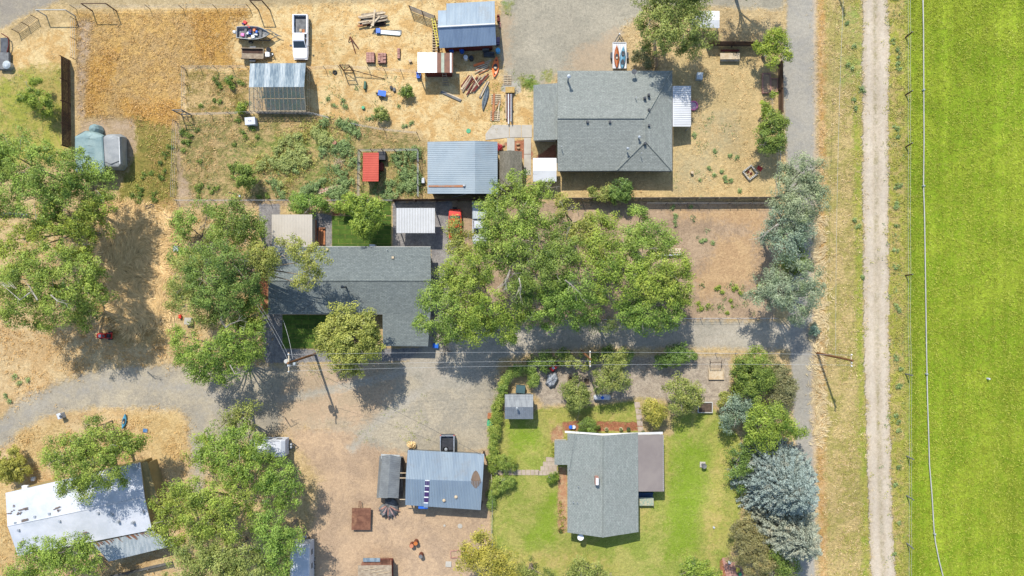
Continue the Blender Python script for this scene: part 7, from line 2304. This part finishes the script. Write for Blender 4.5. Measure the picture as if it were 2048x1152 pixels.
# ---- blue spruces
def spruce(label, bx, by, Rm, h, seed):
    org = P(bx, by, 0)
    t = thing('spruce', label, 'tree', org, None)
    Cs, Ns, Ts, Us = [], [], [], []
    r0 = np.random.default_rng(seed)
    z = 1.0
    while z < h - .3:
        f = z / h
        rr = Rm * (1 - f) ** .72 + .15
        nb_ = max(5, int(2 * math.pi * rr / .85))
        for k in range(nb_):
            a = 2 * math.pi * (k + r0.random()) / nb_
            L_ = rr * r0.uniform(.78, 1.1)
            u = np.array([math.cos(a), math.sin(a), -.22])
            side = np.array([-math.sin(a), math.cos(a), 0])
            m = int(40 + 70 * L_ / Rm * 1.4)
            # keep the outer 2.4 m of the branch leafy
            s0 = max(0, L_ - 2.6)
            s_ = s0 + (L_ - s0) * r0.random(m) ** .8
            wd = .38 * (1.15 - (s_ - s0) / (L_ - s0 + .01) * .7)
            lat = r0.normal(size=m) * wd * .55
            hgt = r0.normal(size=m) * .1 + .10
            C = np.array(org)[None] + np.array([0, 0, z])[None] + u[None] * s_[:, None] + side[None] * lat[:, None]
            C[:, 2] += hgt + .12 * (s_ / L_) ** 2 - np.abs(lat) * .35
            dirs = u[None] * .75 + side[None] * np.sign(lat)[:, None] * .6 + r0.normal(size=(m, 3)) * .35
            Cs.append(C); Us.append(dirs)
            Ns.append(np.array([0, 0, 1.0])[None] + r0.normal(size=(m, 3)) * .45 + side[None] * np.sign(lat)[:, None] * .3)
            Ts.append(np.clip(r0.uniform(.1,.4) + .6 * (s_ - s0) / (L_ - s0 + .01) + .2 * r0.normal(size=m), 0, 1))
        z += .62 + .015 * z
    C = np.concatenate(Cs); U = np.concatenate(Us); N = np.concatenate(Ns); T = np.concatenate(Ts)
    U /= np.linalg.norm(U, axis=1, keepdims=True)
    W_ = np.cross(N, U); W_ /= np.linalg.norm(W_, axis=1, keepdims=True)
    L = r0.uniform(.2, .34, len(C))[:, None]; Wd = r0.uniform(.07, .12, len(C))[:, None]
    V = np.stack([C - U * L / 2, C - W_ * Wd / 2, C + U * L / 2, C + W_ * Wd / 2], axis=1)
    NLEAF[0] += len(V)
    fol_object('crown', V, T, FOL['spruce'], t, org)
    MB(org).tube([(0, 0, 0), (0, 0, h * .5), (0, 0, h)], [.3, .18, .03], 8).build('trunk', M_BARKD, t)
    mb = MB(org)
    for k in range(90):
        zz = 1 + (h - 2) * k / 90; a = k * 2.4
        rr = (Rm * (1 - zz / h) ** .72) * .8
        mb.tube([(0, 0, zz), (math.cos(a) * rr, math.sin(a) * rr, zz - .2 * rr)], [.05, .015], 4, caps=False)
    mb.build('branches', M_BARKD, t, kind='stuff')
    return t
spruce('large silvery blue spruce leaning toward the dirt road', 1540, 950, 5.9, 12.5, 3)
spruce('second blue spruce just south of the largest one', 1556, 1042, 5.1, 11.5, 5)

# ------------------------------------------------------------------ grass, weeds: what nobody could count
def sample(polys, dens, seed):
    r0 = np.random.default_rng(seed)
    out = []
    for poly in polys:
        xs = [p[0] for p in poly]; ys = [p[1] for p in poly]
        x0, x1, y0, y1 = max(min(xs), -60), min(max(xs), 2110), max(min(ys), -60), min(max(ys), 1215)
        n = int((x1 - x0) * (y1 - y0) * MPP ** 2 * dens)
        X = r0.uniform(x0, x1, n); Y = r0.uniform(y0, y1, n)
        k = poly_sdf(X, Y, poly) < 0
        out.append(np.stack([(X[k] - 1024) * MPP, (576 - Y[k]) * MPP, np.zeros(k.sum())], 1))
    return np.concatenate(out)
BLD = [[(855,283),(995,283),(995,387),(855,387)],[(1066,142),(1382,142),(1382,342),(1066,342)],[(536,494),(861,494),(861,690),(765,690),(765,628),(536,628)],[(1109,866),(1327,866),(1327,985),(1277,985),(1277,1072),(1135,1072),(1109,930)],
       [(812,900),(968,900),(968,1020),(812,1020)],[(497,126),(612,126),(612,225),(497,225)],[(875,5),(990,5),(990,100),(875,100)],[(15,985),(285,925),(350,1085),(215,1120),(40,1115)],[(753,905),(808,905),(808,996),(753,996)],[(544,429),(625,429),(625,492),(544,492)],[(1005,789),(1066,789),(1066,838),(1005,838)]]
def tufts(name, label, cat, polys, dens, mat, nb=6, L=(.2, .4), W=(.03, .06), spread=.12, h=.12, up=.3, patch=None, seed=1, lay=None, tint=None):
    pts = sample(polys, dens, seed)
    r0 = np.random.default_rng(seed + 50)
    if name not in ('lawn_grass', 'hay_crop', 'flower_bed_plants'):
        pts[:, :2] += r0.normal(size=(len(pts), 2)) * .55
    px, py = pts[:, 0] / MPP + 1024, 576 - pts[:, 1] / MPP
    keep = np.ones(len(pts), bool)
    for b in BLD:
        keep &= poly_sdf(px, py, b) > 0
    if patch:
        keep &= (pseudo(pts * patch[0]) + .35 * pseudo(pts * patch[0] * 3.7)) > patch[1]
    pts = pts[keep]
    n = len(pts)
    if not n: return
    sc_ = r0.uniform(.6, 1.3, n)
    C = pts[:, None, :] + r0.normal(size=(n, nb, 3)) * np.array([spread, spread, 0]) * sc_[:, None, None]
    C[..., 2] += h * sc_[:, None] * r0.uniform(.4, 1.2, (n, nb))
    if lay is None:
        N = r0.normal(size=(n, nb, 3)) + np.array([0, 0, up])
        V = None
        C2, N2 = C.reshape(-1, 3), N.reshape(-1, 3)
        m = len(C2)
        global rng
        V = leaf_quads(C2, N2, r0.uniform(*L, m) * np.repeat(sc_, nb), r0.uniform(*W, m) * np.repeat(sc_, nb))
    else:
        C2 = C.reshape(-1, 3); m = len(C2)
        a = 2.6 * pseudo(C2 * .42) + 1.2 * pseudo(C2 * 1.1 + 5) + lay + r0.normal(size=m) * .18
        U = np.stack([np.cos(a), np.sin(a), r0.uniform(.0, .35, m)], 1)
        N = np.array([0, 0, 1.0])[None] + r0.normal(size=(m, 3)) * .35
        Wv = np.cross(N, U); Wv /= np.linalg.norm(Wv, axis=1, keepdims=True)
        Lx = r0.uniform(*L, m)[:, None]; Wx = r0.uniform(*W, m)[:, None]
        V = np.stack([C2 - U * Lx / 2, C2 - Wv * Wx / 2, C2 + U * Lx / 2, C2 + Wv * Wx / 2], 1)
    V[..., 2] = np.maximum(V[..., 2], .012)
    low = .10 * pseudo(pts * .13 + 3) + .07 * pseudo(pts * .4)
    if name == 'hay_crop':
        q_ = pts.copy(); q_[:, 1] *= .03; q_[:, 0] *= 1.4
        low = low + .17 * pseudo(q_)
    T = np.clip(np.repeat(r0.normal(.5, .2, n) + low, nb) + r0.normal(0, .18, n * nb), 0, 1)
    NLEAF[0] += len(V)
    org = pts.mean(0)
    o = fol_object(name, V, T, FOL[mat], None, tuple(org), 'stuff')
    setp(o, label, cat)
    return o

ZP = {z[0]: z[2] for z in ZONES}
tufts('dry_grass_tufts', 'orange dry grass tufts in the northwest lot', 'grass', ZP['orange'], 8.0, 'strawo', 7, (.14,.32), (.03,.06), .14, .12, seed=1)
tufts('dry_grass_tufts', 'thick orange grass clumps along the northwest lot rim', 'grass', ZP['orangehot'], 9, 'strawo', 8, (.16,.36), (.03,.06), .16, .18, patch=(.7,-.1), seed=2)
tufts('dry_grass_tufts', 'pale straw stubble around the pickup and sheds', 'grass', ZP['straw'], 1.6, 'straw', 6, (.15,.35), (.03,.06), .14, .08, patch=(.5,-.1), seed=3)
tufts('tall_dry_grass', 'long swirling flattened grass west of the lot line', 'grass', [[(200,412),(262,404),(300,420),(340,432),(348,520),(346,600),(332,650),(300,640),(262,676),(235,640),(210,600),(180,500)]], 24, 'straw', 7, (.6,1.2), (.03,.07), .2, .22, seed=4, lay=.6)
tufts('dry_grass_tufts', 'dry grass tufts beneath the western trees and tracks', 'grass', [[(0,400),(200,400),(240,700),(340,680),(340,725),(200,730),(100,770),(0,830)], [(350,405),(520,405),(530,620),(560,690),(540,735),(400,735),(350,690)]], 3.0, 'strawo', 6, (.2,.4), (.03,.07), .14, .12, patch=(.4,-.2), seed=5)
tufts('dry_grass_tufts', 'dry grass around the mobile home', 'grass', ZP['swtan'] + ZP['swhot'], 3.2, 'strawo', 6, (.2,.4), (.03,.07), .14, .12, patch=(.5,-.2), seed=6)
tufts('dry_grass_tufts', 'straw stubble in the yard east of the north house', 'grass', ZP['northyard'] + ZP['necorner'], 3.0, 'straw', 6, (.15,.35), (.03,.06), .14, .08, patch=(.5,-.3), seed=7)
tufts('weeds', 'green weeds scattered in the yard east of the north house', 'weeds', ZP['northyard2'] + [[(1350,290),(1420,290),(1420,395),(1350,395)]], 1.2, 'weed', 9, (.1,.22), (.05,.09), .16, .08, patch=(.9,.1), seed=8)
tufts('dry_grass_tufts', 'dry grass tufts on the verge beside the paved road', 'grass', ZP['eastverge'], 5.0, 'straw', 6, (.15,.38), (.03,.06), .13, .1, patch=(.6,-.25), seed=9)
tufts('tall_dry_grass', 'long pale grass at the kerbless edge of the paved road', 'grass', [[(1630,440),(1645,440),(1648,620),(1640,760),(1650,840),(1640,900),(1630,860),(1628,640)]], 22, 'straw', 6, (.4,.8), (.03,.06), .16, .2, seed=10, lay=0)
tufts('green_verge_grass', 'green grass patches on the verge of the dirt road', 'grass', ZP['vergegreen'] + ZP['vergemid'] + [[(1690,600),(1722,600),(1735,1152),(1680,1152)]], 4, 'weedy', 7, (.15,.35), (.04,.08), .15, .1, patch=(.7,-.05), seed=11)
tufts('verge_weeds', 'weeds and grass between the dirt road and the hay field', 'weeds', ZP['fieldedge'], 7, 'weedy', 7, (.15,.38), (.04,.08), .16, .13, patch=(.8,-.4), seed=12)
tufts('verge_weeds', 'blue-green weeds lining the east rim of the dirt road', 'weeds', [[(1779,-20),(1796,-20),(1794,600),(1802,1170),(1792,1170),(1781,800)]], 4, 'weed', 9, (.14,.3), (.06,.1), .2, .12, patch=(1.0,.0), seed=13)
tufts('hay_crop', 'low hay crop covering the bright green field', 'hay', [[(1813,-40),(2100,-40),(2100,1200),(1815,1200)]], 11, 'hay', 7, (.16,.34), (.03,.06), .16, .1, up=.8, seed=14)
tufts('lawn_grass', 'short grass on the lawns around the sage grey house', 'grass', ZP['lawn'], 7, 'lawn', 6, (.08,.18), (.02,.04), .12, .04, up=.8, seed=15)
tufts('garden_weeds', 'leafy blue-green weeds of the garden plot and chicken run', 'weeds', [[(640,240),(720,250),(716,300),(708,395),(600,395),(640,340)], [(722,310),(836,300),(850,395),(720,394)], [(520,330),(600,330),(640,395),(560,395)]], 7, 'weed', 11, (.14,.3), (.07,.13), .2, .16, patch=(.75,-.12), seed=16)
tufts('garden_weeds', 'yellow-green tall weeds in the middle of the garden plot', 'weeds', [[(500,290),(560,270),(660,255),(680,300),(600,330),(560,360),(500,330)], [(545,340),(640,340),(660,370),(560,378)], [(600,245),(660,250),(650,300),(600,300)]], 9, 'weedy', 11, (.2,.42), (.05,.1), .22, .3, patch=(.6,-.1), seed=17)
def weed_clumps(label, polys, dens, mat, rr, patch, seed, hz=.25, cat='weeds', nleaf=22):
    pts = sample(polys, dens, seed)
    r0 = np.random.default_rng(seed)
    px, py = pts[:, 0] / MPP + 1024, 576 - pts[:, 1] / MPP
    keep = (pseudo(pts * patch[0]) + .3 * pseudo(pts * patch[0] * 3)) > patch[1]
    for b in BLD + [[(726,305),(758,305),(758,363),(726,363)]]:
        keep &= poly_sdf(px, py, b) > 0
    pts = pts[keep]
    lw = [((p[0], p[1], hz * r0.uniform(.6, 1.3)), r0.uniform(*rr)) for p in pts]
    V, T = crown_quads(lw, dens=.8, rho=.26, nleaf=nleaf, L=(.13,.26), W=(.06,.12), gap=0, flat=.5, low=-.1)
    NLEAF[0] += len(V)
    o = fol_object('weed_clumps', V, T, FOL[mat], None, tuple(pts.mean(0)), 'stuff')
    setp(o, label, cat)
weed_clumps('mounded blue-green leafy weeds around the red coop', [[(640,240),(720,250),(716,300),(708,395),(600,395),(640,340)], [(722,310),(836,300),(850,395),(720,394)], [(520,340),(600,330),(640,395),(560,395)]], 1.5, 'weed', (.3,.75), (.75,-.05), 61)
weed_clumps('tall yellow-green weed mounds in the garden plot', [[(500,290),(560,270),(660,255),(680,300),(600,330),(560,360),(500,330)], [(545,340),(640,340),(660,370),(560,378)]], 1.5, 'weedy', (.4,.9), (.6,-.05), 62, .4)
weed_clumps('scattered green weed mounds in the western garden and greenhouse plots', [[(362,238),(500,235),(560,270),(500,330),(540,395),(395,395),(365,330)], ZP['weedy2'][0], [(205,345),(340,345),(345,405),(205,405)], [(270,300),(345,290),(350,400),(280,400)]], .6, 'deep', (.2,.5), (.8,.1), 63, .15)
tree('bunch of straw-coloured grass at the north corner of the blue garage', [(823,890,6,.5)], 'straw', name='grass_clump', cat='grass', trunk_r=.03, rho=.25, nleaf=40, gap=0, twigs=0, limbs=False)
weed_clumps('green weed mounds scattered on the dry lots and verges', [[(1380,230),(1480,225),(1480,395),(1360,395)], [(1780,-20),(1800,-20),(1800,1160),(1788,1160)], [(1690,0),(1722,0),(1730,600),(1712,600)], [(630,190),(830,200),(830,255),(700,240)], [(0,740),(70,730),(60,790),(0,810)], [(1340,410),(1420,410),(1430,500),(1360,500)]], .45, 'weed', (.15,.42), (1.1,.05), 64, .12)
weed_clumps('small leafy weeds dotted over the south of the brown dirt lot', [[(1395,568),(1530,570),(1530,632),(1395,628)]], .7, 'bright', (.15,.4), (1.4,-.1), 65, .15)
tufts('garden_weeds', 'sparse weeds and straw in the western garden plot', 'weeds', [[(362,238),(500,235),(560,270),(500,330),(540,395),(395,395),(365,330)], ZP['weedy2'][0]], 3.4, 'weed', 8, (.1,.22), (.04,.08), .14, .08, patch=(.8,-.05), seed=18)
tufts('dry_grass_tufts', 'brown dry tufts throughout the weed garden', 'grass', ZP['weedy'] + ZP['weedy2'], 5, 'strawo', 6, (.18,.4), (.03,.07), .14, .12, patch=(.6,-.2), seed=19)
tufts('weeds', 'green patches on the gravel yard by the garages', 'weeds', [[(720,870),(745,850),(750,885),(725,895)], [(760,820),(840,820),(850,880),(800,880)], [(820,785),(845,785),(845,800),(820,800)], [(610,725),(660,725),(660,742),(610,742)]], 7, 'bright' if False else 'weedy', 7, (.1,.25), (.03,.07), .16, .05, patch=(1.2,.1), seed=20)
tufts('weeds', 'green patches at the north gravel pad rim', 'weeds', ZP['northpadgreen'] + [[(1050,160),(1080,165),(1075,180),(1050,178)],[(980,170),(1010,165),(1005,240),(985,250)],[(1060,190),(1066,190),(1066,240),(1052,245)]], 12, 'bright', 8, (.12,.26), (.04,.08), .18, .06, patch=(1.0,-.2), seed=21)
tufts('weeds', 'small green weeds on the brown dirt lot', 'weeds', [[(1395,570),(1530,570),(1530,632),(1395,628)]], .9, 'weed', 26, (.15,.32), (.06,.11), .22, .16, patch=(1.5,-.1), seed=22)
tufts('weeds', 'sparse green weeds in the north of the brown dirt lot', 'weeds', [[(1340,430),(1420,430),(1420,500),(1360,500)],[(1430,405),(1470,405),(1470,425),(1430,425)]], .28, 'weed', 26, (.15,.32), (.06,.11), .2, .14, seed=23)
tufts('weeds', 'scattered weeds on the straw lots between sheds and greenhouse', 'weeds', [[(640,130),(720,130),(830,170),(830,250),(700,240),(625,225),(625,150)],[(625,60),(700,60),(700,130),(640,130)]], 1.0, 'weed', 10, (.12,.28), (.05,.1), .2, .1, patch=(.9,.15), seed=24)
tufts('weeds', 'green weeds around the covered boats', 'weeds', ZP['olive'] + [[(205,345),(340,345),(340,410),(200,405)]], 5, 'weedy', 8, (.14,.32), (.04,.08), .18, .12, patch=(.7,-.05), seed=25)
tufts('lawn_grass', 'green lawn grass at the upper left edge', 'grass', ZP['topleft'], 8, 'lawn', 6, (.12,.26), (.03,.05), .14, .06, up=.7, patch=(.3,-.4), seed=26)
tufts('flower_bed_plants', 'yellow and green leafy plants in the bed along the sage house', 'plants', [[(1119,968),(1134,968),(1134,1062),(1119,1062)],[(1103,884),(1109,884),(1109,915),(1103,915)]], 16, 'yellow', 10, (.14,.3), (.05,.1), .12, .2, seed=27)
tufts('flower_bed_plants', 'low green plants in the mulch strip by the beige shed', 'plants', [[(640,398),(705,398),(700,415),(640,418)]], 7, 'bright', 10, (.12,.26), (.05,.1), .14, .14, patch=(1.2,-.1), seed=28)
tufts('greenhouse_plants', 'leafy green plants growing inside the greenhouse', 'plants', [], 1, 'weed') if False else None
gpts = [(530,190),(545,188),(560,190),(572,186),(585,190),(598,196),(540,205),(556,208),(575,206),(594,212)]
lw = [(tuple(P(x, y, .7)), .55) for x, y in gpts]
V, T = crown_quads(lw, rho=.3, nleaf=40, L=(.14,.26), W=(.06,.1), gap=0)
o = fol_object('greenhouse_plants', V, T, FOL['bright'], None, tuple(P(565, 198, 0)), 'stuff')
setp(o, 'leafy green plants growing behind the greenhouse glass', 'plants')
t = thing('flowering_shrub', 'small red flowering shrub at the corner of the concrete path', 'shrub', P(997, 295, 0))
V, T = crown_quads([(tuple(P(997, 295, .4)), .5)], rho=.25, nleaf=60, L=(.1,.2), W=(.06,.1), gap=0)
fol_object('flowers', V, T, foliage_mat('petal_red', (.3,.02,.03), (.65,.06,.08)), t, P(997, 295, 0))
MB(P(997, 295, 0)).tube([(0, 0, 0), (0, 0, .4)], .03, 5).build('stem', M_WOODD, t)
# rocks in the mulch by the path
for k, (lb, x, y) in enumerate((('tan boulder in the mulch right of the red shrub', 1006, 291), ('tan boulder in the mulch bed at the porch', 1037, 297), ('small boulder by the porch mulch bed', 1036, 289))):
    org = P(x, y, 0)
    mb = MB(org); rd = random.Random(k)
    mb.loft([[(.28 * f * math.cos(a * .785) * rd.uniform(.8, 1.15), .22 * f * math.sin(a * .785) * rd.uniform(.8, 1.15), z) for a in range(8)] for f, z in ((1, 0), (.95, .14), (.55, .26), (.1, .29))])
    o = mb.build('boulder', simple('rock_tan', S(214,180,140), S(190,150,110), 3), None, origin=org); setp(o, lb, 'boulder', 'boulders in the mulch')
print('LEAVES', NLEAF[0])
